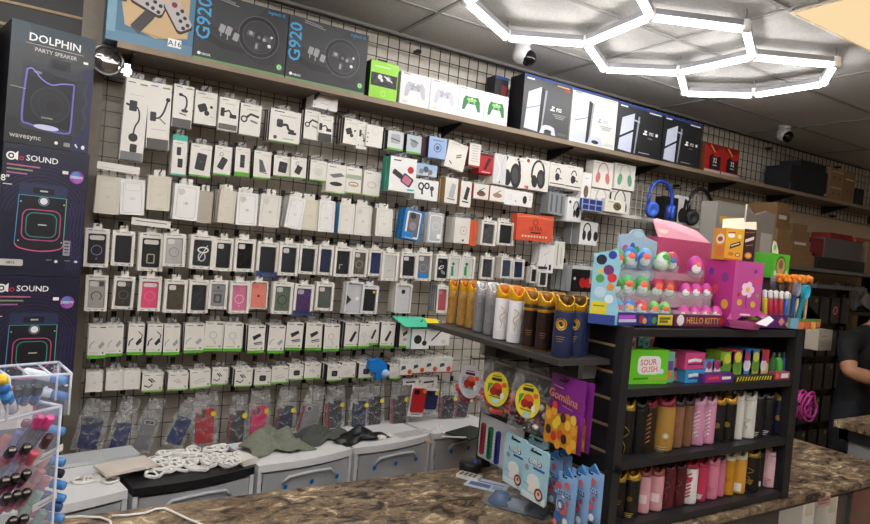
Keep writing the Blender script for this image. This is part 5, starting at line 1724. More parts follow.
# pale cartons beside the stack at the very edge
for i, z in enumerate((2.22, 1.66, 1.1)):
    o = carton(.26, .545, .28, [('l', [(.2, .8), (.8, .8)], .03, PALE), ('rr', .55, .1, .9, .5, .05, m('#cdb8b8'))], m('#cfc8c6', 0.5)).obj('carton', loc=(cen.x - .335, cen.y - .05, z), rot=(0, 0, RB))
    tag(o, ('pale carton beside the black speaker box, topmost of its pile', 'pale carton beside the upper navy speaker box', 'pale carton beside the lowest speaker box')[i], 'carton')
mb = MB()
mb.box(-.13, .13, .12, .3, 0, 1.098, m('#1b1b1e', 0.5))
o = mb.obj('base_cabinet', loc=(cen.x - .35, cen.y - .053, 0), rot=(0, 0, RB))
tag(o, 'low black cabinet that carries the pale cartons', 'cabinet')
# red and white leaflet box by the lowest speaker box
c = cen - Vector((-math.sin(RB) * -.0, .0, 0)) + Vector((-.075, -.12, 0))
mb = MB()
p0 = onY(36, 366, 3.02)
o = carton(.155, .16, .05, [('r', .08, .0, .92, .82, m('#e6dcd6')), ('e', .45, .75, .22, RED, .2), ('r', 0, .86, 1, 1, m('#7a2028'))], m('#a92530', 0.5)).obj('leaflet_box', loc=(onY(17, 370, 3.0).x, 2.98, 1.045), rot=(0, 0, RB))
tag(o, 'red and white leaflet box standing in front of the lowest speaker box', 'box')
mb = MB()
mb.box(-.08, .08, -.0, .08, 0, 1.044 - .802, m('#1b1b1e', 0.5))
o = mb.obj('stand', loc=(onY(17, 370, 3.0).x, 2.98, .802), rot=(0, 0, RB))
tag(o, 'narrow dark stand under the red and white leaflet box', 'stand')

# ================================================================ THINGS ON THE DRAWER TOWERS
TOPZ = 0.801


def heap_cloth(name, w, d, h, mt, loc, rotz, label, cat, seed, drape=0.0, n=16):
    rnd = random.Random(seed)
    ph = [(rnd.uniform(2, 6), rnd.uniform(0, 6), rnd.uniform(2, 6), rnd.uniform(0, 6)) for _ in range(5)]
    V, Fc = [], []
    for lay in (0, 1):
        for j in range(n + 1):
            for i in range(n + 1):
                u, v = i / n * 2 - 1, j / n * 2 - 1
                edge = 1 + .18 * math.sin(3 * math.atan2(v, u) + ph[0][1]) + .1 * math.sin(7 * math.atan2(v, u) + ph[1][1])
                r2 = max(0, 1 - (u * u + v * v) * .75)
                z = h * r2 ** .8 * (.65 + .35 * sum(math.sin(a * u + b) * math.sin(c * v + e) for a, b, c, e in ph) / 2)
                x, y = u * w / 2 * edge, v * d / 2 * edge
                z = max(z, .004)
                if drape and y < -d * .28:
                    z -= drape * (-(y + d * .28)) / (d * .3)
                    y = -d * .28 + (y + d * .28) * .35
                V.append((x, y, z if lay else z - .004))
    N = (n + 1) * (n + 1)
    for j in range(n):
        for i in range(n):
            a = j * (n + 1) + i
            Fc.append((N + a, N + a + 1, N + a + n + 2, N + a + n + 1))
            Fc.append((a, a + n + 1, a + n + 2, a + 1))
    mb = MB()
    mb.add(V, Fc, mt, True)
    o = mb.obj(name, loc=loc, rot=(0, 0, rotz))
    return tag(o, label, cat)


p = onZ(275, 453, TOPZ)
heap_cloth('cloth', .30, .26, .13, m('#7b7f70', 0.9, 0, .1, .4, 50), (p.x + .02, p.y + .1, TOPZ), ROTB, 'crumpled green grey cloth with raised corner on the edge of a drawer tower', 'cloth', 5)
p = onZ(298, 448, TOPZ)
heap_cloth('cloth', .26, .22, .08, m('#50534f', 0.9, 0, .1, .4, 50), (p.x + .17, p.y + .14, TOPZ), ROTB, 'darker grey cloth lying behind the green grey cloth', 'cloth', 9)
p = onZ(362, 441, TOPZ)
heap_cloth('plastic_bag', .30, .16, .07, m('#0d0d0f', 0.35, 0, 0, .4, 40), (p.x, p.y + .05, TOPZ), ROTB + .1, 'black crumpled bag across two white drawer towers', 'bag', 21)
for i, (px, py, s, lab) in enumerate(((382, 440, .03, 'little white crumpled wrapper beside the black bag, larger one'), (392, 437, .022, 'little white crumpled wrapper farther from the black bag'), (440, 432, .045, 'clear crumpled wrapper under the bagged case near the rack'))):
    p = onZ(px, py, TOPZ)
    heap_cloth('wrapper', s * 2, s * 1.6, s * 1.2, WHITE if i < 2 else FILM, (p.x, p.y + .02, TOPZ), .3 * i, lab, 'wrapper', 30 + i, n=8)
# label and disc on the white lids
p = onZ(415, 434, TOPZ)
mb = MB()
mb.box(-.13, .13, -.05, .05, 0, .001, m('#cfd0cd', 0.6))
for q in range(4):
    mb.box(-.11, .1 - .03 * (q % 2), -.035 + .02 * q, -.028 + .02 * q, .001, .0013, GREY)
o = mb.obj('paper_label', loc=(p.x, p.y + .02, TOPZ - .0005), rot=(0, 0, ROTB))
tag(o, 'grey printed paper label lying on the white drawer tower lid', 'label')
p = onZ(429, 442, TOPZ)
mb = MB()
mb.lathe([(.025, 0), (.027, .003), (.02, .006), (.001, .006)], m('#b5987c', 0.5), n=16)
o = mb.obj('tape_disc', loc=(p.x, p.y, TOPZ - .0005))
tag(o, 'small tan disc on the white drawer tower lid', 'disc')
p = onZ(462, 436, TOPZ)
mb = MB()
mb.box(-.12, .14, -.09, .09, 0, .008, m('#1c2a22', 0.4))
o = mb.obj('display_board', loc=(p.x + .07, p.y + .03, TOPZ - .0005), rot=(0, 0, ROTB + .15))
tag(o, 'dark green flat board lying on the drawer tower beside the rack', 'board')
mb = MB()
mb.tube([(-.07, 0, .007), (.06, .01, .007), (.075, .011, .007)], .006, PURE, 8)
o = mb.obj('pen', loc=(p.x - .08, p.y - .03, TOPZ), rot=(0, 0, -.5))
tag(o, 'white pen lying next to the dark green board', 'pen')
mb = MB()
mb.lathe([(.045, 0), (.05, .01), (.05, .04), (.045, .045), (.001, .046)], m('#17171a', 0.4), n=24)
p = onZ(468, 455, .86)
o = mb.obj('tape_tub', loc=(1.655, 2.245, .9405))
tag(o, 'round black tub on the granite half hidden by the rack foot', 'tub')

# coiled cables on the black lid: each a coil of its own
cwhite = m('#eceae5', 0.4)


def coil(px, py, r, z, tilt, yaw, lab, nturn=3, grp='coiled white cables'):
    p = onZ(px, py, z)
    P = []
    for i in range(nturn * 12):
        a = 2 * PI * i / 12
        rr = r * (1 - .06 * math.sin(i * 1.3))
        P.append((rr * math.cos(a), rr * .62 * math.sin(a), .004 + .0035 * (i // 12) + .002 * math.sin(i * 2.1)))
    mb = MB()
    mb.tube(P, .0054, cwhite, 5)
    mb.tube([(-r * .15, -r * .68, .006), (-r * .1, 0, .016), (-r * .12, r * .68, .006)], .006, cwhite, 5)
    mb.box(r * .5, r * .5 + .025, -.008, .008, .0, .012, cwhite)
    o = mb.obj('coiled_cable', loc=p, rot=(tilt, 0, yaw))
    return tag(o, lab, 'cable', grp)


rn = random.Random(4)
rows_ = [(142, 470), (155, 474), (170, 472), (184, 468), (198, 470), (212, 465), (225, 466), (146, 462), (160, 464), (174, 461), (188, 460), (203, 458), (217, 457), (230, 458), (166, 455), (181, 453), (195, 452), (210, 450), (222, 450), (149, 468), (163, 469), (178, 467), (191, 464), (206, 462), (219, 461), (154, 459), (233, 464), (240, 456), (175, 456)]
for i, (px, py) in enumerate(rows_):
    lay = 0 if i < 7 else (1 if i < 14 or i > 18 else 2)
    coil(px + rn.uniform(-2, 2), py + rn.uniform(-1, 1), rn.uniform(.036, .05), TOPZ + .004 + .014 * lay, rn.uniform(-.25, .25), rn.uniform(0, 3), 'coiled white cable in the pile on the black topped drawer tower', 3)
p = onZ(243, 462, TOPZ)
mb = MB()
mb.prism(rrect(-.045, 0, .045, .03, .012), -.055, .055, WHITE)
o = mb.obj('white_pouch', loc=(p.x, p.y, TOPZ), rot=(0, 0, ROTB + .2))
tag(o, 'flat white wrapped pack at the end of the coiled white cables', 'pack')
# papers, tray and loose cable on the first white lid
p = onZ(126, 468, TOPZ + .03)
mb = MB()
mb.box(-.11, .11, -.07, .07, 0, .012, m('#e2d6ca', 0.5))
o = mb.obj('tablet_box', loc=(p.x, p.y, TOPZ + .034), rot=(0, 0, ROTB + .12))
tag(o, 'thin pale tablet shaped box bridging the first two drawer towers', 'box')
mb = MB()
mb.box(-.20, .16, -.08, .06, 0, .016, m('#cdd0d2', 0.4))
p2 = onZ(100, 466, TOPZ)
o = mb.obj('flat_tray', loc=(p2.x, p2.y + .12, TOPZ), rot=(0, 0, ROTB))
tag(o, 'flat grey tray at the back of the first white drawer tower', 'tray')
for i, (px, py) in enumerate(((85, 481), (98, 478), (110, 480))):
    coil(px, py, .05, TOPZ + .002, 0, i * .8, 'loose white cable loop on the white lid behind the nail polish', 2, 'loose cable loops')
# cable on the granite
mb = MB()
P = [onZ(x, y, .9445) for x, y in ((60, 518), (80, 516.5), (100, 517.5), (110, 521), (113, 530))]
mb.tube(P, .0042, cwhite, 6)
o = mb.obj('charging_cable')
tag(o, 'short piece of white cable on the granite next to the nail polish', 'cable')
mb = MB()
P = [onZ(x, y, .9445) for x, y in ((112, 516), (128, 515), (145, 513), (156, 509), (165, 508.5), (175, 513), (188, 519), (205, 526), (215, 534))]
mb.tube(P, .0042, cwhite, 6)
o = mb.obj('charging_cable')
tag(o, 'longer white cable curving over the granite counter', 'cable')

# ================================================================ BLACK DISPLAY RACK ON THE COUNTER
RX0, RX1, RY0, RY1, RZ0, RZ1 = 1.73, 2.868, 1.515, 2.31, .9405, 1.69
rk = m('#222124', 0.45, 0, .08, 0, 20)
rkd = m('#141316', 0.5)
root = empty('display_rack', (RX0, RY0, RZ0))
tag(root, 'black wooden display rack of four shelves standing on the granite counter', 'display rack')
Wd, Dp, Ht = RX1 - RX0, RY1 - RY0, RZ1 - RZ0
for nm, x0, x1, y0, y1 in (('post', 0, .04, 0, .04), ('post', Wd - .055, Wd, 0, .04), ('post', 0, .05, Dp - .045, Dp), ('post', Wd - .055, Wd, Dp - .045, Dp)):
    mb = MB()
    mb.box(x0, x1, y0, y1, 0, Ht, rk)
    mb.obj(nm, root)
for zz in (Ht - .035, 1.44 - RZ0, 1.18 - RZ0, .945 - RZ0):
    mb = MB()
    mb.box(.03, Wd - .03, .004, .42, zz, zz + .028, rk)
    mb.obj('shelf', root)
mb = MB()
mb.box(.03, Wd - .03, .42, .44, 0, Ht, rkd)
mb.obj('back_panel', root)
mb = MB()
mb.box(.012, .03, .04, Dp - .045, .06, Ht - .01, rkd)
for i in range(7):
    z = .1 + i * .095
    mb.box(.0075, .012, .04, Dp - .045, z, z + .009, m('#8f7a58', 0.5))
mb.obj('slat_side', root)
mb = MB()
mb.box(Wd - .03, Wd - .012, .04, Dp - .045, 0, Ht - .01, rkd)
mb.obj('far_side', root)
mb = MB()
mb.box(.0, Wd, .44, Dp, Ht - .035, Ht - .007, rk)
mb.obj('shelf', root)
# side shelf holding the spray cans
PSZ = 1.565
ss = empty('side_shelf', (RX0, 1.95, PSZ - .02))
tag(ss, 'dark side shelf of the rack carrying a row of gold, silver and navy cans', 'shelf')
mb = MB()
mb.box(-.235, .008, -.37, .50, 0, .02, m('#3a3736', 0.5))
mb.obj('board', ss)
for y in (-.3, .3):
    mb = MB()
    mb.box(-.06, .007, y - .012, y + .012, -.09, -.001, m('#a9a9ac', 0.35, 0.6))
    mb.obj('bracket', ss)


# ---- spray cans
def spray_can(r, h, body, cap, accent=None, style='cap', band=None, label=None, art=None, capf=.24, ph_=0.0):
    root_mb = MB()
    hc = h * (1 - capf)
    prof = [(r * .93, 0), (r, .004), (r, .012), (r, hc - .004), (r * .96, hc)]
    mats = [m('#8a8a8c', .3, .8), body, body, body]
    if band:
        prof = [(r * .93, 0), (r, .004), (r, .012), (r, hc * .86), (r * 1.01, hc * .865), (r * 1.01, hc * .92), (r, hc * .925), (r, hc - .004), (r * .96, hc)]
        mats = [band, body, body, band, band, band, body, body]
    root_mb.lathe(prof, body, n=20, mats=mats)
    if art:
        for it in art:
            k, ang, zf, sz, mt = it
            if k == 'disc':
                for rr, mm, off in ((sz, mt, .0006), (sz * .8, m('#8a6a20', .4, .3), .0009), (sz * .68, mt, .0012)):
                    V = []
                    for q in range(16):
                        a = 2 * PI * q / 16
                        t = ang + rr * math.cos(a) / r
                        V.append(((r + off) * math.cos(t), (r + off) * math.sin(t), hc * zf + rr * math.sin(a)))
                    root_mb.add(V, [tuple(range(16))], mm)
            elif k == 'swirl':
                P = [((r + .001) * math.cos(ang + .55 * math.sin(q * .7) * (q / 14)), (r + .001) * math.sin(ang + .55 * math.sin(q * .7) * (q / 14)), hc * (zf + sz * (q / 14 - .5))) for q in range(15)]
                root_mb.tube(P, .0016, mt, 4)
            elif k == 'lines':
                for q in range(3):
                    P = [((r + .0006) * math.cos(ang + t), (r + .0006) * math.sin(ang + t), hc * (zf - .05 * q)) for t in (-.5 + .1 * q, -.25, 0, .25, .5 - .1 * q)]
                    root_mb.tube(P, sz, mt, 4)
            elif k == 'stripes':
                for q in range(7):
                    P = [((r + .0008) * math.cos(ang - .9 + .15 * s), (r + .0008) * math.sin(ang - .9 + .15 * s), hc * (.1 + .1 * q + .022 * s)) for s in range(9)]
                    root_mb.tube(P, sz, mt, 4)
            elif k == 'panel':
                V = []
                for s in range(7):
                    t = ang - .6 + 1.2 * s / 6
                    V.append(((r + .0006) * math.cos(t), (r + .0006) * math.sin(t), hc * (zf - sz)))
                for s in reversed(range(7)):
                    t = ang - .6 + 1.2 * s / 6
                    V.append(((r + .0006) * math.cos(t), (r + .0006) * math.sin(t), hc * (zf + sz)))
                root_mb.add(V, [(i, i + 1, 12 - i, 13 - i) for i in range(6)], mt)
    o = root_mb.obj('spray_can')
    cb = MB()
    ph = -2.2
    if style == 'cap':     # cap cut to two ears with the nozzle between
        cb.lathe([(r * .97, hc), (r * .97, hc + .004), (r * .94, h), (r * .6, h - .002), (r * .55, hc + .016), (.001, hc + .014)], cap, n=20, notch={2: (h * capf * .55, ph), 3: (h * capf * .55, ph)})
        cb.lathe([(r * .3, hc + .012), (r * .3, hc + .026), (r * .2, hc + .03), (.001, hc + .03)], accent or cap, n=10)
    elif style == 'open':    # tall straight cap cut open on the viewer's side
        N_ = (h * capf * .62, ph_, 1)
        cb.lathe([(r * .98, hc), (r * .98, hc + .004), (r * .97, h - .004), (r * .92, h), (r * .78, h - .001), (r * .76, hc + .012), (.001, hc + .01)], cap, n=24, mats=[cap] * 4 + [accent or cap] * 2, notch={2: N_, 3: N_, 4: N_})
        cb.lathe([(r * .4, hc + .01), (r * .42, h - .012), (r * .3, h - .008), (.001, h - .008)], accent or cap, n=10)
    elif style == 'dome':
        cb.lathe([(r * .97, hc), (r * .99, hc + .003), (r * .97, hc + (h - hc) * .45), (r * .8, h - .008), (r * .55, h), (.001, h)], cap, n=20)
        cb.lathe([(r * 1.0, hc + .001), (r * 1.0, hc + .006)], accent or cap, n=20)
    cb.obj('cap', o)
    return o


def put_can(o, x, y, z, rz, label, group=None):
    o.location = (x, y, z)
    o.rotation_euler = (0, 0, rz)
    return tag(o, label, 'spray can', group)


GOLDM = m('#d9a834', 0.28, 0.75)
GOLDY = m('#e2a91c', 0.3, 0.4)
SILV = m('#bfc0c4', 0.3, 0.7)
BRNS = m('#2d1c1b', 0.35)
NVY = m('#1b2547', 0.35)
golds = m('#c99c52', 0.35, 0.35, 0.1, 0, 60)
side_cans = [
    (450.5, 325.5, 280, 'gold', 'gold spray can at the far end of the side shelf'), (461, 328, 280, 'gold', 'gold spray can second from the far end of the side shelf'), (469.5, 330.5, 281, 'gold', 'gold spray can touching the silver ones'),
    (477.5, 334, 281.5, 'silver', 'silver spray can beside the gold ones'), (488.5, 337, 283, 'silver', 'silver spray can beside the white ones'),
    (499.5, 341.5, 285, 'white', 'white spray can with gold cap beside the silver ones'), (513, 345, 287, 'white', 'white spray can with gold cap beside the dark brown ones'),
    (527.5, 348.5, 291, 'brown', 'dark brown spray can with gold band beside the white ones'), (541.5, 352.5, 292, 'brown', 'dark brown spray can with gold band beside the navy ones'),
    (560.5, 359, 295, 'navy', 'navy spray can with gold medallion, nearer one'), (578, 357, 298, 'navy', 'navy spray can with gold medallion touching the rack'),
]
for px, py, top, kd, lab in side_cans:
    p = onZ(px, py - 2, PSZ)
    h = onY(px + 3, top, p.y).z - PSZ
    rz = math.atan2(-p.y, -p.x) + PI
    A = math.atan2(-p.y, -p.x)   # direction toward the viewer
    if kd == 'gold':
        o = spray_can(.0215, h, golds, GOLDY, m('#b8641c', .35), 'open', ph_=A + .35, art=[('lines', A, .8, .0008, m('#6d4a1a')), ('stripes', A, .5, .0009, m('#8d6426', .35, .3))])
    elif kd == 'silver':
        o = spray_can(.024, h, m('#9fa1a6', 0.3, 0.55, .1, 0, 50), m('#d4d4d6', .25, .6), None, 'open', ph_=A + .35, art=[('lines', A, .75, .001, m('#6d6e74')), ('lines', A, .3, .0008, m('#6d6e74'))])
    elif kd == 'white':
        o = spray_can(.0285, h, m('#e3e2e8', .4), GOLDY, m('#c8701a', .35), 'open', ph_=A + .35, art=[('swirl', A, .55, .5, m('#c9a75a', .35, .4)), ('swirl', A + .35, .5, .4, m('#d8c49a', .4)), ('lines', A - .1, .2, .0006, m('#c9a75a'))])
    elif kd == 'brown':
        o = spray_can(.0275, h, BRNS, GOLDM, m('#8a5a18', .35), 'open', ph_=A + .35, band=GOLDM, art=[('lines', A, .4, .0007, m('#b08a58'))])
    else:
        o = spray_can(.034, h, NVY, m('#c99b2a', .25, .8), m('#5a3c10', .3, .3), 'open', ph_=A + .35, art=[('disc', A - .25, .72, .021, m('#d8ab3c', .35, .5)), ('lines', A - .25, .45, .0006, m('#c9a75a'))], capf=.25)
    put_can(o, p.x, p.y, PSZ + .0005, 0, lab)
    # cans standing further in, behind the front row
    if kd in ('white', 'brown', 'navy', 'gold', 'silver'):
        c = copy_tree(o)
        c.location.x += .068
        c.location.y += .008
        c['label'] = lab.split(' spray can')[0] + ' spray can standing behind the ' + ' '.join(lab.split(' spray can ')[1].split()[:7])
        if c.location.x + .036 > RX0:
            c.location.x = RX0 - .038
        if abs(c.location.x - o.location.x) < .06:
            bpy.data.objects.remove(c.children[0])
            bpy.data.objects.remove(c)

SHELF_A, SHELF_B = 1.2085, .9735
PINK_ = m('#d98aa8', .4)
fr = [
    (622.5, 634, 398, 'A', '#151516', '#c9a54a', 'black can with floral print', 'first can on the upper can shelf', [('swirl', 0, .35, .6, 'gold')]),
    (634.5, 646, 397, 'A', '#131314', '#131314', 'all black can', 'second can on the upper can shelf', []),
    (645.5, 656, 395, 'A', '#2a1c14', '#8e1f38', 'tiger striped can with maroon cap', 'third can on the upper can shelf', [('stripes', 0, .5, .0028, '#b5773c')]),
    (657, 673, 393.5, 'A', '#a8803a', '#8e1f3c', 'broad gold can with maroon cap', 'beside the tiger striped can', [('disc', .35, .35, .012, '#e0d5b8'), ('lines', 0, .1, .0008, '#e0d5b8')]),
    (674, 683.5, 395, 'A', '#8a6248', '#3a2a2c', 'copper can with dark cap', 'next to the broad gold can', [('lines', 0, .6, .001, '#5a3a28')]),
    (684, 693, 394.5, 'A', '#80583f', '#33262a', 'copper can with dark cap', 'next to the pink spotted cans', [('lines', 0, .6, .001, '#5a3a28')]),
    (693, 704, 394.5, 'A', '#cf8fae', '#d8a0bc', 'pink zebra can', 'next to the copper cans', [('stripes', 0, .5, .003, '#f0e0ea')]),
    (704.5, 714.5, 394, 'A', '#cf8fae', '#d8a0bc', 'pink zebra can', 'next to the black and gold cans', [('stripes', 0, .5, .003, '#f0e0ea')]),
    (715, 724, 394, 'A', '#141213', '#c9962f', 'black can with gold cap and seal', 'next to the pink zebra cans', [('disc', 0, .45, .012, '#8a6a2a')]),
    (724.5, 734.5, 393, 'A', '#141213', '#c9962f', 'black can with gold cap and seal', 'next to the white cans on the upper shelf', [('disc', 0, .45, .012, '#8a6a2a')]),
    (734.5, 743, 390, 'A', '#d5d3cc', '#d5d3cc', 'white can', 'next to the black and gold cans', [('lines', 0, .4, .0008, '#b9b4a0')]),
    (743.8, 754, 390, 'A', '#d5d3cc', '#d5d3cc', 'white can', 'next to the plain black cans', [('swirl', 0, .4, .3, '#b9b4a0')]),
    (754, 763, 390.5, 'A', '#141416', '#1b1b1e', 'plain black can with white ring', 'next to the white cans on the upper shelf', [('lines', 0, .14, .0014, '#e0e0e0')]),
    (763.8, 772.5, 390, 'A', '#141416', '#1b1b1e', 'plain black can with white ring', 'next to the navy can', [('lines', 0, .14, .0014, '#e0e0e0')]),
    (774.5, 787, 391, 'A', '#1c2448', '#d0a75a', 'navy can with gold cap', 'at the far end of the upper can shelf', [('disc', 0, .5, .013, '#c9a04a')]),
    (615.5, 625, 471, 'B', '#151313', '#c9a040', 'black can with gold collar', 'first can on the lowest shelf', [('lines', 0, .5, .001, '#b08a3a')]),
    (625.5, 638.5, 468.5, 'B', '#17140f', '#d0a63c', 'black can with wide gold cap', 'second can on the lowest shelf', [('disc', 0, .5, .010, '#7a602a'), ('lines', 0, .1, .002, '#b08a3a')]),
    (639.5, 650, 465.5, 'B', '#d9a0a8', '#a8524e', 'pink can with rose cap', 'next to the wide gold cap', [('panel', 0, .4, .12, '#efd9da')]),
    (651, 662.5, 465, 'B', '#d9a0a8', '#a8524e', 'pink can with rose cap', 'next to the maroon cans', [('panel', 0, .4, .12, '#efd9da')]),
    (663, 674, 460.5, 'B', '#5a1a24', '#5a1a24', 'maroon can', 'next to the pink cans with rose caps', [('swirl', 0, .5, .5, '#8a4a40')]),
    (675, 685, 459.5, 'B', '#551922', '#551922', 'maroon can', 'next to the red and white cans', [('swirl', 0, .5, .5, '#8a4a40')]),
    (684.5, 696, 457.5, 'B', '#e6e2e2', '#b52444', 'red and white can', 'next to the maroon cans', [('stripes', 0, .8, .003, '#c8304f'), ('lines', 0, .75, .003, '#c8304f')]),
    (697, 706.5, 457, 'B', '#c23558', '#b52444', 'crimson can with white foot', 'next to the bright pink can', [('lines', 0, .2, .003, '#eadfe2')]),
    (707, 717, 455, 'B', '#d9809c', '#d9809c', 'bright pink can', 'next to the crimson can', [('lines', 0, .35, .001, '#a04060')]),
    (717.5, 724.5, 454.5, 'B', '#cf7894', '#cf7894', 'slim pink can', 'next to the orange cans', []),
    (725, 733.5, 450, 'B', '#c98a1f', '#e8e0d0', 'orange can with white cap', 'next to the slim pink can', [('lines', 0, .5, .001, '#7a4f10')]),
    (734.5, 744.5, 449, 'B', '#d49a3c', '#e8e0d0', 'orange can with white cap', 'next to the last black gold cans', [('panel', 0, .2, .12, '#e9e2d4')]),
    (745, 757, 446.5, 'B', '#17140f', '#9c8030', 'black can with gold print and dark gold cap', 'next to the orange cans', [('lines', 0, .35, .002, '#a8862f'), ('swirl', 0, .5, .4, '#a8862f')]),
    (758, 763.5, 447, 'B', '#1b1812', '#1b1812', 'slim black can', 'between the black gold can and the pale pink can', [('panel', 0, .15, .08, '#d8d4c8')]),
    (764, 775, 446, 'B', '#e0b4be', '#e0b4be', 'pale pink can', 'at the far end of the lowest shelf', [('swirl', 0, .2, .2, '#c98a98')]),
]
for x0, x1, top, sh, bc, cc, look, where, art in fr:
    zb = SHELF_A if sh == 'A' else SHELF_B
    Yc = 1.592
    a, b = onY(x0 - 1.5, top + 20, Yc), onY(x1 - 1.5, top + 20, Yc)
    r = (b.x - a.x) / 2 * .92
    cx = (a.x + b.x) / 2
    h = onY((x0 + x1) / 2 + 3, top, Yc).z - zb
    h = min(h, (1.435 if sh == 'A' else 1.175) - zb)
    A = math.atan2(-Yc, -cx)
    arts = []
    for k, da, zf, sz, c in art:
        arts.append((k, A + da, zf, sz, m('#c9a54a', .35, .4) if c == 'gold' else m(c, .45)))
    cmet = .5 if cc in ('#c9a54a', '#c9962f', '#d0a75a', '#c9a040', '#d0a63c', '#9c8030') else 0
    o = spray_can(r, h, m(bc, .35), m(cc, .3, cmet), None, 'cap', art=arts, capf=.2)
    put_can(o, cx, Yc, zb + .0005, random.uniform(-.3, .3) if not art else 0, look + ' ' + where)
    c = copy_tree(o)
    c.location = (cx + .004, Yc + max(.075, 2.1 * r), zb + .0005)
    c['label'] = look + ' one deeper, behind the one ' + where.replace('next to', 'by')
    if len(c['label'].split()) > 16:
        c['label'] = ' '.join((look + ' in second line, ' + where).split()[:16])

# ---- candy boxes on the top inner shelf
CZ = 1.4685


def cbox(TL, BR, Y, nm, label, cat, g, body, d=.08, zb=CZ, rotz=0.0, side=None, top=None, h=None, group=None):
    a, b = onY(TL[0], TL[1], Y), onY(BR[0], BR[1], Y)
    hh = h or max(.02, onY((TL[0] + BR[0]) / 2, TL[1], Y).z - zb)
    hh = min(hh, 1.648 - zb)
    o = carton((b.x - a.x), hh, d, g, body, side, top).obj(nm, loc=((a.x + b.x) / 2, Y, zb + .0005), rot=(0, 0, rotz))
    return tag(o, label, cat, group)


LG = m('#6fd02c', .45)
o = cbox((629.5, 350), (663, 391), 1.575, 'candy_box', 'lime green candy box with pink lettering at the near end of the candy shelf', 'candy box',
         [('rr', .28, .28, .82, .82, .1, PURE), ('t', 'SOUR', .53, .64, .17, m('#d9266a'), .06, .46), ('t', 'GUSH', .56, .43, .17, m('#e8482a'), .06, .46), ('rr', .74, .3, .9, .44, .04, m('#d9e6ee')), ('l', [(.2, .15), (.6, .17)], .03, m('#3f9a20')), ('r', .55, .1, .98, .2, m('#a6c93a'))], LG, .09, rotz=-.12, side=LG)
for i, (x, z, cc) in enumerate(((-.05, .0, '#e07aa0'), (-.005, .01, '#6fb6dc'), (.03, .0, '#7fc0e8'), (.055, .005, '#e0506a'))):
    a = o.location
    q = carton(.032, .055, .02, [('l', [(.2, .6), (.8, .65)], .15, PURE), ('e', .5, .3, .2, m('#3c6aa8'))], m(cc, .35)).obj('candy_packet', loc=(a.x + x, a.y + .03 + .004 * i, a.z + o.dimensions.z * 0 + .148 - .02 + z), rot=(.1, .12 * (i - 1.5), 0))
    tag(q, ('pink candy packet sticking out of the lime green box', 'light blue candy packet sticking out of the lime green box, first blue', 'light blue candy packet sticking out of the lime green box, second blue', 'red candy packet at the rim of the lime green box')[i], 'candy packet')
cbox((664, 352), (672, 388), 1.58, 'candy_box', 'teal edged open candy display behind the lime green box', 'candy box', [('r', 0, 0, 1, .3, m('#5ab0a0')), ('e', .5, .25, .3, m('#e87a3a')), ('r', .2, .4, .9, .7, m('#6a4a9a'))], m('#7fb8a8'), .05)
cbox((672, 358), (684, 387), 1.60, 'candy_box', 'kraft backed open candy display with orange front', 'candy box', [('r', 0, 0, 1, .38, m('#4aa0a0')), ('e', .45, .2, .25, m('#e8793a')), ('r', .1, .42, .9, .58, m('#6a3a8a'))], m('#a08a70'), .05)
PK, BL_ = m('#d04a86', .45), m('#3f9ad4', .45)
pl = lambda c: [('l', [(.15, .5), (.5, .58), (.85, .5)], .1, PURE), ('l', [(.15, .3), (.85, .32)], .05, c), ('e', .85, .35, .07, INK)]
cbox((686, 369), (704, 386), 1.56, 'candy_box', 'bright blue candy box with white lettering at the bottom of its pair', 'candy box', pl(m('#1c3f8a')), BL_, .08)
o = cbox((686, 353), (704, 369), 1.56, 'candy_box', 'hot pink candy box lying on the bright blue one', 'candy box', pl(m('#7a1f5a')), PK, .08, zb=onY(695, 369.5, 1.56).z)
smalls = [(704.5, 713, 360, '#4aa3d8', '#d9d9e8', 'blue and white'), (713, 721.5, 361, '#c84a86', '#d9c0d8', 'pink and white'), (721.5, 732, 352, '#8fc43a', '#4f9a3a', 'lime and green'), (732, 743, 350, '#b5475a', '#9ab83a', 'red and green'), (743, 751, 349, '#2f78c0', '#3f8fd4', 'plain blue'), (751, 760, 350, '#4f8fc8', '#d8c46a', 'blue and yellow with green frog shape'), (760, 767, 350, '#c83a3a', '#e0c08a', 'red and cream')]
for x0, x1, top, c1, c2, nm in smalls:
    cbox((x0, top), (x1 - .5, 384), 1.575, 'candy_box', nm + ' candy box mid candy shelf', 'candy box', [('r', 0, 0, 1, .5, m(c2)), ('e', .5, .45, .33, m('#6a9a3a' if 'green' in nm else '#e8e0e8')), ('e', .5, .75, .25, m('#d8d04a' if 'green' in nm else '#a03a6a')), ('l', [(.1, .12), (.9, .12)], .1, m('#303a6a'))], m(c1, .45), .07)
cbox((704, 374), (733, 384), 1.535, 'candy_tray', 'purple and red flat candy tray before the blue and pink boxes', 'candy box', [('r', .05, .1, .6, .9, m('#a0287a')), ('l', [(.15, .5), (.5, .6)], .05, m('#e84a4a')), ('l', [(.6, .5), (.9, .5)], .06, PURE)], m('#5a2a7a'), .035)
cbox((735, 376), (773, 383), 1.53, 'candy_tray', 'low tray with yellow and black slanted stripes on the candy shelf', 'candy box', [('p', [(.04 + .07 * i, .1), (.07 + .07 * i, .1), (.1 + .07 * i, .9), (.07 + .07 * i, .9)], m('#d8c832')) for i in range(13)], m('#26261c'), .03)
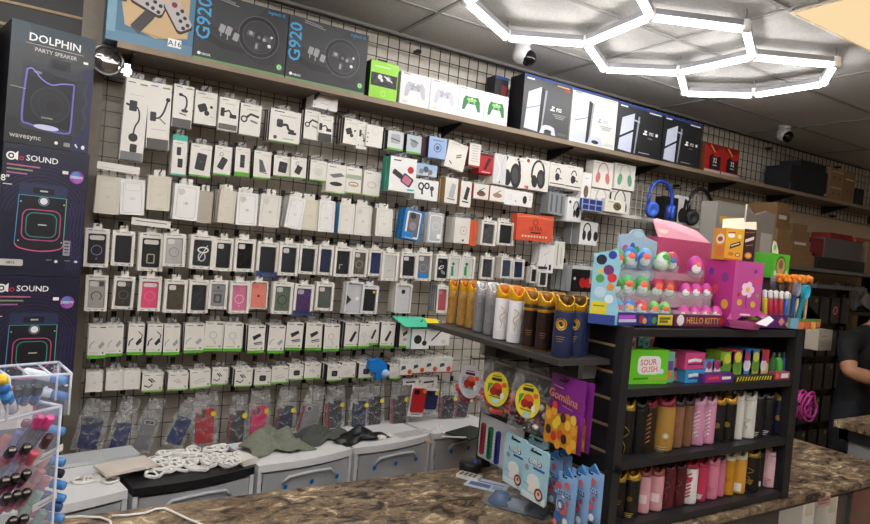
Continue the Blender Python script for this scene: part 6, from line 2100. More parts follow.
for i, (x0, x1, cc) in enumerate(((769, 774.5, '#2f6a34'), (774.5, 780, '#4fb83a'), (780, 785.5, '#3a4fa8'), (785.5, 792, '#c8304a'))):
    a, b = onY(x0, 370, 1.57), onY(x1, 370, 1.57)
    zt = onY(x0, 352, 1.57).z
    mb = MB()
    r = (b.x - a.x) / 2 * .9
    mb.lathe([(r * .8, 0), (r, .006), (r, (zt - CZ) * .6), (r * .5, (zt - CZ) * .78), (r * .5, (zt - CZ) * .95), (.001, zt - CZ)], m(cc, .35), n=12, mats=[m(cc, .35)] * 3 + [m('#20301f')] * 2)
    o = mb.obj('candy_tube', loc=((a.x + b.x) / 2, 1.57, CZ + .0005))
    tag(o, ('dark green', 'bright green', 'blue', 'red')[i] + ' candy tube at the far end of the candy shelf', 'candy tube')
cbox((776, 372), (793, 380.5), 1.53, 'candy_tray', 'orange and white flat tray before the candy tubes', 'candy box', [('p', [(.0, .1), (.25, .5), (0, .9)], m('#e87a3a')), ('r', .3, .2, .7, .8, PURE), ('e', .85, .5, .1, m('#e85a3a'))], m('#b04a6a'), .03)
for i, (x0, x1, y, cc) in enumerate(((700, 716, 345, '#2a2a20'), (722, 735, 344, '#2c3018'), (737, 747, 343, '#33202e'))):
    cbox((x0, y), (x1, 370), 1.74, 'candy_box', ('dark box with faint yellow marks deep in the candy shelf, first of them', 'dark olive box deep in the candy shelf', 'dark plum box deep in the candy shelf')[i], 'candy box', [('l', [(.2, .8), (.8, .85)], .08, m('#8a8030'))], m(cc), .06)

# ================================================================ DISPLAYS ON TOP OF THE RACK
TZ = 1.6905


def tbox(TL, BR, Y, nm, label, cat, g, body, d=.06, zb=TZ, rotz=0.0, side=None, top=None, tiltx=0.0, h=None):
    a, b = onY(TL[0], TL[1], Y), onY(BR[0], BR[1], Y)
    hh = h or (onY((TL[0] + BR[0]) / 2, TL[1], Y).z - zb)
    o = carton(b.x - a.x, hh, d, g, body, side, top).obj(nm, loc=((a.x + b.x) / 2, Y, zb + .0005), rot=(tiltx, 0, rotz))
    return tag(o, label, cat)


PKE_ = '#c8409a'


def egg(px, py, Y, r, c1, c2, patch, label, group, rot=(0, 0, 0), blob=PURE):
    p = onY(px, py, Y)
    h = r * 2.6
    prof = []
    for i in range(13):
        t = PI * i / 12
        z = -math.cos(t)
        rr = r * math.sin(t) * (1.0 - .13 * z)
        prof.append((max(rr, .0008), h / 2 * (1 + z)))
    mb = MB()
    mb.lathe(prof, m(c1, .3), n=18, mats=[m(c2, .3)] * 5 + [m(c1, .3)] * 7)
    A = math.atan2(-p.y, -p.x)

    def onegg(a, zf, s, mt, off, asp=1.0):
        V = []
        for f in (1.0, .66, .33, .02):
            for q in range(14):
                t = 2 * PI * q / 14
                zz = zf + f * s * math.sin(t) / h
                z = max(-1, min(1, 2 * zz - 1))
                rr = r * math.sqrt(max(0, 1 - z * z)) * (1 - .13 * z) + off
                th = a + f * s * asp * math.cos(t) / r
                V.append((rr * math.cos(th), rr * math.sin(th), h * zz))
        mb.add(V, [(k * 14 + q, k * 14 + (q + 1) % 14, k * 14 + 14 + (q + 1) % 14, k * 14 + 14 + q) for k in range(3) for q in range(14)], mt, True)
    if c1 == PKE_:
        onegg(A + .12, .42, r * .55, blob, .0012)
        onegg(A + .45, .62, r * .3, m(patch, .4), .002)
    else:
        onegg(A - .25, .5, r * .8, m(c2, .4), .0008, .7)
        onegg(A + .1, .36, r * .5, m('#c9d6cc', .4), .0012, 1.3)
        onegg(A + .3, .6, r * .38, m(patch, .4), .002, 1.2)
    o = mb.obj('surprise_egg', loc=(p.x, p.y, p.z - h / 2), rot=rot)
    tag(o, label, 'toy egg', group)
    cb = MB()
    cb.lathe([(r * .75, -.003), (r * .98, .006), (r * 1.02, h * .32)], clear('#eef2f4', .25, .06), n=14)
    cb.obj('clear_cup', o)
    return o


# --- first egg display: printed tray, clear tiers, header card
ORP = '#e8552f'
p0, p1 = onY(611, 333, 1.555), onY(671, 333, 1.555)
dx0, dw = p0.x, p1.x - p0.x
root = empty('egg_display', (dx0 + dw / 2, 1.555, TZ))
tag(root, 'clear tiered display with blue purple printed tray for the green and blue eggs', 'display')
mb = MB()
mb.box(-dw / 2, dw / 2, 0, .20, 0, .045, m('#2d3a7a', .45))
gfx(mb, dw, .045, [('r', 0, .0, .08, 1, m('#58b8c8')), ('r', .08, .0, .3, 1, m('#3a3480')), ('l', [(.1, .65), (.36, .68)], .04, m('#b44ad0')), ('l', [(.1, .35), (.38, .38)], .035, m('#d5d2ea')), ('e', .47, .5, .05, m('#a0343c')), ('e', .52, .38, .035, m('#e0a070')), ('e', .6, .5, .045, m('#2a4a9a')), ('e', .68, .42, .04, m('#5aa04a')), ('r', .74, .08, 1, .92, m('#d8c83c')), ('l', [(.77, .6), (.96, .62)], .03, m('#6a6020')), ('l', [(.77, .35), (.92, .36)], .03, m('#6a6020'))])
mb.obj('printed_tray', root)
for k, (y, z) in enumerate(((.045, .055), (.10, .125), (.155, .195))):
    mb = MB()
    mb.box(-dw / 2, dw / 2, y - .03, y + .03, z - .004, z, CLEAR)
    mb.box(-dw / 2, dw / 2, y - .032, y - .029, z - .06, z, CLEAR)
    mb.obj('clear_tier', root)
mb = MB()
hw = .19
mb.prism([(-.10, .17), (.125, .17), (.13, .33), (.06, .345), (.03, .375), (-.02, .37), (-.04, .35), (-.10, .34)], .19, .194, m('#a9c0d8', .45))
gfx(mb, .2, .37, [('e', .22, .78, .09, m('#c06a86')), ('e', .42, .82, .07, m('#3c5aa8')), ('e', .55, .78, .08, m('#3f9a5a')), ('e', .75, .76, .09, m('#e0b23c')), ('e', .95, .72, .07, m('#c08a4a')), ('e', .35, .62, .06, m('#e8c84a')), ('e', .66, .66, .06, m('#5a9a3a')), ('e', .55, .95, .14, m('#b4d8d4'), .06)], .19)
mb.obj('header_card', root, (onY(637, 240, 1.75).x - dx0 - dw / 2 - .012, 0, -.012))
G1, B1 = '#3f9a4a', '#2a6ab8'
eggs = [(617, 259, 0, G1, '#2c7a3a', '#d8482f'), (629.5, 257.5, 0, '#2f74c4', '#7ab0e0', ORP), (644.5, 258.5, 0, '#7ab0e0', '#2f6ab8', ORP), (659, 259.5, 0, '#6ab84a', '#c8e0c0', '#3f8a3a'), (671, 262, 0, '#c43a5a', '#8a2a6a', '#3a5aa8'),
        (615, 285, 1, G1, '#2a6a34', '#2a6a34'), (627, 285.5, 1, '#58a868', '#3f8a3a', ORP), (641.8, 286, 1, '#58a868', '#3f8a3a', ORP), (656.6, 288, 1, '#b8284a', '#7a1a34', ORP), (668, 289, 1, '#a83a44', '#6a3a2a', ORP),
        (617, 308.5, 2, '#4aa0c8', '#2f74b0', '#d8482f'), (629, 308.5, 2, '#3a7ac0', '#d0a0b0', '#e0b04a'), (641.5, 309, 2, '#c84a5a', '#d8c0b0', ORP), (653.4, 310, 2, '#7ac06a', '#4a9a4a', ORP), (664, 310.3, 2, '#7ac06a', '#4a9a4a', ORP)]
for px, py, tier, c1, c2, pt in eggs:
    nm = {'#3f9a4a': 'dark green', '#2f74c4': 'blue', '#7ab0e0': 'light blue', '#6ab84a': 'bright green', '#c43a5a': 'pinkish red', '#58a868': 'green', '#b8284a': 'crimson', '#a83a44': 'brownish red', '#4aa0c8': 'turquoise', '#3a7ac0': 'blue', '#c84a5a': 'red', '#7ac06a': 'pale green'}[c1]
    i = [e for e in eggs if e[2] == tier].index((px, py, tier, c1, c2, pt))
    egg(px, py, (1.71, 1.655, 1.60)[tier], (.0325, .0315, .026)[tier], c1, c2, pt, '%s toy egg, %s on the %s tier next to the side shelf' % (nm, ORD[i], ('top', 'middle', 'lowest')[tier]), 'toy eggs', rot=(0, (.5 if (px == 659) else 0), 0))
# standing picture card at the near end of the rack
a, b = onY(596, 250, 1.60), onY(612, 325, 1.60)
mb = MB()
W, H = .09, .265
mb.prism([(-W / 2, 0), (W / 2, 0), (W / 2 + .01, .06), (W / 2 - .01, .12), (W / 2 + .005, .2), (W / 2 - .01, H), (-W / 2, H - .02)], 0, .004, m('#8fc4d8', .45))
gfx(mb, W, H, [('r', 0, 0, 1, .13, m('#2a3f86')), ('r', .05, .13, .65, .3, m('#d8c832')), ('l', [(.12, .24), (.55, .24)], .05, m('#7a7020')), ('e', .3, .85, .2, m('#14182a')), ('e', .7, .92, .16, m('#2a3f9a')), ('e', .6, .72, .2, m('#6a2a6a')), ('e', .75, .62, .18, m('#c8323c')), ('e', .3, .6, .16, m('#4a9a4a')), ('e', .72, .5, .14, m('#e08a3a')), ('e', .35, .42, .22, m('#b8cfe0')), ('e', .7, .34, .17, m('#d8e4ea')), ('e', .3, .7, .1, m('#e8c04a'))])
o = mb.obj('picture_card', loc=(onY(601, 330, 1.57).x, 1.572, TZ), rot=(0, 0, -.7))
tag(o, 'standing cut-out picture card with yellow patch at the near corner of the rack', 'card')
a = onY(616, 334, 1.54)

# --- pink egg display
p0, p1 = onY(673, 333, 1.555), onY(722, 333, 1.555)
dx0, dw = p0.x, p1.x - p0.x
MAG = m('#a8286e', .45)
root = empty('egg_display', (dx0 + dw / 2, 1.555, TZ))
tag(root, 'clear tiered display with dark magenta lettered tray for the pink eggs', 'display')
mb = MB()
mb.box(-dw / 2, dw / 2, 0, .17, 0, .045, m('#6a1f4a', .45))
gfx(mb, dw, .045, [('e', .12, .5, .07, m('#f0e4ea')), ('t', 'HELLO KITTY', .58, .5, .55, m('#e0a84a'), 0, .68), ('e', .96, .5, .05, RED)])
mb.obj('printed_tray', root)
for k, (y, z) in enumerate(((.04, .055), (.095, .125))):
    mb = MB()
    mb.box(-dw / 2, dw / 2, y - .03, y + .03, z - .004, z, CLEAR)
    mb.box(-dw / 2, dw / 2, y - .032, y - .029, z - .06, z, CLEAR)
    mb.obj('clear_tier', root)
mb = MB()
mb.box(-dw / 2, dw / 2, .12, .16, .17, .20, CLEAR)
mb.obj('clear_tier', root)
PKE, PKD = '#c8409a', '#9a2a7a'
for px, py, Y, r, w_ in ((696.7, 266, 1.67, .033, 'large pink toy egg lying on the upper clear tier'),):
    egg(px, py, Y, r, PKE, PKD, '#e8653a', w_, 'pink toy eggs', rot=(0, -.2, 0))
for tier, ys, row_ in ((0, 291, (685.5, 695.8, 706.3, 717)), (1, 313.5, (683.4, 695, 705.3, 715.4))):
    for i, px in enumerate(row_):
        egg(px, ys, (1.65, 1.60)[tier], (.025, .025)[tier], PKE, PKD, '#e03a4a', 'pink toy egg with white patch, %s on the %s tier of the magenta display' % (ORD[i], ('upper', 'lower')[tier]), 'pink toy eggs')
# --- pink gift box behind the eggs, lid leaning
a, b = onY(657, 254, 1.85), onY(711, 254, 1.85)
w = b.x - a.x
zb = TZ
mb = MB()
hh = onY(684, 240, 1.85).z - TZ
mb.box(-w / 2, w / 2, 0, .16, 0, hh, m('#c8527e', .45), side=m('#b0446c', .45), top=m('#e89ab0', .45))
o = mb.obj('gift_box', loc=((a.x + b.x) / 2, 1.85, TZ + .0005))
tag(o, 'long pink gift box behind the eggs with light pink top', 'gift box')
mb = MB()
mb.add([(-w / 2, .0, 0), (w / 2 - .01, .0, 0), (w / 2 - .05, .05, .055), (.02, .06, .075), (-w / 2 + .05, .06, .085), (-w / 2 + .005, .04, .07)] + [(x, y + .004, z) for x, y, z in ((-w / 2, .0, 0), (w / 2 - .01, .0, 0), (w / 2 - .05, .05, .055), (.02, .06, .075), (-w / 2 + .05, .06, .085), (-w / 2 + .005, .04, .07))],
       [(0, 1, 2, 3, 4, 5), (11, 10, 9, 8, 7, 6), (0, 6, 7, 1), (1, 7, 8, 2), (2, 8, 9, 3), (3, 9, 10, 4), (4, 10, 11, 5), (5, 11, 6, 0)], m('#f0a8bc', .45))
mb.add([(-w / 2 + .045 + .04 * math.cos(q * PI / 8), .028 + .022 * math.sin(q * PI / 8), .046 + .03 * math.sin(q * PI / 8)) for q in range(16)], [tuple(range(16))], m('#f3d9c8', .5))
mb.obj('lid_flap', o, (0, .0, hh))

# --- magenta display box set cornerwise, its opened tray, yellow and brown boxes on top
MGT = m('#bf4f95', .45)
c = onY(730, 322, 1.545)
RM = math.radians(-14)
w1, h1, d1 = .145, .27, .17
g = [('e', .5 + .13 * math.cos(q * PI / 2.5), .58 + .07 * math.sin(q * PI / 2.5), .1, m('#f0d0e2'), .1) for q in range(5)] + [('e', .5, .58, .07, m('#e8b04a')), ('l', [(.48, .5), (.46, .4), (.5, .3)], .04, m('#8a2a62')), ('e', .25, .38, .09, m('#e0b23c')), ('e', .72, .36, .09, m('#e0b23c')), ('e', .2, .5, .06, RED), ('e', .8, .72, .08, m('#e0485a')), ('e', .72, .86, .06, m('#7a3a9a')), ('e', .85, .5, .05, m('#7ab04a')), ('l', [(.3, .2), (.65, .2)], .05, m('#f0d8e0')), ('r', .06, .05, .24, .09, m('#e0c03c')), ]
mb = MB()
mb.box(0, w1, 0, d1, 0, h1, MGT, side=m('#b83486', .45), top=m('#a02a76', .45))
gm = MB()
gfx(gm, w1, h1, g)
gm.v = [(x + w1 / 2, y, z) for x, y, z in gm.v]
off = len(mb.v)
mb.v += gm.v
for f, mi, sm in zip(gm.f, gm.mi, gm.sm):
    mb.f.append(tuple(off + i for i in f))
    mb.mi.append(mb.mat(gm.mats[mi]))
    mb.sm.append(sm)
for yy, zz, rr, cc in ((.05, .2, .02, '#7a3a8a'), (.1, .15, .018, '#e0485a'), (.04, .09, .02, '#e0b23c'), (.12, .08, .02, '#7a2a4a'), (.13, .22, .015, '#5a3a9a')):
    mb.add([(-.0006, yy + rr * math.cos(-q * PI / 7), zz + rr * math.sin(-q * PI / 7)) for q in range(14)], [tuple(range(14))], m(cc))
o = mb.obj('display_box', loc=(c.x, c.y, TZ + .0005), rot=(0, 0, RM))
tag(o, 'tall magenta display box with fruit coloured dots standing cornerwise', 'display box')
# opened dispensing tray
mb = MB()
mb.add([(-.045, -.03, .035), (.05, -.075, .03), (.145, -.045, .06), (.14, 0, .075), (0, 0, .06)] + [(0, 0, .0), (.14, 0, 0), (.1, -.045, 0), (.05, -.05, 0), (0, -.02, 0)], [(0, 9, 8, 1), (1, 8, 7, 2), (2, 7, 6, 3), (4, 5, 9, 0), (5, 6, 7, 8, 9)], m('#d864a8', .45))
mb.add([(.145, -.05, .06), (.05, -.08, .028), (.1, -.085, .02), (.16, -.06, .045)], [(0, 1, 2, 3), (3, 2, 1, 0)], m('#ece9ee', .45))
mb.obj('open_tray', o)
for i, (x, y, cc) in enumerate(((.03, -.025, '#2a2a34'), (.07, -.03, '#7ab83a'), (.1, -.022, '#3a3a6a'), (.12, -.03, '#c8c8d0'))):
    mb = MB()
    mb.pillow(.045, .03, .012, m(cc, .3), 5, 5, .003)
    q = mb.obj('sweet_packet', loc=Matrix.Rotation(RM, 4, 'Z') @ Vector((x, y, 0)) + Vector((c.x, c.y, TZ + .032)), rot=(.9, .2 * i, RM))
    tag(q, ('black', 'lime green', 'dark blue', 'silver')[i] + ' wrapped sweet in the open tray of the magenta box', 'sweet')
p = Vector((c.x, c.y, 0))
YB = m('#e0a42a', .45)
z1 = TZ + h1 + .001
ww, hh2, dd = .082, .13, .085
mb = MB()
mb.box(-ww / 2, ww / 2, 0, dd, 0, hh2, YB, side=m('#d8922a', .45), top=m('#7a5a20', .6))
gfx(mb, ww, hh2, [('e', .3, .78, .2, m('#f3ead8'), .12), ('l', [(.12, .85), (.5, .88)], .07, m('#a8322a')), ('p', [(.25, .35), (.85, .5), (.8, .62), (.3, .5)], m('#2a1c14')), ('l', [(.32, .44), (.55, .5), (.76, .55)], .05, m('#f0e4cc')), ('e', .35, .2, .16, m('#c8742a'), .1), ('e', .72, .18, .15, m('#a8602a'), .11), ('e', .72, .18, .08, m('#e8c890'), .06), ('e', .75, .76, .11, m('#f0d890')), ('r', 0, 0, 1, .05, m('#c8502a'))])
mb.add([(-.0415, .015 + .05 * math.cos(-q * PI / 7) * .6 + .02, .085 + .022 * math.sin(-q * PI / 7)) for q in range(14)], [tuple(range(14))], m('#f0e0c0'))
mb.add([(-.0417, .015 + .03 * math.cos(-q * PI / 7) * .6 + .02, .085 + .01 * math.sin(-q * PI / 7)) for q in range(14)], [tuple(range(14))], m('#a8482a'))
mb.add([(-.0415, .015 + .05 * math.cos(-q * PI / 7) * .6 + .02, .035 + .022 * math.sin(-q * PI / 7)) for q in range(14)], [tuple(range(14))], m('#d87a3a'))
yb = mb.obj('snack_box', loc=(c.x + .032, c.y + .035, z1), rot=(0, 0, RM - .15))
tag(yb, 'yellow snack box with raised cream flap on the magenta display box', 'snack box')
mb = MB()
fl = [(-ww / 2, .03, hh2), (ww / 2, .0, hh2 + .001), (ww / 2 + .012, .03, hh2 + .05), (-ww / 2 + .02, .06, hh2 + .04)]
mb.add(fl + [(x, y + .0015, z - .001) for x, y, z in fl], [(0, 1, 2, 3), (7, 6, 5, 4), (0, 4, 5, 1), (1, 5, 6, 2), (2, 6, 7, 3), (3, 7, 4, 0)], m('#efe3cc', .5))
mb.obj('flap', yb)
mb = MB()
ww3 = .055
mb.box(-ww3 / 2, ww3 / 2, 0, dd, 0, hh2 + .005, m('#33181c', .45), top=m('#20100f'))
gfx(mb, ww3, hh2, [('p', [(.15, .6), (.85, .72), (.85, .82), (.15, .7)], m('#e8dcc8')), ('l', [(.2, .5), (.8, .55)], .06, m('#a87a4a')), ('e', .5, .2, .3, m('#c8752f'), .25), ('e', .5, .2, .2, m('#e8b060'), .16), ('l', [(.1, .92), (.9, .95)], .08, m('#8a5a3a'))])
b2 = mb.obj('snack_box', loc=(c.x + .032 + .078, c.y + .02, z1), rot=(0, 0, RM - .15))
tag(b2, 'dark brown snack box with raised cream flap beside the yellow one', 'snack box')
mb = MB()
fl = [(-ww3 / 2, .03, hh2 + .005), (ww3 / 2, .0, hh2 + .006), (ww3 / 2 + .01, .02, hh2 + .04), (-ww3 / 2 + .01, .05, hh2 + .035)]
mb.add(fl + [(x, y + .0015, z - .001) for x, y, z in fl], [(0, 1, 2, 3), (7, 6, 5, 4), (0, 4, 5, 1), (1, 5, 6, 2), (2, 6, 7, 3), (3, 7, 4, 0)], m('#efe3cc', .5))
mb.obj('flap', b2)

# --- toys to the far end of the rack top
c = onY(779, 322, 1.56)
mb = MB()
a, b = onY(757, 325, 1.545), onY(790, 325, 1.545)
w = b.x - a.x
mb.box(-w / 2, w / 2, 0, .11, 0, .055, m('#5a2468', .45), top=m('#321438', .5))
gfx(mb, w, .055, [('p', [(.62, .5), (.72, .85), (.82, .5), (.72, .15)], m('#d88a8a')), ('p', [(.84, .3), (.9, .5), (.96, .3), (.9, .1)], m('#d8a08a')), ('l', [(.1, .5), (.5, .5)], .05, m('#8a4a98'))])
o = mb.obj('marker_tray', loc=((a.x + b.x) / 2, 1.545, TZ + .0005))
tag(o, 'dark purple tray holding coloured markers with white hook caps', 'tray')
for i, (px, cc, nm) in enumerate(((764.5, '#d8c03a', 'yellow'), (770, '#c03048', 'red'), (775, '#b02a50', 'crimson'), (780, '#b83a3a', 'brick red'), (785, '#3a6ac8', 'blue'))):
    p = onY(px, 316, 1.585)
    mb = MB()
    mb.lathe([(.009, 0), (.0105, .004), (.0105, .075), (.008, .08)], m(cc, .35), n=12)
    o = mb.obj('marker', loc=(p.x, 1.585, TZ + .045), rot=(-.05, .03 * (i - 2), 0))
    tag(o, nm + ' marker with white hooked cap in the purple tray', 'marker', 'markers in the purple tray')
    mb = MB()
    mb.lathe([(.0085, .08), (.009, .084), (.009, .11), (.006, .115), (.001, .116)], PURE, n=12)
    mb.tube([(.006, -.004, .11), (.014, -.008, .105), (.014, -.008, .085)], .003, PURE, 5)
    mb.obj('cap', o)
# candy scoops: grey ones and a turquoise one
for i, (px, py, cc, tilt, nm) in enumerate(((777, 283, '#77757a', -.2, 'grey scoop shaped toy above the markers, nearer the magenta box'), (789.5, 292, '#807e82', .15, 'grey scoop shaped toy next to the turquoise one'), (795, 289, '#8f8d92', .2, 'pale grey scoop shaped toy touching the turquoise one'), (803.5, 292, '#2fa9c4', .32, 'turquoise scoop shaped toy above the cardboard tray'))):
    Yc = 1.62 - .012 * i
    p = onY(px, py, Yc)
    base = TZ + .003
    root = empty('scoop_toy', (p.x - math.sin(tilt) * (p.z - base) * .8, Yc, base), rot=(0, tilt, 0))
    tag(root, nm, 'toy')
    L = (p.z - base) / math.cos(tilt)
    mb = MB()
    V, Fc = [], []
    for lay, sc_ in ((0, 1.0), (1, .62)):
        for q in range(16):
            t = 2 * PI * q / 16
            V.append((.024 * sc_ * math.cos(t), -.012 if lay == 0 else -.006, L + .034 * sc_ * math.sin(t)))
    for q in range(16):
        V.append((.026 * math.cos(2 * PI * q / 16), .012, L + .036 * math.sin(2 * PI * q / 16)))
    for q in range(16):
        n_ = (q + 1) % 16
        Fc += [(q, n_, 16 + n_, 16 + q), (32 + q, 32 + n_, n_, q)]
    Fc += [tuple(16 + q for q in range(16)), tuple(32 + q for q in reversed(range(16)))]
    mb.add(V, Fc, m(cc, .35))
    mb.obj('scoop', root)
    mb = MB()
    mb.lathe([(.011, 0), (.012, .01), (.010, L - .03), (.013, L - .026)], m(['#5a7a9a', '#6a8a6a', '#3a5a9a', '#2a8aa8'][i], .3), n=12)
    mb.obj('handle', root)
# green gift bag
a, b = onY(768.5, 277, 1.66), onY(790.5, 277, 1.66)
zt = onY(779, 254, 1.66).z
zb = onY(779, 278.5, 1.66).z
w = b.x - a.x
mb = MB()
mb.box(-.06, .06, -.02, .10, 0, zb - TZ - .001, m('#3f3a3c', .5))
o = mb.obj('riser', loc=((a.x + b.x) / 2, 1.68, TZ + .0005))
tag(o, 'dark riser box under the bright green gift box', 'riser')
mb = MB()
mb.box(-w / 2, w / 2, 0, .08, 0, zt - zb, m('#5ac82f', .45), side=m('#49ae26', .45))
gfx(mb, w, zt - zb, [('e', .5, .5, .26, m('#c9a06a'), .22), ('ring', .5, .5, .27, .05, m('#2a6a1f'), .24), ('e', .5, .58, .12, m('#7a5a3a')), ('e', .2, .2, .08, m('#d8f0c8')), ('e', .85, .25, .07, m('#d8f0c8'))])
o = mb.obj('gift_box', loc=((a.x + b.x) / 2, 1.66, zb), rot=(0, 0, .12))
tag(o, 'bright green gift box with tan round picture and leaf shaped flap', 'gift box')
mb = MB()
H_ = zt - zb
mb.prism([(-.025, H_), (.035, H_), (.03, H_ + .02), (-.0, H_ + .055), (-.022, H_ + .06), (-.03, H_ + .03)], .03, .033, m('#ecdfd0', .5))
mb.add([(-.01 + .014 * math.cos(q * PI / 6), .0292, H_ + .03 + .014 * math.sin(q * PI / 6)) for q in range(12)], [tuple(range(12))], m('#8ac86a'))
mb.obj('leaf_flap', o)
# cardboard tray with sticks topped by orange shapes
a, b = onY(792, 327, 1.54), onY(822, 327, 1.54)
w = b.x - a.x
b_x = min(b.x, RX1 + .10)
mb = MB()
mb.add([(-w / 2, 0, 0), (w / 2, 0, 0), (w / 2, .12, 0), (-w / 2, .12, 0), (-w / 2, -.003, .045), (w / 2, -.003, .045), (w / 2, .12, .12), (-w / 2, .12, .12), (w / 2, .05, .095), (-w / 2, .05, .06)],
       [(0, 1, 5, 4), (1, 2, 6, 8, 5), (2, 3, 7, 6), (3, 0, 4, 9, 7), (3, 2, 1, 0), (4, 5, 1, 0), (5, 8, 6, 2, 1)], m('#7fa884', .5))
gfx(mb, w, .045, [('r', 0, 0, .25, 1, m('#7ab4d0')), ('e', .35, .4, .1, m('#e07a4a')), ('e', .55, .45, .1, m('#d85a3a')), ('e', .75, .4, .09, m('#e8a04a')), ('e', .92, .5, .07, m('#d86a4a')), ('l', [(.3, .8), (.95, .85)], .05, m('#5a8a3a'))], -.003)
o = mb.obj('card_tray', loc=((a.x + b.x) / 2 - .03, 1.535, TZ + .0005))
tag(o, 'green and orange printed card tray at the far end of the rack top', 'tray')
base = o.location.copy()
for i in range(7):
    x = base.x - w / 2 + .012 + i * (w - .024) / 6
    px_ = 790 + i * 6.4
    p = onY(px_, 279 + .4 * i, 1.60 + .01 * (i % 2))
    root = empty('lollipop_toy', (x, 1.60 + .01 * (i % 2), TZ + .004))
    tag(root, 'orange topped toy stick, %s from the green gift box' % ORD[i], 'toy', 'orange topped toy sticks')
    L = p.z - TZ - .004
    mb = MB()
    mb.lathe([(.006, 0), (.007, .005), (.007, L * .6)], m(['#c8a06a', '#d8c8a8', '#8a9a5a'][i % 3], .4), n=8)
    mb.lathe([(.011, L * .6), (.013, L * .62), (.012, L * .85), (.004, L * .9)], m(['#3a2018', '#2a1a18', '#6a3018'][i % 3], .4), n=10)
    mb.obj('stick', root)
    mb = MB()
    for q in range(7):
        t = 2 * PI * q / 7 + i
        mb.ball((.018 * math.cos(t), .012 * math.sin(t), L + .01 * math.sin(3 * t)), .0105, .009, .012, m('#f08a1f', .4), 7, 5)
    mb.ball((0, 0, L), .009, .009, .011, m('#e87a18', .4), 7, 5)
    mb.obj('orange_top', root)

# ================================================================ GOODS HUNG ON THE SIDE OF THE RACK (facing the drawers)
SR = math.radians(-90)


def side_hook(y, z, L, label):
    mb = MB()
    mb.box(-.004, 0.0, -.012, .012, -.014, .014, HOOKMAT)
    mb.tube([(-.003, 0, 0), (-L + .012, 0, 0), (-L + .002, 0, .005), (-L, 0, .014)], .003, HOOKMAT, 6)
    o = mb.obj('peg_hook', loc=(RX0 + .0075, y, z))
    tag(o, label, 'hook', 'rack side hooks')


def side_bag(cxp, top, bot, X, w, nm, label, cat, mat, build, rz=0.0, thick=.035, group=None):
    """bag centred on pixel column cxp between pixel rows, on the plane x = X"""
    p = onX(cxp, (top + bot) / 2, X)
    zt, zb = onX(cxp, top, X).z, onX(cxp, bot, X).z
    root = empty(nm, (X, p.y, zb), rot=(0, 0, SR + rz))
    tag(root, label, cat, group)
    build(root, w, zt - zb)
    side_hook(p.y, zt - .012, RX0 - X + .03, 'black rod on the rack side carrying the ' + ' '.join(label.split(' ')[:8]))
    return root


def round_candy(c1, c2, c3, cc):
    def f(root, w, h):
        rnd = random.Random(int(w * 1e4))
        mb = MB()
        k = 0
        for i in range(34):
            t = rnd.uniform(0, 2 * PI)
            rr = rnd.uniform(.3, 1) ** .5 * w * .42
            x, z = rr * math.cos(t), h * .30 + rr * .75 * math.sin(t)
            if z > h * .55:
                z = h * .3
            mb.ball((x, rnd.uniform(-.012, .012), max(.016, z)), .013, .011, .012, m(rnd.choice(cc), .3), 7, 5)
        mb.obj('sweets', root)['kind'] = 'stuff'
        mb = MB()
        mb.pillow(w, h, .05, FILM, 12, 12, .006, .35)
        mb.obj('clear_bag', root)
        mb = MB()
        r = w * .36
        mb.add([(r * .8 * math.cos(q * PI / 12), -.03, h * .48 + r * 1.05 * math.sin(q * PI / 12)) for q in range(24)] + [(r * .8 * math.cos(q * PI / 12), -.0285, h * .48 + r * 1.05 * math.sin(q * PI / 12)) for q in range(24)],
               [tuple(range(24)), tuple(24 + q for q in reversed(range(24)))], m(c1, .45))
        gfx(mb, w, h, [('r', .38, .62, .62, .67, DK), ('l', [(.4, .7), (.6, .7)], .02, m('#7a5a18')), ('e', .52, .5, .12, m(c2)), ('e', .44, .44, .09, m('#a8201c')), ('e', .57, .43, .08, m('#8a1a14')), ('p', [(.3, .4), (.42, .58), (.3, .56)], m(c3)), ('e', .68, .57, .055, m('#e8622a')), ('r', .42, .24, .58, .32, m('#a8d0dc')), ('p', [(.62, .3), (.7, .36), (.66, .46), (.6, .4)], m('#e8e8e0')), ('l', [(.34, .36), (.62, .34)], .02, m('#3a7a2a'))], -.0305)
        mb.obj('round_label', root)
    return f


side_bag(473, 355, 405, 1.63, .19, 'candy_bag', 'clear bag of mixed wrapped sweets with pale round label, first on the rack side', 'candy bag', None, round_candy('#c9c3cf', '#d86a3a', '#8aa8c8', ['#c8484a', '#e0a08a', '#d8d0c0', '#8a2a34', '#e06a4a']), rz=.5)
side_bag(499.5, 357, 417, 1.60, .185, 'candy_bag', 'clear bag of red sweets with yellow oval label', 'candy bag', None, round_candy('#e8d83a', '#d8402a', '#4a9a3a', ['#c8343c', '#d84a4a', '#a82a34', '#e06a5a']), rz=.5)
side_bag(531, 363, 434, 1.585, .175, 'candy_bag', 'clear bag of dark purple sweets with yellow oval label', 'candy bag', None, round_candy('#e8d83a', '#d8602a', '#3a9a4a', ['#5a1a34', '#7a2a44', '#e0d8d8', '#4a1428']), rz=.45)


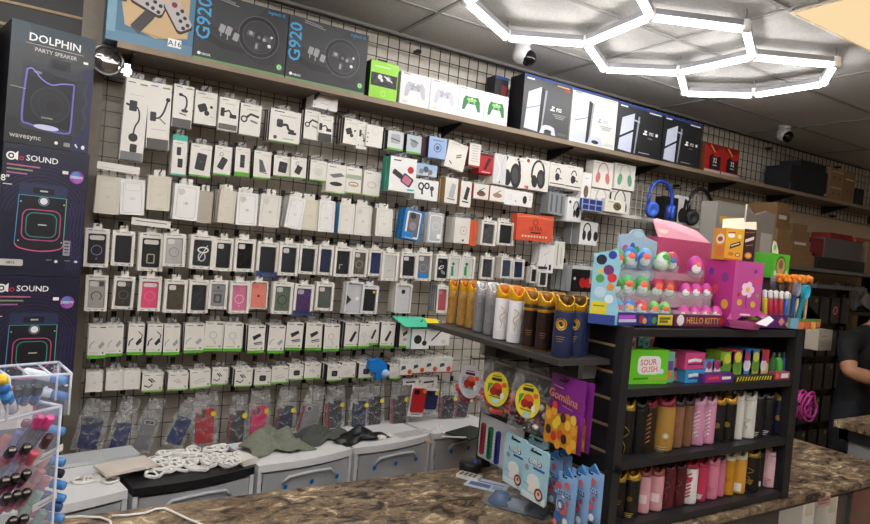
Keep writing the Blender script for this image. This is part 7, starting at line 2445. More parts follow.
def gummy(root, w, h):
    pm = m('#7c2284', .4)
    mb = MB()
    mb.pillow(w, h, .035, pm, 10, 12, .003, .0)
    g = [('p', [(.02, .05), (.98, .03), (.98, .40), (.7, .52), (.35, .47), (.02, .55)], m('#c98a24'))]
    for i, (u, v, cc) in enumerate(((.12, .42, '#e8b02a'), (.28, .5, '#e0a828'), (.34, .32, '#e8d43a'), (.55, .44, '#3f2c20'), (.7, .36, '#e8c04a'), (.85, .46, '#e8c24a'), (.15, .22, '#3a2a22'), (.32, .15, '#b8341f'), (.5, .2, '#c84a24'), (.62, .16, '#33241e'), (.78, .2, '#e0982a'), (.9, .14, '#e8b83a'), (.45, .06, '#e0a02a'), (.12, .08, '#d88a20'), (.8, .06, '#e8a830'), (.42, .38, '#e8c83a'), (.88, .32, '#e0a030'))):
        g.append(('e', u, v, .085, m(cc, .4), .1))
    g += [('e', .3, .585, .075, m('#e03a2a')), ('t', 'Gomilina', .52, .72, .12, m('#d8924a', .4), -.12, .86), ('l', [(.2, .86), (.5, .84)], .015, m('#c89ac8')), ('l', [(.5, .61), (.8, .58)], .012, m('#c89ac8')), ('rr', .36, .93, .6, .955, .012, m('#1a0a1c'))]
    gfx(mb, w * .98, h, g, -.0195)
    mb.obj('printed_bag', root)


for k in range(2):
    side_bag(566 + 8 * k, 376 + 2 * k, 450 - 2 * k, 1.60 + .035 * k, .175, 'gummy_bag', ('purple bag of gummy sweets with orange script lettering, front one', 'purple bag of gummy sweets hung behind the front purple bag')[k], 'candy bag', None, gummy)


def blue_pouch(root, w, h):
    lb = m('#a9d8ea', .4)
    mb = MB()
    P = rrect(-w / 2, 0, w / 2, h, w * .08)
    mb.prism(P, -.004, .004, lb)
    gfx(mb, w, h, [('p', [(.0, .0), (.3, .1), (.8, .0), (1, .2), (1, .0)], m('#d9eef5')), ('r', .04, .05, .96, .12, m('#dff0f6')), ('rr', .28, .9, .72, .935, .05, m('#16202c')), ('t', 'oolo', .5, .74, .15, m('#1c2c6a'), 0, .84), ('t', 'oolo', .5, .745, .13, PURE, 0, .8), ('l', [(.45, .62), (.9, .62)], .06, m('#2a5aa8')),
                   ('e', .5, .35, .27, m('#e4f1f5'), .22), ('p', [(.3, .4), (.5, .45), (.7, .3), (.6, .15), (.3, .15)], PURE), ('e', .2, .58, .08, m('#8a9ab0')), ('e', .74, .17, .17, m('#7a3a2c')), ('e', .74, .17, .11, m('#e6d6cf')), ('e', .74, .19, .05, m('#c8483a')), ('l', [(.1, .28), (.35, .25)], .02, m('#7aa8c0'))], -.004)
    mb.obj('printed_card', root)
    mb = MB()
    mb.pillow(w * .8, h * .6, .028, lb, 6, 6, .002)
    mb.obj('pouch_back', root, (0, .016, .02))


side_bag(515, 435, 487, 1.585, .125, 'candy_pouch', 'light blue pouch with white bubbly lettering, farther of the two', 'candy pouch', None, blue_pouch)
side_bag(535, 447, 502, 1.555, .135, 'candy_pouch', 'light blue pouch with white bubbly lettering, nearer and lower', 'candy pouch', None, blue_pouch)
side_bag(538, 437, 470, 1.66, .11, 'candy_pouch', 'light blue pouch tucked behind the two front blue pouches', 'candy pouch', None, blue_pouch)


def mint_pouch(root, w, h):
    mb = MB()
    mb.pillow(w, h, .035, m('#7fa6d2', .35), 8, 12, .002, .0)
    mb.prism([(-w * .3, h * .96), (w * .3, h * .96), (0, h * 1.12)], -.004, .004, m('#3f7ab8', .35))
    g = [('e', .25, .75, .16, m('#c8505a')), ('e', .7, .82, .14, m('#d06a70')), ('e', .6, .35, .2, m('#d05a64')), ('e', .3, .18, .2, m('#3f6ab8')), ('e', .35, .4, .14, m('#e0e8f2')), ('e', .75, .15, .14, m('#e0e8f2')), ('ring', .45, .42, .17, .06, m('#2f5aa8')), ('e', .55, .62, .1, PURE), ('r', .02, .61, .98, .70, m('#a9c6e6')), ('t', 'mentos', .5, .655, .11, m('#1c2a6a'), 0, .94), ('e', .8, .5, .1, m('#c84a54')), ('e', .2, .06, .12, m('#d87a80')), ('e', .15, .9, .1, m('#3f7ac0'))]
    gfx(mb, w * .92, h, g, -.018)
    mb.obj('printed_pouch', root)


for i, (cx_, tp, bt, X_, lab) in enumerate(((566, 473, 528, 1.555, 'blue and red mint pouch with dark lettering, first of three in front'), (579.5, 470, 526, 1.60, 'blue and red mint pouch, middle of three in front'), (592, 469, 523, 1.62, 'blue and red mint pouch, touching the rack post'),
                                            (553, 455, 504, 1.66, 'blue and red mint pouch behind the nearer light blue pouch'), (562, 452, 495, 1.69, 'blue and red mint pouch hung against the slats'))):
    side_bag(cx_, tp, bt, X_, .092, 'mint_pouch', lab, 'candy pouch', None, mint_pouch, group='mint pouches on the rack side')

# card with red, green and blue discs
p = onX(481, 455, RX0)
a, b = onX(481, 420, 1.728), onX(524, 440, 1.728)
w = a.y - b.y
zt, zb = onX(483, 413, 1.728).z, onX(483, 458, 1.728).z
o = carton(w, zt - zb, .003, [('r', .04, .03, .98, .97, m('#d5d9e6'))], m('#c9cedd', .5)).obj('chip_card', loc=(1.725, (a.y + b.y) / 2, zb), rot=(0, 0, SR))
tag(o, 'white card with columns of red, green and blue discs on the rack side', 'card')
for k, cc in enumerate(('#b02a40', '#1f8a5a', '#2f3a9a')):
    for i in range(9):
        mb = MB()
        mb.lathe([(.013, 0), (.014, .002), (.014, .009), (.013, .011)], m(cc, .4), n=12)
        q = mb.obj('disc', o, (-w / 2 + .035 + .055 * k, -.0005, .022 + .0145 * i + .004 * (2 - k)), (PI / 2, 0, 0))

# ---------------------------------------------------------------- small things on the granite by the rack
p = onZ(469, 478, .94)
o = MB()
o.box(-.05, .05, -.028, .028, 0, .014, m('#d9d6cc', .5))
for i in range(4):
    for j in range(3):
        o.box(-.04 + .02 * i, -.027 + .02 * i, -.02 + .014 * j, -.012 + .014 * j, .014, .0155, m('#3a3a3c'))
o = o.obj('key_pad', loc=(p.x, p.y - .0, .9405), rot=(0, 0, -1.0))
tag(o, 'small pale keypad lying on the granite at the rack foot', 'keypad')
p = onZ(479, 474, .94)
mb = MB()
mb.lathe([(.012, 0), (.013, .004), (.013, .03), (.009, .036), (.009, .055), (.001, .056)], m('#cfd6ea', .35), n=14, mats=[m('#cfd6ea', .35)] * 3 + [m('#2a3a9a', .35)] * 2)
o = mb.obj('small_bottle', loc=(p.x - .012, p.y + .02, .9405))
tag(o, 'tiny bottle with dark blue cap standing by the disc card', 'bottle')
p = onZ(491, 485, .94)
o = MB()
o.box(-.085, .085, -.055, .055, 0, .004, m('#c9d2e4', .35))
gm = [(-.07, .0, .0042)]
o.box(-.07, .02, -.04, .0, .004, .0045, m('#5a6f9a'))
o.box(-.07, .07, .015, .022, .004, .0045, m('#3a4a7a'))
o.box(.03, .07, -.04, .0, .004, .0045, m('#8aa0c0'))
o = o.obj('leaflet', loc=(p.x - .02, p.y, .9405), rot=(0, 0, -.95))
tag(o, 'flat blue and white leaflet card on the granite before the blue pouches', 'leaflet')
p = onZ(520, 506, .94)
root = empty('blister_pack', (p.x - .03, p.y - .0, .9405), rot=(0, 0, -1.0))
tag(root, 'clear blister pack with dark blue round gadget lying under the blue pouches', 'gadget')
mb = MB()
mb.box(-.11, .13, -.05, .05, 0, .003, m('#3f4a5c', .35))
mb.lathe([(.006, .003), (.006, .0045)], DK, (.115, -.02, 0), 10)
mb.box(.07, .12, -.045, .045, .003, .004, m('#5f6670', .4))
mb.obj('backing', root)
mb = MB()
mb.lathe([(.048, .004), (.05, .012), (.034, .03), (.03, .042), (.001, .046)], m('#28507e', .25), (-.055, 0, 0), 18)
mb.box(-.02, .05, -.028, .028, .004, .022, m('#8d9bb0', .3))
mb.obj('gadget', root)
mb = MB()
mb.box(-.108, .066, -.052, .052, .004, .05, clear('#dfe8f0', .14, .05))
mb.obj('clear_cover', root)

# ================================================================ NAIL POLISH DISPLAY AT THE NEAR END OF THE COUNTER
ZR, ZU = 1.50, 1.585
Pc = onZ(61, 406, ZR)
Pn = onZ(0, 421, ZR)
Pf = onZ(0, 396, ZR)
e1 = (Vector((Pn.x, Pn.y, 0)) - Vector((Pc.x, Pc.y, 0))).normalized()      # along the front rim, toward the near end
e2 = Vector((-e1.y, e1.x, 0))
if e2.y < 0:
    e2 = -e2
fx = -e1
ang = math.atan2(fx.y, fx.x)
acr = clear('#dfe8ff', .10, .04)
acre = clear('#eef3ff', .55, .15)
root = empty('polish_display', (Pc.x, Pc.y, .9405), rot=(0, 0, ang))
tag(root, 'clear acrylic nail polish display standing on the near end of the counter', 'display stand')
LW, LD, LH = .40, .17, ZR - .9405
# local frame: x toward the corner (0 at the corner), y away from the viewer
mb = MB()
t = .004
mb.box(-LW, 0, 0, t, 0, LH, acr)
mb.box(-LW, 0, LD - t, LD, 0, LH, acr)
mb.box(-t, 0, t, LD - t, 0, LH, acr)
mb.box(-LW, -LW + t, t, LD - t, 0, LH, acr)
mb.box(-LW, 0, 0, LD, 0, .006, acr)
for k in range(4):
    mb.box(-.095 * k - .10, -.095 * k - .096, t, LD - t, .006, LH, acr)
mb.obj('lower_case', root)
mb = MB()
for a, b in (((-LW, 0), (0, 0)), ((0, 0), (0, LD)), ((0, LD), (-LW, LD)), ((-LW, LD * .0), (-LW, LD))):
    mb.tube([(a[0], a[1], LH), (b[0], b[1], LH)], .0035, acre, 6)
for a in ((0, 0), (0, LD)):
    mb.tube([(a[0], a[1], 0), (a[0], a[1], LH)], .003, acre, 6)
mb.obj('rim', root)
Qa = [onZ(x, y, ZU) for x, y in ((9.7, 377.7), (71.4, 373.7), (58.4, 362), (-6, 367))]
inv = Matrix.Translation(Vector((Pc.x, Pc.y, .9405))) @ Matrix.Rotation(ang, 4, 'Z')
inv = inv.inverted()
Ql = [inv @ q for q in Qa]
mb = MB()
zb_ = LH + .001
for i in range(4):
    a, b = Ql[i], Ql[(i + 1) % 4]
    mb.add([(a.x, a.y, zb_), (b.x, b.y, zb_), (b.x, b.y, b.z), (a.x, a.y, a.z)], [(0, 1, 2, 3)], acr)
    mb.tube([a, b], .003, acre, 6)
    mb.tube([(a.x, a.y, zb_), a], .0025, acre, 6)
mb.add([(q.x, q.y, zb_) for q in Ql], [(0, 1, 2, 3)], acr)
for f_ in (.33, .66):
    a, b = Ql[0].lerp(Ql[1], f_), Ql[3].lerp(Ql[2], f_)
    mb.tube([a, b], .0025, acre, 6)
    mb.add([(a.x, a.y, zb_), (b.x, b.y, zb_), (b.x, b.y, b.z), (a.x, a.y, a.z)], [(0, 1, 2, 3)], acr)
mb.obj('upper_case', root)
for k, (x0, y0, x1, y1) in enumerate(((34, 463, 63, 447), (33, 509, 57, 495))):
    a, b = onY(x0, y0, Pc.y - .01), onY(x1, y1, Pc.y + .01)
    a, b = inv @ a, inv @ b
    mb = MB()
    d = (b - a).normalized()
    up = Vector((0, 0, 1)) * .007
    mb.add([a - up, b - up, b + up, a + up] + [v + Vector((0, .002, 0)) for v in (a - up, b - up, b + up, a + up)], [(0, 1, 2, 3), (7, 6, 5, 4), (3, 2, 6, 7), (0, 4, 5, 1)], m('#d9d5cc', .5))
    mb.tube([a.lerp(b, .2) - Vector((0, .001, 0)), a.lerp(b, .8) - Vector((0, .001, 0))], .0012, GREY, 4)
    mb.obj('label_strip', root)


def polish(px, py, Y, direc, cap, body, r, label, capmark=None, group='nail polish bottles', blen=.06):
    """bottle whose cap top shows at (px, py) on y = Y, lying along direc (from the bottom to the cap)"""
    c = onF(px, py, Y)
    d = Vector(direc).normalized()
    q = d.to_track_quat('Z', 'Y')
    root = empty('nail_polish', c - d * (blen + .03))
    root.rotation_euler = q.to_euler()
    tag(root, label, 'nail polish', group)
    mb = MB()
    mb.lathe([(r * .85, 0), (r, .004), (r, blen * .88), (r * .7, blen)], m(body, .15, 0, 0, 0, 40, .6), n=14)
    mb.obj('bottle', root)
    mb = MB()
    mb.lathe([(r * .98, blen), (r * 1.0, blen + .003), (r * .94, blen + .028), (r * .86, blen + .03), (.001, blen + .0302)], m(cap, .25), n=16)
    if capmark:
        mb.box(-r * .55, r * .55, -r * .18, r * .18, blen + .0303, blen + .0306, m(capmark, .5))
    mb.obj('cap', root)


def onF(px, py, off=0.0):
    nn = Vector((e2.x, e2.y, 0))
    d_ = ray(px, py)
    return EYE + d_ * ((Pc - nn * off - EYE).dot(nn) / d_.dot(nn))


YF = Pc.y - .02
toV = lambda px, py: -ray(px, py)
front = [(12.5, 450, '#c85a86', 1), (27.5, 447, '#b8447a', 1), (6, 480, '#b83a78', 2), (16, 477, '#b03a74', 2), (27, 473, '#a82e66', 2), (7.5, 497, '#d04a8c', 3), (17.5, 494, '#c43c80', 3), (27, 492, '#b4306e', 3), (13.5, 520, '#8a2a5a', 4), (24.5, 518, '#7a2450', 4)]
for i, (px, py, cc, rw) in enumerate(front):
    n_ = [f for f in front if f[3] == rw].index((px, py, cc, rw))
    polish(px, py, .035, toV(px, py) + Vector((.25, 0, .45)), '#151013', cc, .0098, 'pink nail polish with black cap, %s in the %s front row' % (ORD[n_], ('top', 'second', 'third', 'lowest')[rw - 1]), '#8a7a6a')
upper = [(18.5, 389), (28.5, 387.5), (38.5, 387)]
for i, (px, py) in enumerate(upper):
    polish(px, py, .0, toV(px, py) + Vector((.1, 0, .5)), '#141a24', '#3f7ad0', .0098, 'blue nail polish with black cap, %s in the upper clear case' % ORD[i], '#2a2c30')
for i, (px, py, dr) in enumerate(((42, 416, .3), (51, 417, .3), (35, 452, .4), (50, 436, .5))):
    polish(px, py, .01, toV(px, py) * .5 + Vector((.5, 0, .9)), ['#d83a86', '#e04a94', '#c85a70', '#4a2a2c'][i], ['#3a1a2a', '#3a1a2a', '#c87a8a', '#d8b0a0'][i], .0095, ('hot pink capped nail polish under the lower rim, nearer', 'hot pink capped nail polish under the lower rim, at the corner', 'rose capped nail polish inside the front case', 'brown capped nail polish inside the front case')[i])
sidep = [(66, 381, '#4a8ad0', '#dfe6ec'), (66.5, 397, '#3f7ac4', '#dfe6ec'), (64, 432, '#4a86cc', '#7a2a4a'), (64, 463, '#4a8ad0', '#b0486a'), (63, 474, '#1f2430', '#7a4a4a'), (65, 486, '#4a8fd8', '#d8d8e0'), (64.5, 499, '#4a8ad0', '#2a3a7a'), (61, 508, '#2a4a8a', '#1f2a5a'), (63, 519, '#5a96d8', '#b03a6a')]
for i, (px, py, cp, bd) in enumerate(sidep):
    polish(px, py, -.05, RT * 1.0 + UP * -.25 + Vector((0, .1, 0)), cp, bd, .0105, '%s capped nail polish pointing out at the corner, %s from the top' % ('dark' if cp in ('#1f2430', '#2a4a8a') else 'blue', ORD[i]))
for i, (px, py, cc) in enumerate(((3, 386, '#2f6fb8'), (6, 395, '#3a86cc'), (1, 378, '#e0b82a'))):
    polish(px, py, .02, toV(px, py) + Vector((-.2, 0, .5)), cc, '#cfd8e4', .011, ('blue capped bottle at the near edge of the upper case, upper', 'blue capped bottle at the near edge of the upper case, lower', 'yellow capped bottle at the near edge of the upper case')[i])
for i, (px, py, cc) in enumerate(((8, 436, '#d8785a'), (20, 432, '#8f86c8'), (30, 430, '#9a90d0'), (42, 470, '#c87a6a'), (47, 478, '#b87068'), (40, 492, '#8aa890'), (44, 512, '#7a9a88'), (22, 458, '#a8b0d8'), (48, 455, '#d8a0a0'), (38, 440, '#b8a8d0'))):
    polish(px, py, -.05, Vector((.5, -.2, .9)), cc, cc, .010, ['coral', 'lavender', 'pale violet', 'terracotta', 'dusty red', 'sage green', 'grey green', 'pale blue', 'peach pink', 'lilac'][i] + ' nail polish seen inside the clear lower case')

# ================================================================ THE FAR END OF THE SHOP
dkm = m('#17171a', .5)
# brown cartons stacked on a cabinet against the wall
root = empty('storage_rack', (5.9, 3.35, 0))
tag(root, 'dark storage shelf under the tan wall behind the toys', 'shelf')
for x in (-.72, 2.0):
    mb = MB()
    mb.box(x, x + .04, -.3, .25, 0, 2.0, dkm)
    mb.obj('upright', root)
for z in (.5, 1.1, 1.62, 2.0):
    mb = MB()
    mb.box(-.72, 2.04, -.3, .25, z, z + .03, dkm if z < 2 else m('#6f6a66', .5))
    mb.obj('shelf', root)
SB = 2.031
ctn = [('#8f6f4a', 774.5, 791, 245, 207, 3.15, 'tall brown carton behind the green gift box with white label'), ('#856544', 792, 806, 246, 226, 3.16, 'brown carton next to the tall labelled carton'), ('#94714d', 775, 812, 284, 247, 3.10, 'wide brown carton at the bottom of the brown carton stack'),
       ('#7d6040', 793, 808, 226, 214, 3.18, 'small brown carton on top of the brown carton stack')]


def far_box(x0, x1, yb, yt, Y, nm, label, cat, g, body, d=.25, zb=None, side=None, top=None):
    yb = yb or yt + 8
    a, b = onY(x0, yb, Y), onY(x1, yb, Y)
    z0 = zb if zb is not None else (a.z + b.z) / 2
    zt = onY((x0 + x1) / 2, yt, Y).z
    o = carton(b.x - a.x, zt - z0, d, g, body, side, top).obj(nm, loc=((a.x + b.x) / 2, Y, z0))
    tag(o, label, cat)
    return o, zt, (a.x, b.x)


kr = m('#8f6f4a', .65, 0, .08, 0, 8)
KL = [('r', .0, .48, 1, .5, m('#6a4f30')), ('r', .15, .6, .75, .85, m('#c9c4bc'))]
o, zt, _x = far_box(776, 812, 285, 250, 3.12, 'carton', 'wide brown carton at the bottom of the brown carton stack', 'carton', [('r', 0, .5, 1, .52, m('#6a4f30'))], kr, .3, zb=2.032)
z1 = zt + .001
for i, (x0, x1, yt, lab, gg) in enumerate(((776, 790, 229, 'brown carton in the stack, lower of the nearer column', KL[:1]), (791, 810, 241, 'brown carton with white label in the farther column', KL))):
    o, zt, _x = far_box(x0, x1, 249, yt, 3.12, 'carton', lab, 'carton', gg, kr, .3, zb=z1)
    far_box(x0 + .5, x1 - .5, 0, (213, 231)[i], 3.13, 'carton', ('brown carton with white label, middle of the nearer column', 'plain brown carton above the labelled one in the farther column')[i], 'carton', (KL, KL[:1])[i], m('#866747', .65), .28, zb=zt + .001)
    if i == 0:
        far_box(x0 + 1, x1 - 1, 0, 203, 3.14, 'carton', 'topmost brown carton of the nearer column', 'carton', KL[:1], m('#8a6a48', .65), .26, zb=onY(783, 213, 3.13).z + .002)
    else:
        far_box(x0 + 1, x1 - 3, 0, 224, 3.14, 'carton', 'topmost flat brown carton of the farther column', 'carton', KL[:1], m('#8a6a48', .65), .26, zb=onY(800, 231, 3.13).z + .002)
# shoe boxes: red, grey, black
far_box(812, 823, 255, 238, 3.12, 'shoe_box', 'dark red box beside the brown cartons', 'box', [], m('#7a1c22', .55), .25, zb=2.14)
mb = MB()
mb.box(-.36, .5, -.02, .25, 0, .105, m('#1c1c1f', .55))
a = onY(836, 260, 3.12)
o = mb.obj('flat_box', loc=(a.x, 3.12, 2.033))
tag(o, 'long black flat box under the red and grey boxes', 'box')
far_box(824, 861, 253, 240, 3.11, 'shoe_box', 'long grey box next to the dark red box', 'box', [('e', .93, .15, .02, m('#3a3a3c'))], m('#5f5b5c', .55), .25, zb=2.14)
o, zt, _x = far_box(830, 852, 0, 234, 3.16, 'shoe_box', 'dark red lid on top of the long grey box', 'box', [('p', [(.3, .8), (.5, .3), (.7, .7)], m('#4a1014'))], m('#8a1f22', .55), .18, zb=onY(842, 240, 3.11).z + .001)
far_box(855, 872, 0, 238.5, 3.14, 'shoe_box', 'orange red box at the far end of the grey box', 'box', [], m('#a8452f', .55), .2, zb=onY(860, 242, 3.11).z + .004)
far_box(868, 884, 0, 243, 3.10, 'carton', 'pale brown box at the far end of the storage shelf', 'carton', [], m('#8a7462', .6), .2, zb=2.033)
# lower shelf goods: grey plastic bags in rows and small boxes
for i in range(8):
    x = 6.35 + (i % 4) * .32
    z = 1.131 if i < 4 else 1.651
    heap_cloth('plastic_bag', .23, .23, .34 if i < 4 else .3, m(['#6f6b66', '#7d7872', '#5f5b58', '#86817a'][i % 4], .35, 0, .25, .5, 18), (x, 3.3, z), .3 * i, '%s grey plastic wrapped bundle on the %s storage shelf behind the person' % (['first', 'second', 'third', 'last'][i % 4], 'lower' if i < 4 else 'upper'), 'bundle', 50 + i, n=12)
for i, (x, cc) in enumerate(((5.4, '#2a2a2e'), (5.75, '#8a8078'), (6.05, '#3a3a40'))):
    o = carton(.26, .24, .2, [('rr', .2, .3, .8, .7, .05, m('#a8a49c')), ('l', [(.2, .15), (.8, .15)], .04, GREY)], m(cc, .5)).obj('carton', loc=(x, 3.12, 1.651))
    tag(o, ('small dark', 'small beige', 'small charcoal')[i] + ' box on the storage shelf behind the orange topped toys', 'carton')
# tall backing card and grey box with yellow print behind the snack boxes
a, b = onY(717, 240, 2.6), onY(745, 240, 2.6)
z0 = onY(727, 262, 2.6).z
root = empty('floor_display', ((a.x + b.x) / 2 + .1, 2.72, 0))
tag(root, 'dark display column behind the rack carrying the grey box with yellow print', 'display')
mb = MB()
mb.box(-.35, .4, -.1, .25, 0, z0 - .002, dkm)
mb.obj('column', root)
zt = onY(727, 202, 2.6).z
o = carton(b.x - a.x, zt - z0, .12, [('l', [(.12, .70), (.88, .72)], .16, m('#c9a24a')), ('rr', .1, .1, .45, .45, .04, m('#7a7a78')), ('rr', .55, .1, .9, .45, .04, m('#6f6f6d')), ('l', [(.1, .88), (.5, .9)], .03, GREY)], m('#8d8a84', .45)).obj('gadget_carton', loc=((a.x + b.x) / 2, 2.62, z0))
tag(o, 'grey box with yellow lettering bar behind the yellow snack box', 'box')
a2, b2 = onY(744, 240, 2.7), onY(773, 240, 2.7)
zt2, zt3 = onY(745, 204, 2.7).z, onY(772, 214, 2.7).z
w = b2.x - a2.x
mb = MB()
mb.prism([(-w / 2, 0), (w / 2, 0), (w / 2, zt3 - z0), (w * .2, zt3 - z0 + .015), (-w * .2, zt2 - z0 - .06), (-w / 2, zt2 - z0)], 0, .012, m('#8a8178', .55), side=m('#d8cfc0', .5))
gfx(mb, w, .3, [('r', .55, .05, .95, .8, m('#b9b4ac')), ('e', .15, .35, .1, m('#6a4a34'))])
o = mb.obj('backing_card', loc=((a2.x + b2.x) / 2, 2.70, z0))
tag(o, 'grey brown curved top card standing behind the dark brown snack box', 'card')

# black peg rack with dark packs behind the counter end
KX, KY = onY(818, 400, 2.75).x, 2.75
root = empty('peg_stand', (KX, KY, 0))
tag(root, 'tall black peg stand with dark packs beyond the counter end', 'display stand')
mb = MB()
mb.box(-.42, .36, .06, .09, 0, 1.86, dkm)
mb.obj('back_panel', root)
for x in (-.42, .33):
    mb = MB()
    mb.box(x, x + .035, 0, .06, 0, 1.88, m('#0f0f11', .4))
    mb.obj('upright', root)
mb = MB()
mb.box(-.42, .365, -.12, .09, 1.86, 1.89, m('#55555a', .4))
mb.obj('top_shelf', root)
k = 0
for r_ in range(5):
    for q in range(4):
        x, z = -.30 + .165 * q, 1.58 - .27 * r_
        cc = ['#1b1b1e', '#222226', '#18181b'][(q + r_) % 3]
        gz = [('rr', .2, .15, .8, .6, .05, m('#2e2e33')), ('e', .72, .85, .12, m('#8f9a3a') if (q + r_) % 2 == 0 else m('#55585a'))]
        if (r_, q) in ((1, 1), (0, 2)):
            gz = [('e', .5, .5, .3, m('#8a1f2a')), ('ring', .5, .5, .22, .05, m('#d8a0a0'))]
        o = carton(.13, .21, .05, gz, m(cc, .35), tab=BLACK).obj('dark_pack', loc=(KX + x, KY - .05, z))
        tag(o, ('dark pack with red disc' if (r_, q) in ((1, 1), (0, 2)) else 'dark pack') + ', %s in the %s row of the black peg stand' % (ORD[q], ORD[r_]), 'pack', 'dark packs on the peg stand')
o = carton(.2, .16, .1, [('r', .1, .2, .9, .5, m('#b8b0a4')), ('l', [(.2, .7), (.6, .7)], .03, m('#c86a3a'))], m('#cbc0ae', .5)).obj('white_box', loc=(onY(822, 345, 2.6).x, 2.58, onY(822, 350, 2.6).z))
tag(o, 'cream box sitting out from the peg stand behind the card tray', 'box')
# bundle of pink cords hanging on the stand
p = onY(804, 405, 2.45)
mb = MB()
rn = random.Random(8)
for i in range(11):
    s = rn.uniform(.75, 1.1)
    P = [(.085 * s * math.cos(t * PI / 9) + rn.uniform(-.004, .004) + .004 * (i % 4), -.05 + .012 * i + .01 * math.sin(t * PI / 4.5 + i), .10 * s * math.sin(t * PI / 9) * (1 if i % 2 else .9)) for t in range(18)]
    mb.tube(P, .0075, m('#d84fa8', .4), 6, True)
o = mb.obj('cord_bundle', loc=(p.x, 2.45, p.z))
tag(o, 'bright pink bundle of looped cords beside the rack post', 'cords')
mb = MB()
mb.tube([(0, .3, .09), (0, .0, .09), (0, -.06, .085), (0, -.07, .1)], .006, HOOKMAT, 6)
o = mb.obj('peg_hook', loc=(p.x, 2.50, p.z + .0))
tag(o, 'long black rod holding the pink cord bundle', 'hook')

# second counter
C2Z = 1.10
pc = onZ(834, 419.5, C2Z)
root = empty('side_counter', (pc.x + .7, pc.y - .35, 0))
tag(root, 'second counter with granite top and grey panel in a black frame, beyond the long counter', 'counter')
W2, D2 = 1.4, .62
mb = MB()
mb.slab([(-.7, -.27), (.7, -.27), (.7, .35), (-.7, .35)], C2Z - .04, C2Z, gr)
mb.obj('granite_top', root)
mb = MB()
for x in (-.67, .62):
    for y in (-.25, .28):
        mb.box(x, x + .05, y, y + .05, 0, C2Z - .041, dkm)
for z in (C2Z - .11, .1):
    mb.box(-.67, .67, -.25, -.2, z, z + .068, dkm)
    mb.box(-.67, -.62, -.25, .33, z, z + .068, dkm)
mb.obj('frame', root)
mb = MB()
mb.box(-.62, .62, -.235, -.22, .16, C2Z - .11, m('#8f8f90', .5))
mb.box(-.655, -.64, -.2, .28, .16, C2Z - .11, m('#8f8f90', .5))
mb.obj('panel', root)
p = onZ(869, 412, C2Z)
mb = MB()
mb.box(-.06, .06, -.004, .004, 0, .16, clear('#dfe4e8', .25, .05))
mb.box(-.06, .06, -.04, .04, 0, .004, clear('#dfe4e8', .4, .05))
o = mb.obj('sign_holder', loc=(p.x + .05, p.y - .08, C2Z + .0005))
tag(o, 'clear upright sign holder on the second counter', 'sign holder')

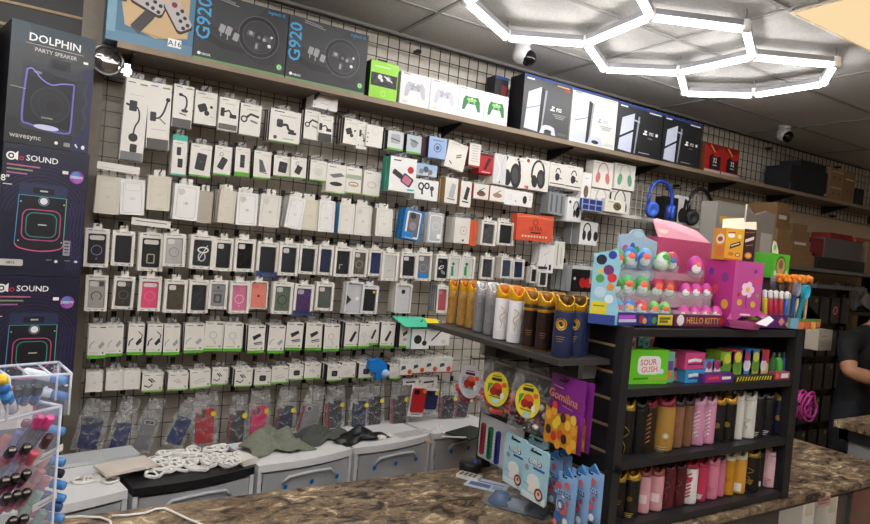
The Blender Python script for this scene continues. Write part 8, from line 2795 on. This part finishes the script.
# ================================================================ THE PERSON BEHIND THE SECOND COUNTER
def person():
    J = {}
    E_ = []
    ox, oy = 5.21, 2.36

    def j(n, x, y, z, r, par=None, ry=None):
        J[n] = (len(J), (x, y, z), (r, ry or r))
        if par:
            E_.append((J[par][0], J[n][0]))
    j('pelvis', ox + .0, oy, .98, .165, None, .125)
    j('waist', ox + .01, oy - .01, 1.14, .16, 'pelvis', .12)
    j('chest', ox + .03, oy - .03, 1.34, .175, 'waist', .13)
    j('upper', ox + .05, oy - .04, 1.50, .15, 'chest', .11)
    j('neck', ox + .13, oy - .06, 1.60, .07, 'upper')
    j('skull', ox + .19, oy - .085, 1.70, .075, 'neck')
    j('head', ox + .235, oy - .09, 1.78, .098, 'skull', .11)
    j('crown', ox + .25, oy - .085, 1.85, .075, 'head', .085)
    for s, nm, sh, el, wr, ha in ((-1, 'r', (4.97, 2.32, 1.50), (4.83, 2.22, 1.30), (5.07, 2.04, 1.24), (5.14, 1.995, 1.225)), (1, 'l', (5.43, 2.33, 1.51), (5.55, 2.20, 1.27), (5.34, 2.02, 1.21), (5.27, 1.985, 1.20))):
        j('sh' + nm, *sh, .078, 'upper')
        mid = [(a + b) / 2 for a, b in zip(sh, el)]
        j('ua' + nm, *mid, .066, 'sh' + nm)
        j('el' + nm, *el, .058, 'ua' + nm)
        mid = [(a * .6 + b * .4) for a, b in zip(el, wr)]
        j('fa' + nm, *mid, .054, 'el' + nm)
        j('wr' + nm, *wr, .034, 'fa' + nm)
        j('ha' + nm, *ha, .04, 'wr' + nm, .022)
        d = (Vector(ha) - Vector(wr)).normalized()
        side = d.cross(Vector((0, 0, 1))).normalized()
        for f, (off, L, up) in enumerate(((-.027, .07, 0), (-.009, .08, 0), (.009, .075, 0), (.026, .058, 0), (-.03 * s, .05, -.01))):
            b0 = Vector(ha) + side * off + d * (.02 if f < 4 else -.02)
            k1 = b0 + d * L * .5 + Vector((0, 0, -.004)) + (side * (-.02 * s) if f == 4 else Vector())
            k2 = b0 + d * L * .95 + Vector((0, 0, -.024)) + (side * (-.025 * s) if f == 4 else Vector())
            j('k%s%d0' % (nm, f), *b0, .0105, 'ha' + nm)
            j('k%s%d1' % (nm, f), *k1, .009, 'k%s%d0' % (nm, f))
            j('k%s%d2' % (nm, f), *k2, .0075, 'k%s%d1' % (nm, f))
    for s, nm in ((-1, 'r'), (1, 'l')):
        j('hip' + nm, ox + s * .1, oy, .90, .105, 'pelvis')
        j('kn' + nm, ox + s * .11, oy - .02, .50, .068, 'hip' + nm)
        j('ca' + nm, ox + s * .115, oy + .01, .32, .06, 'kn' + nm)
        j('an' + nm, ox + s * .12, oy + .02, .09, .042, 'ca' + nm)
        j('to' + nm, ox + s * .13, oy - .14, .04, .038, 'an' + nm)
    me = bpy.data.meshes.new('person')
    me.from_pydata([v[1] for v in J.values()], E_, [])
    o = bpy.data.objects.new('person', me)
    COL.objects.link(o)
    bpy.context.view_layer.objects.active = o
    md = o.modifiers.new('skin', 'SKIN')
    if not me.skin_vertices:
        bm_ = __import__('bmesh').new()
        bm_.from_mesh(me)
        bm_.verts.layers.skin.verify()
        bm_.to_mesh(me)
        bm_.free()
    for i, v in enumerate(J.values()):
        me.skin_vertices[0].data[i].radius = v[2]
        me.skin_vertices[0].data[i].use_root = (i == 0)
    sb = o.modifiers.new('sub', 'SUBSURF')
    sb.levels = sb.render_levels = 2
    dg = bpy.context.evaluated_depsgraph_get()
    fin = bpy.data.meshes.new_from_object(o.evaluated_get(dg))
    o.modifiers.clear()
    o.data = fin
    skin, shirt, pants, shoe, hair = m('#b98567', .55, 0, .04, 0, 30), m('#101013', .8, 0, .2, .3, 60), m('#1c1f28', .8), m('#161616', .5), m('#1a1310', .7)
    fin.materials.clear()
    for q in (skin, shirt, pants, shoe, hair):
        fin.materials.append(q)
    names = list(J.keys())
    pos = [Vector(J[n][1]) for n in names]
    for pg in fin.polygons:
        c = pg.center
        n = names[min(range(len(pos)), key=lambda i: (pos[i] - c).length)]
        base = n[:2]
        if n in ('head', 'crown', 'skull'):
            k = 4 if (c.z > 1.80 or (c.y > oy - .04 and c.z > 1.68)) else 0
        elif n == 'neck':
            k = 0 if c.z > 1.585 else 1
        elif n in ('waist', 'chest', 'upper', 'pelvis') or base in ('sh', 'ua'):
            k = 1 if c.z > .93 else 2
        elif base in ('el', 'fa', 'wr', 'ha') or base in ('kr', 'kl'):
            k = 0
        elif base in ('hi', 'kn', 'ca'):
            k = 2
        else:
            k = 3 if c.z < .12 else 2
        pg.material_index = k
        pg.use_smooth = True
    tag(o, 'person in a black short sleeved shirt standing behind the second counter', 'person')
    # face
    hx, hy, hz = J['head'][1]
    for nm, shapes in (('eye', ((-.035, .105, .0, .014), (.035, .105, .0, .014))),):
        for dx, dy, dz, rr in shapes:
            mb = MB()
            mb.ball((hx + dx, hy - dy + .012, hz + dz - .01), rr, rr, rr * .8, PURE, 10, 8)
            mb.ball((hx + dx, hy - dy + .003, hz + dz - .01), rr * .5, rr * .5, rr * .5, m('#2a1a12', .3), 8, 6)
            mb.obj('eye', o)
    mb = MB()
    mb.lathe([(.018, -.03), (.016, -.01), (.008, .025), (.002, .03)], skin, (hx, hy - .105, hz - .03), 10)
    mb.obj('nose', o)
    mb = MB()
    mb.ball((hx, hy - .088, hz - .085), .026, .012, .008, m('#8a4a44', .5), 12, 6)
    mb.obj('mouth', o)
    for s in (-1, 1):
        mb = MB()
        mb.ball((hx + s * .098, hy + .01, hz - .015), .012, .022, .032, skin, 10, 8)
        mb.obj('ear', o)
    return o


person()

# ================================================================ LIGHT, WORLD, VIEW
w = bpy.data.worlds.new('world')
SC.world = w
w.use_nodes = True
w.node_tree.nodes['Background'].inputs['Color'].default_value = (1, .97, .92, 1)
w.node_tree.nodes['Background'].inputs['Strength'].default_value = 0.05
vs = SC.view_settings
vs.view_transform = 'Standard'
vs.look = 'None'
vs.gamma = 1.0
vs.exposure = 1.33
vs.use_curve_mapping = False
SC.cycles.max_bounces = 8
SC.cycles.transparent_max_bounces = 16
SC.cycles.sample_clamp_indirect = 6
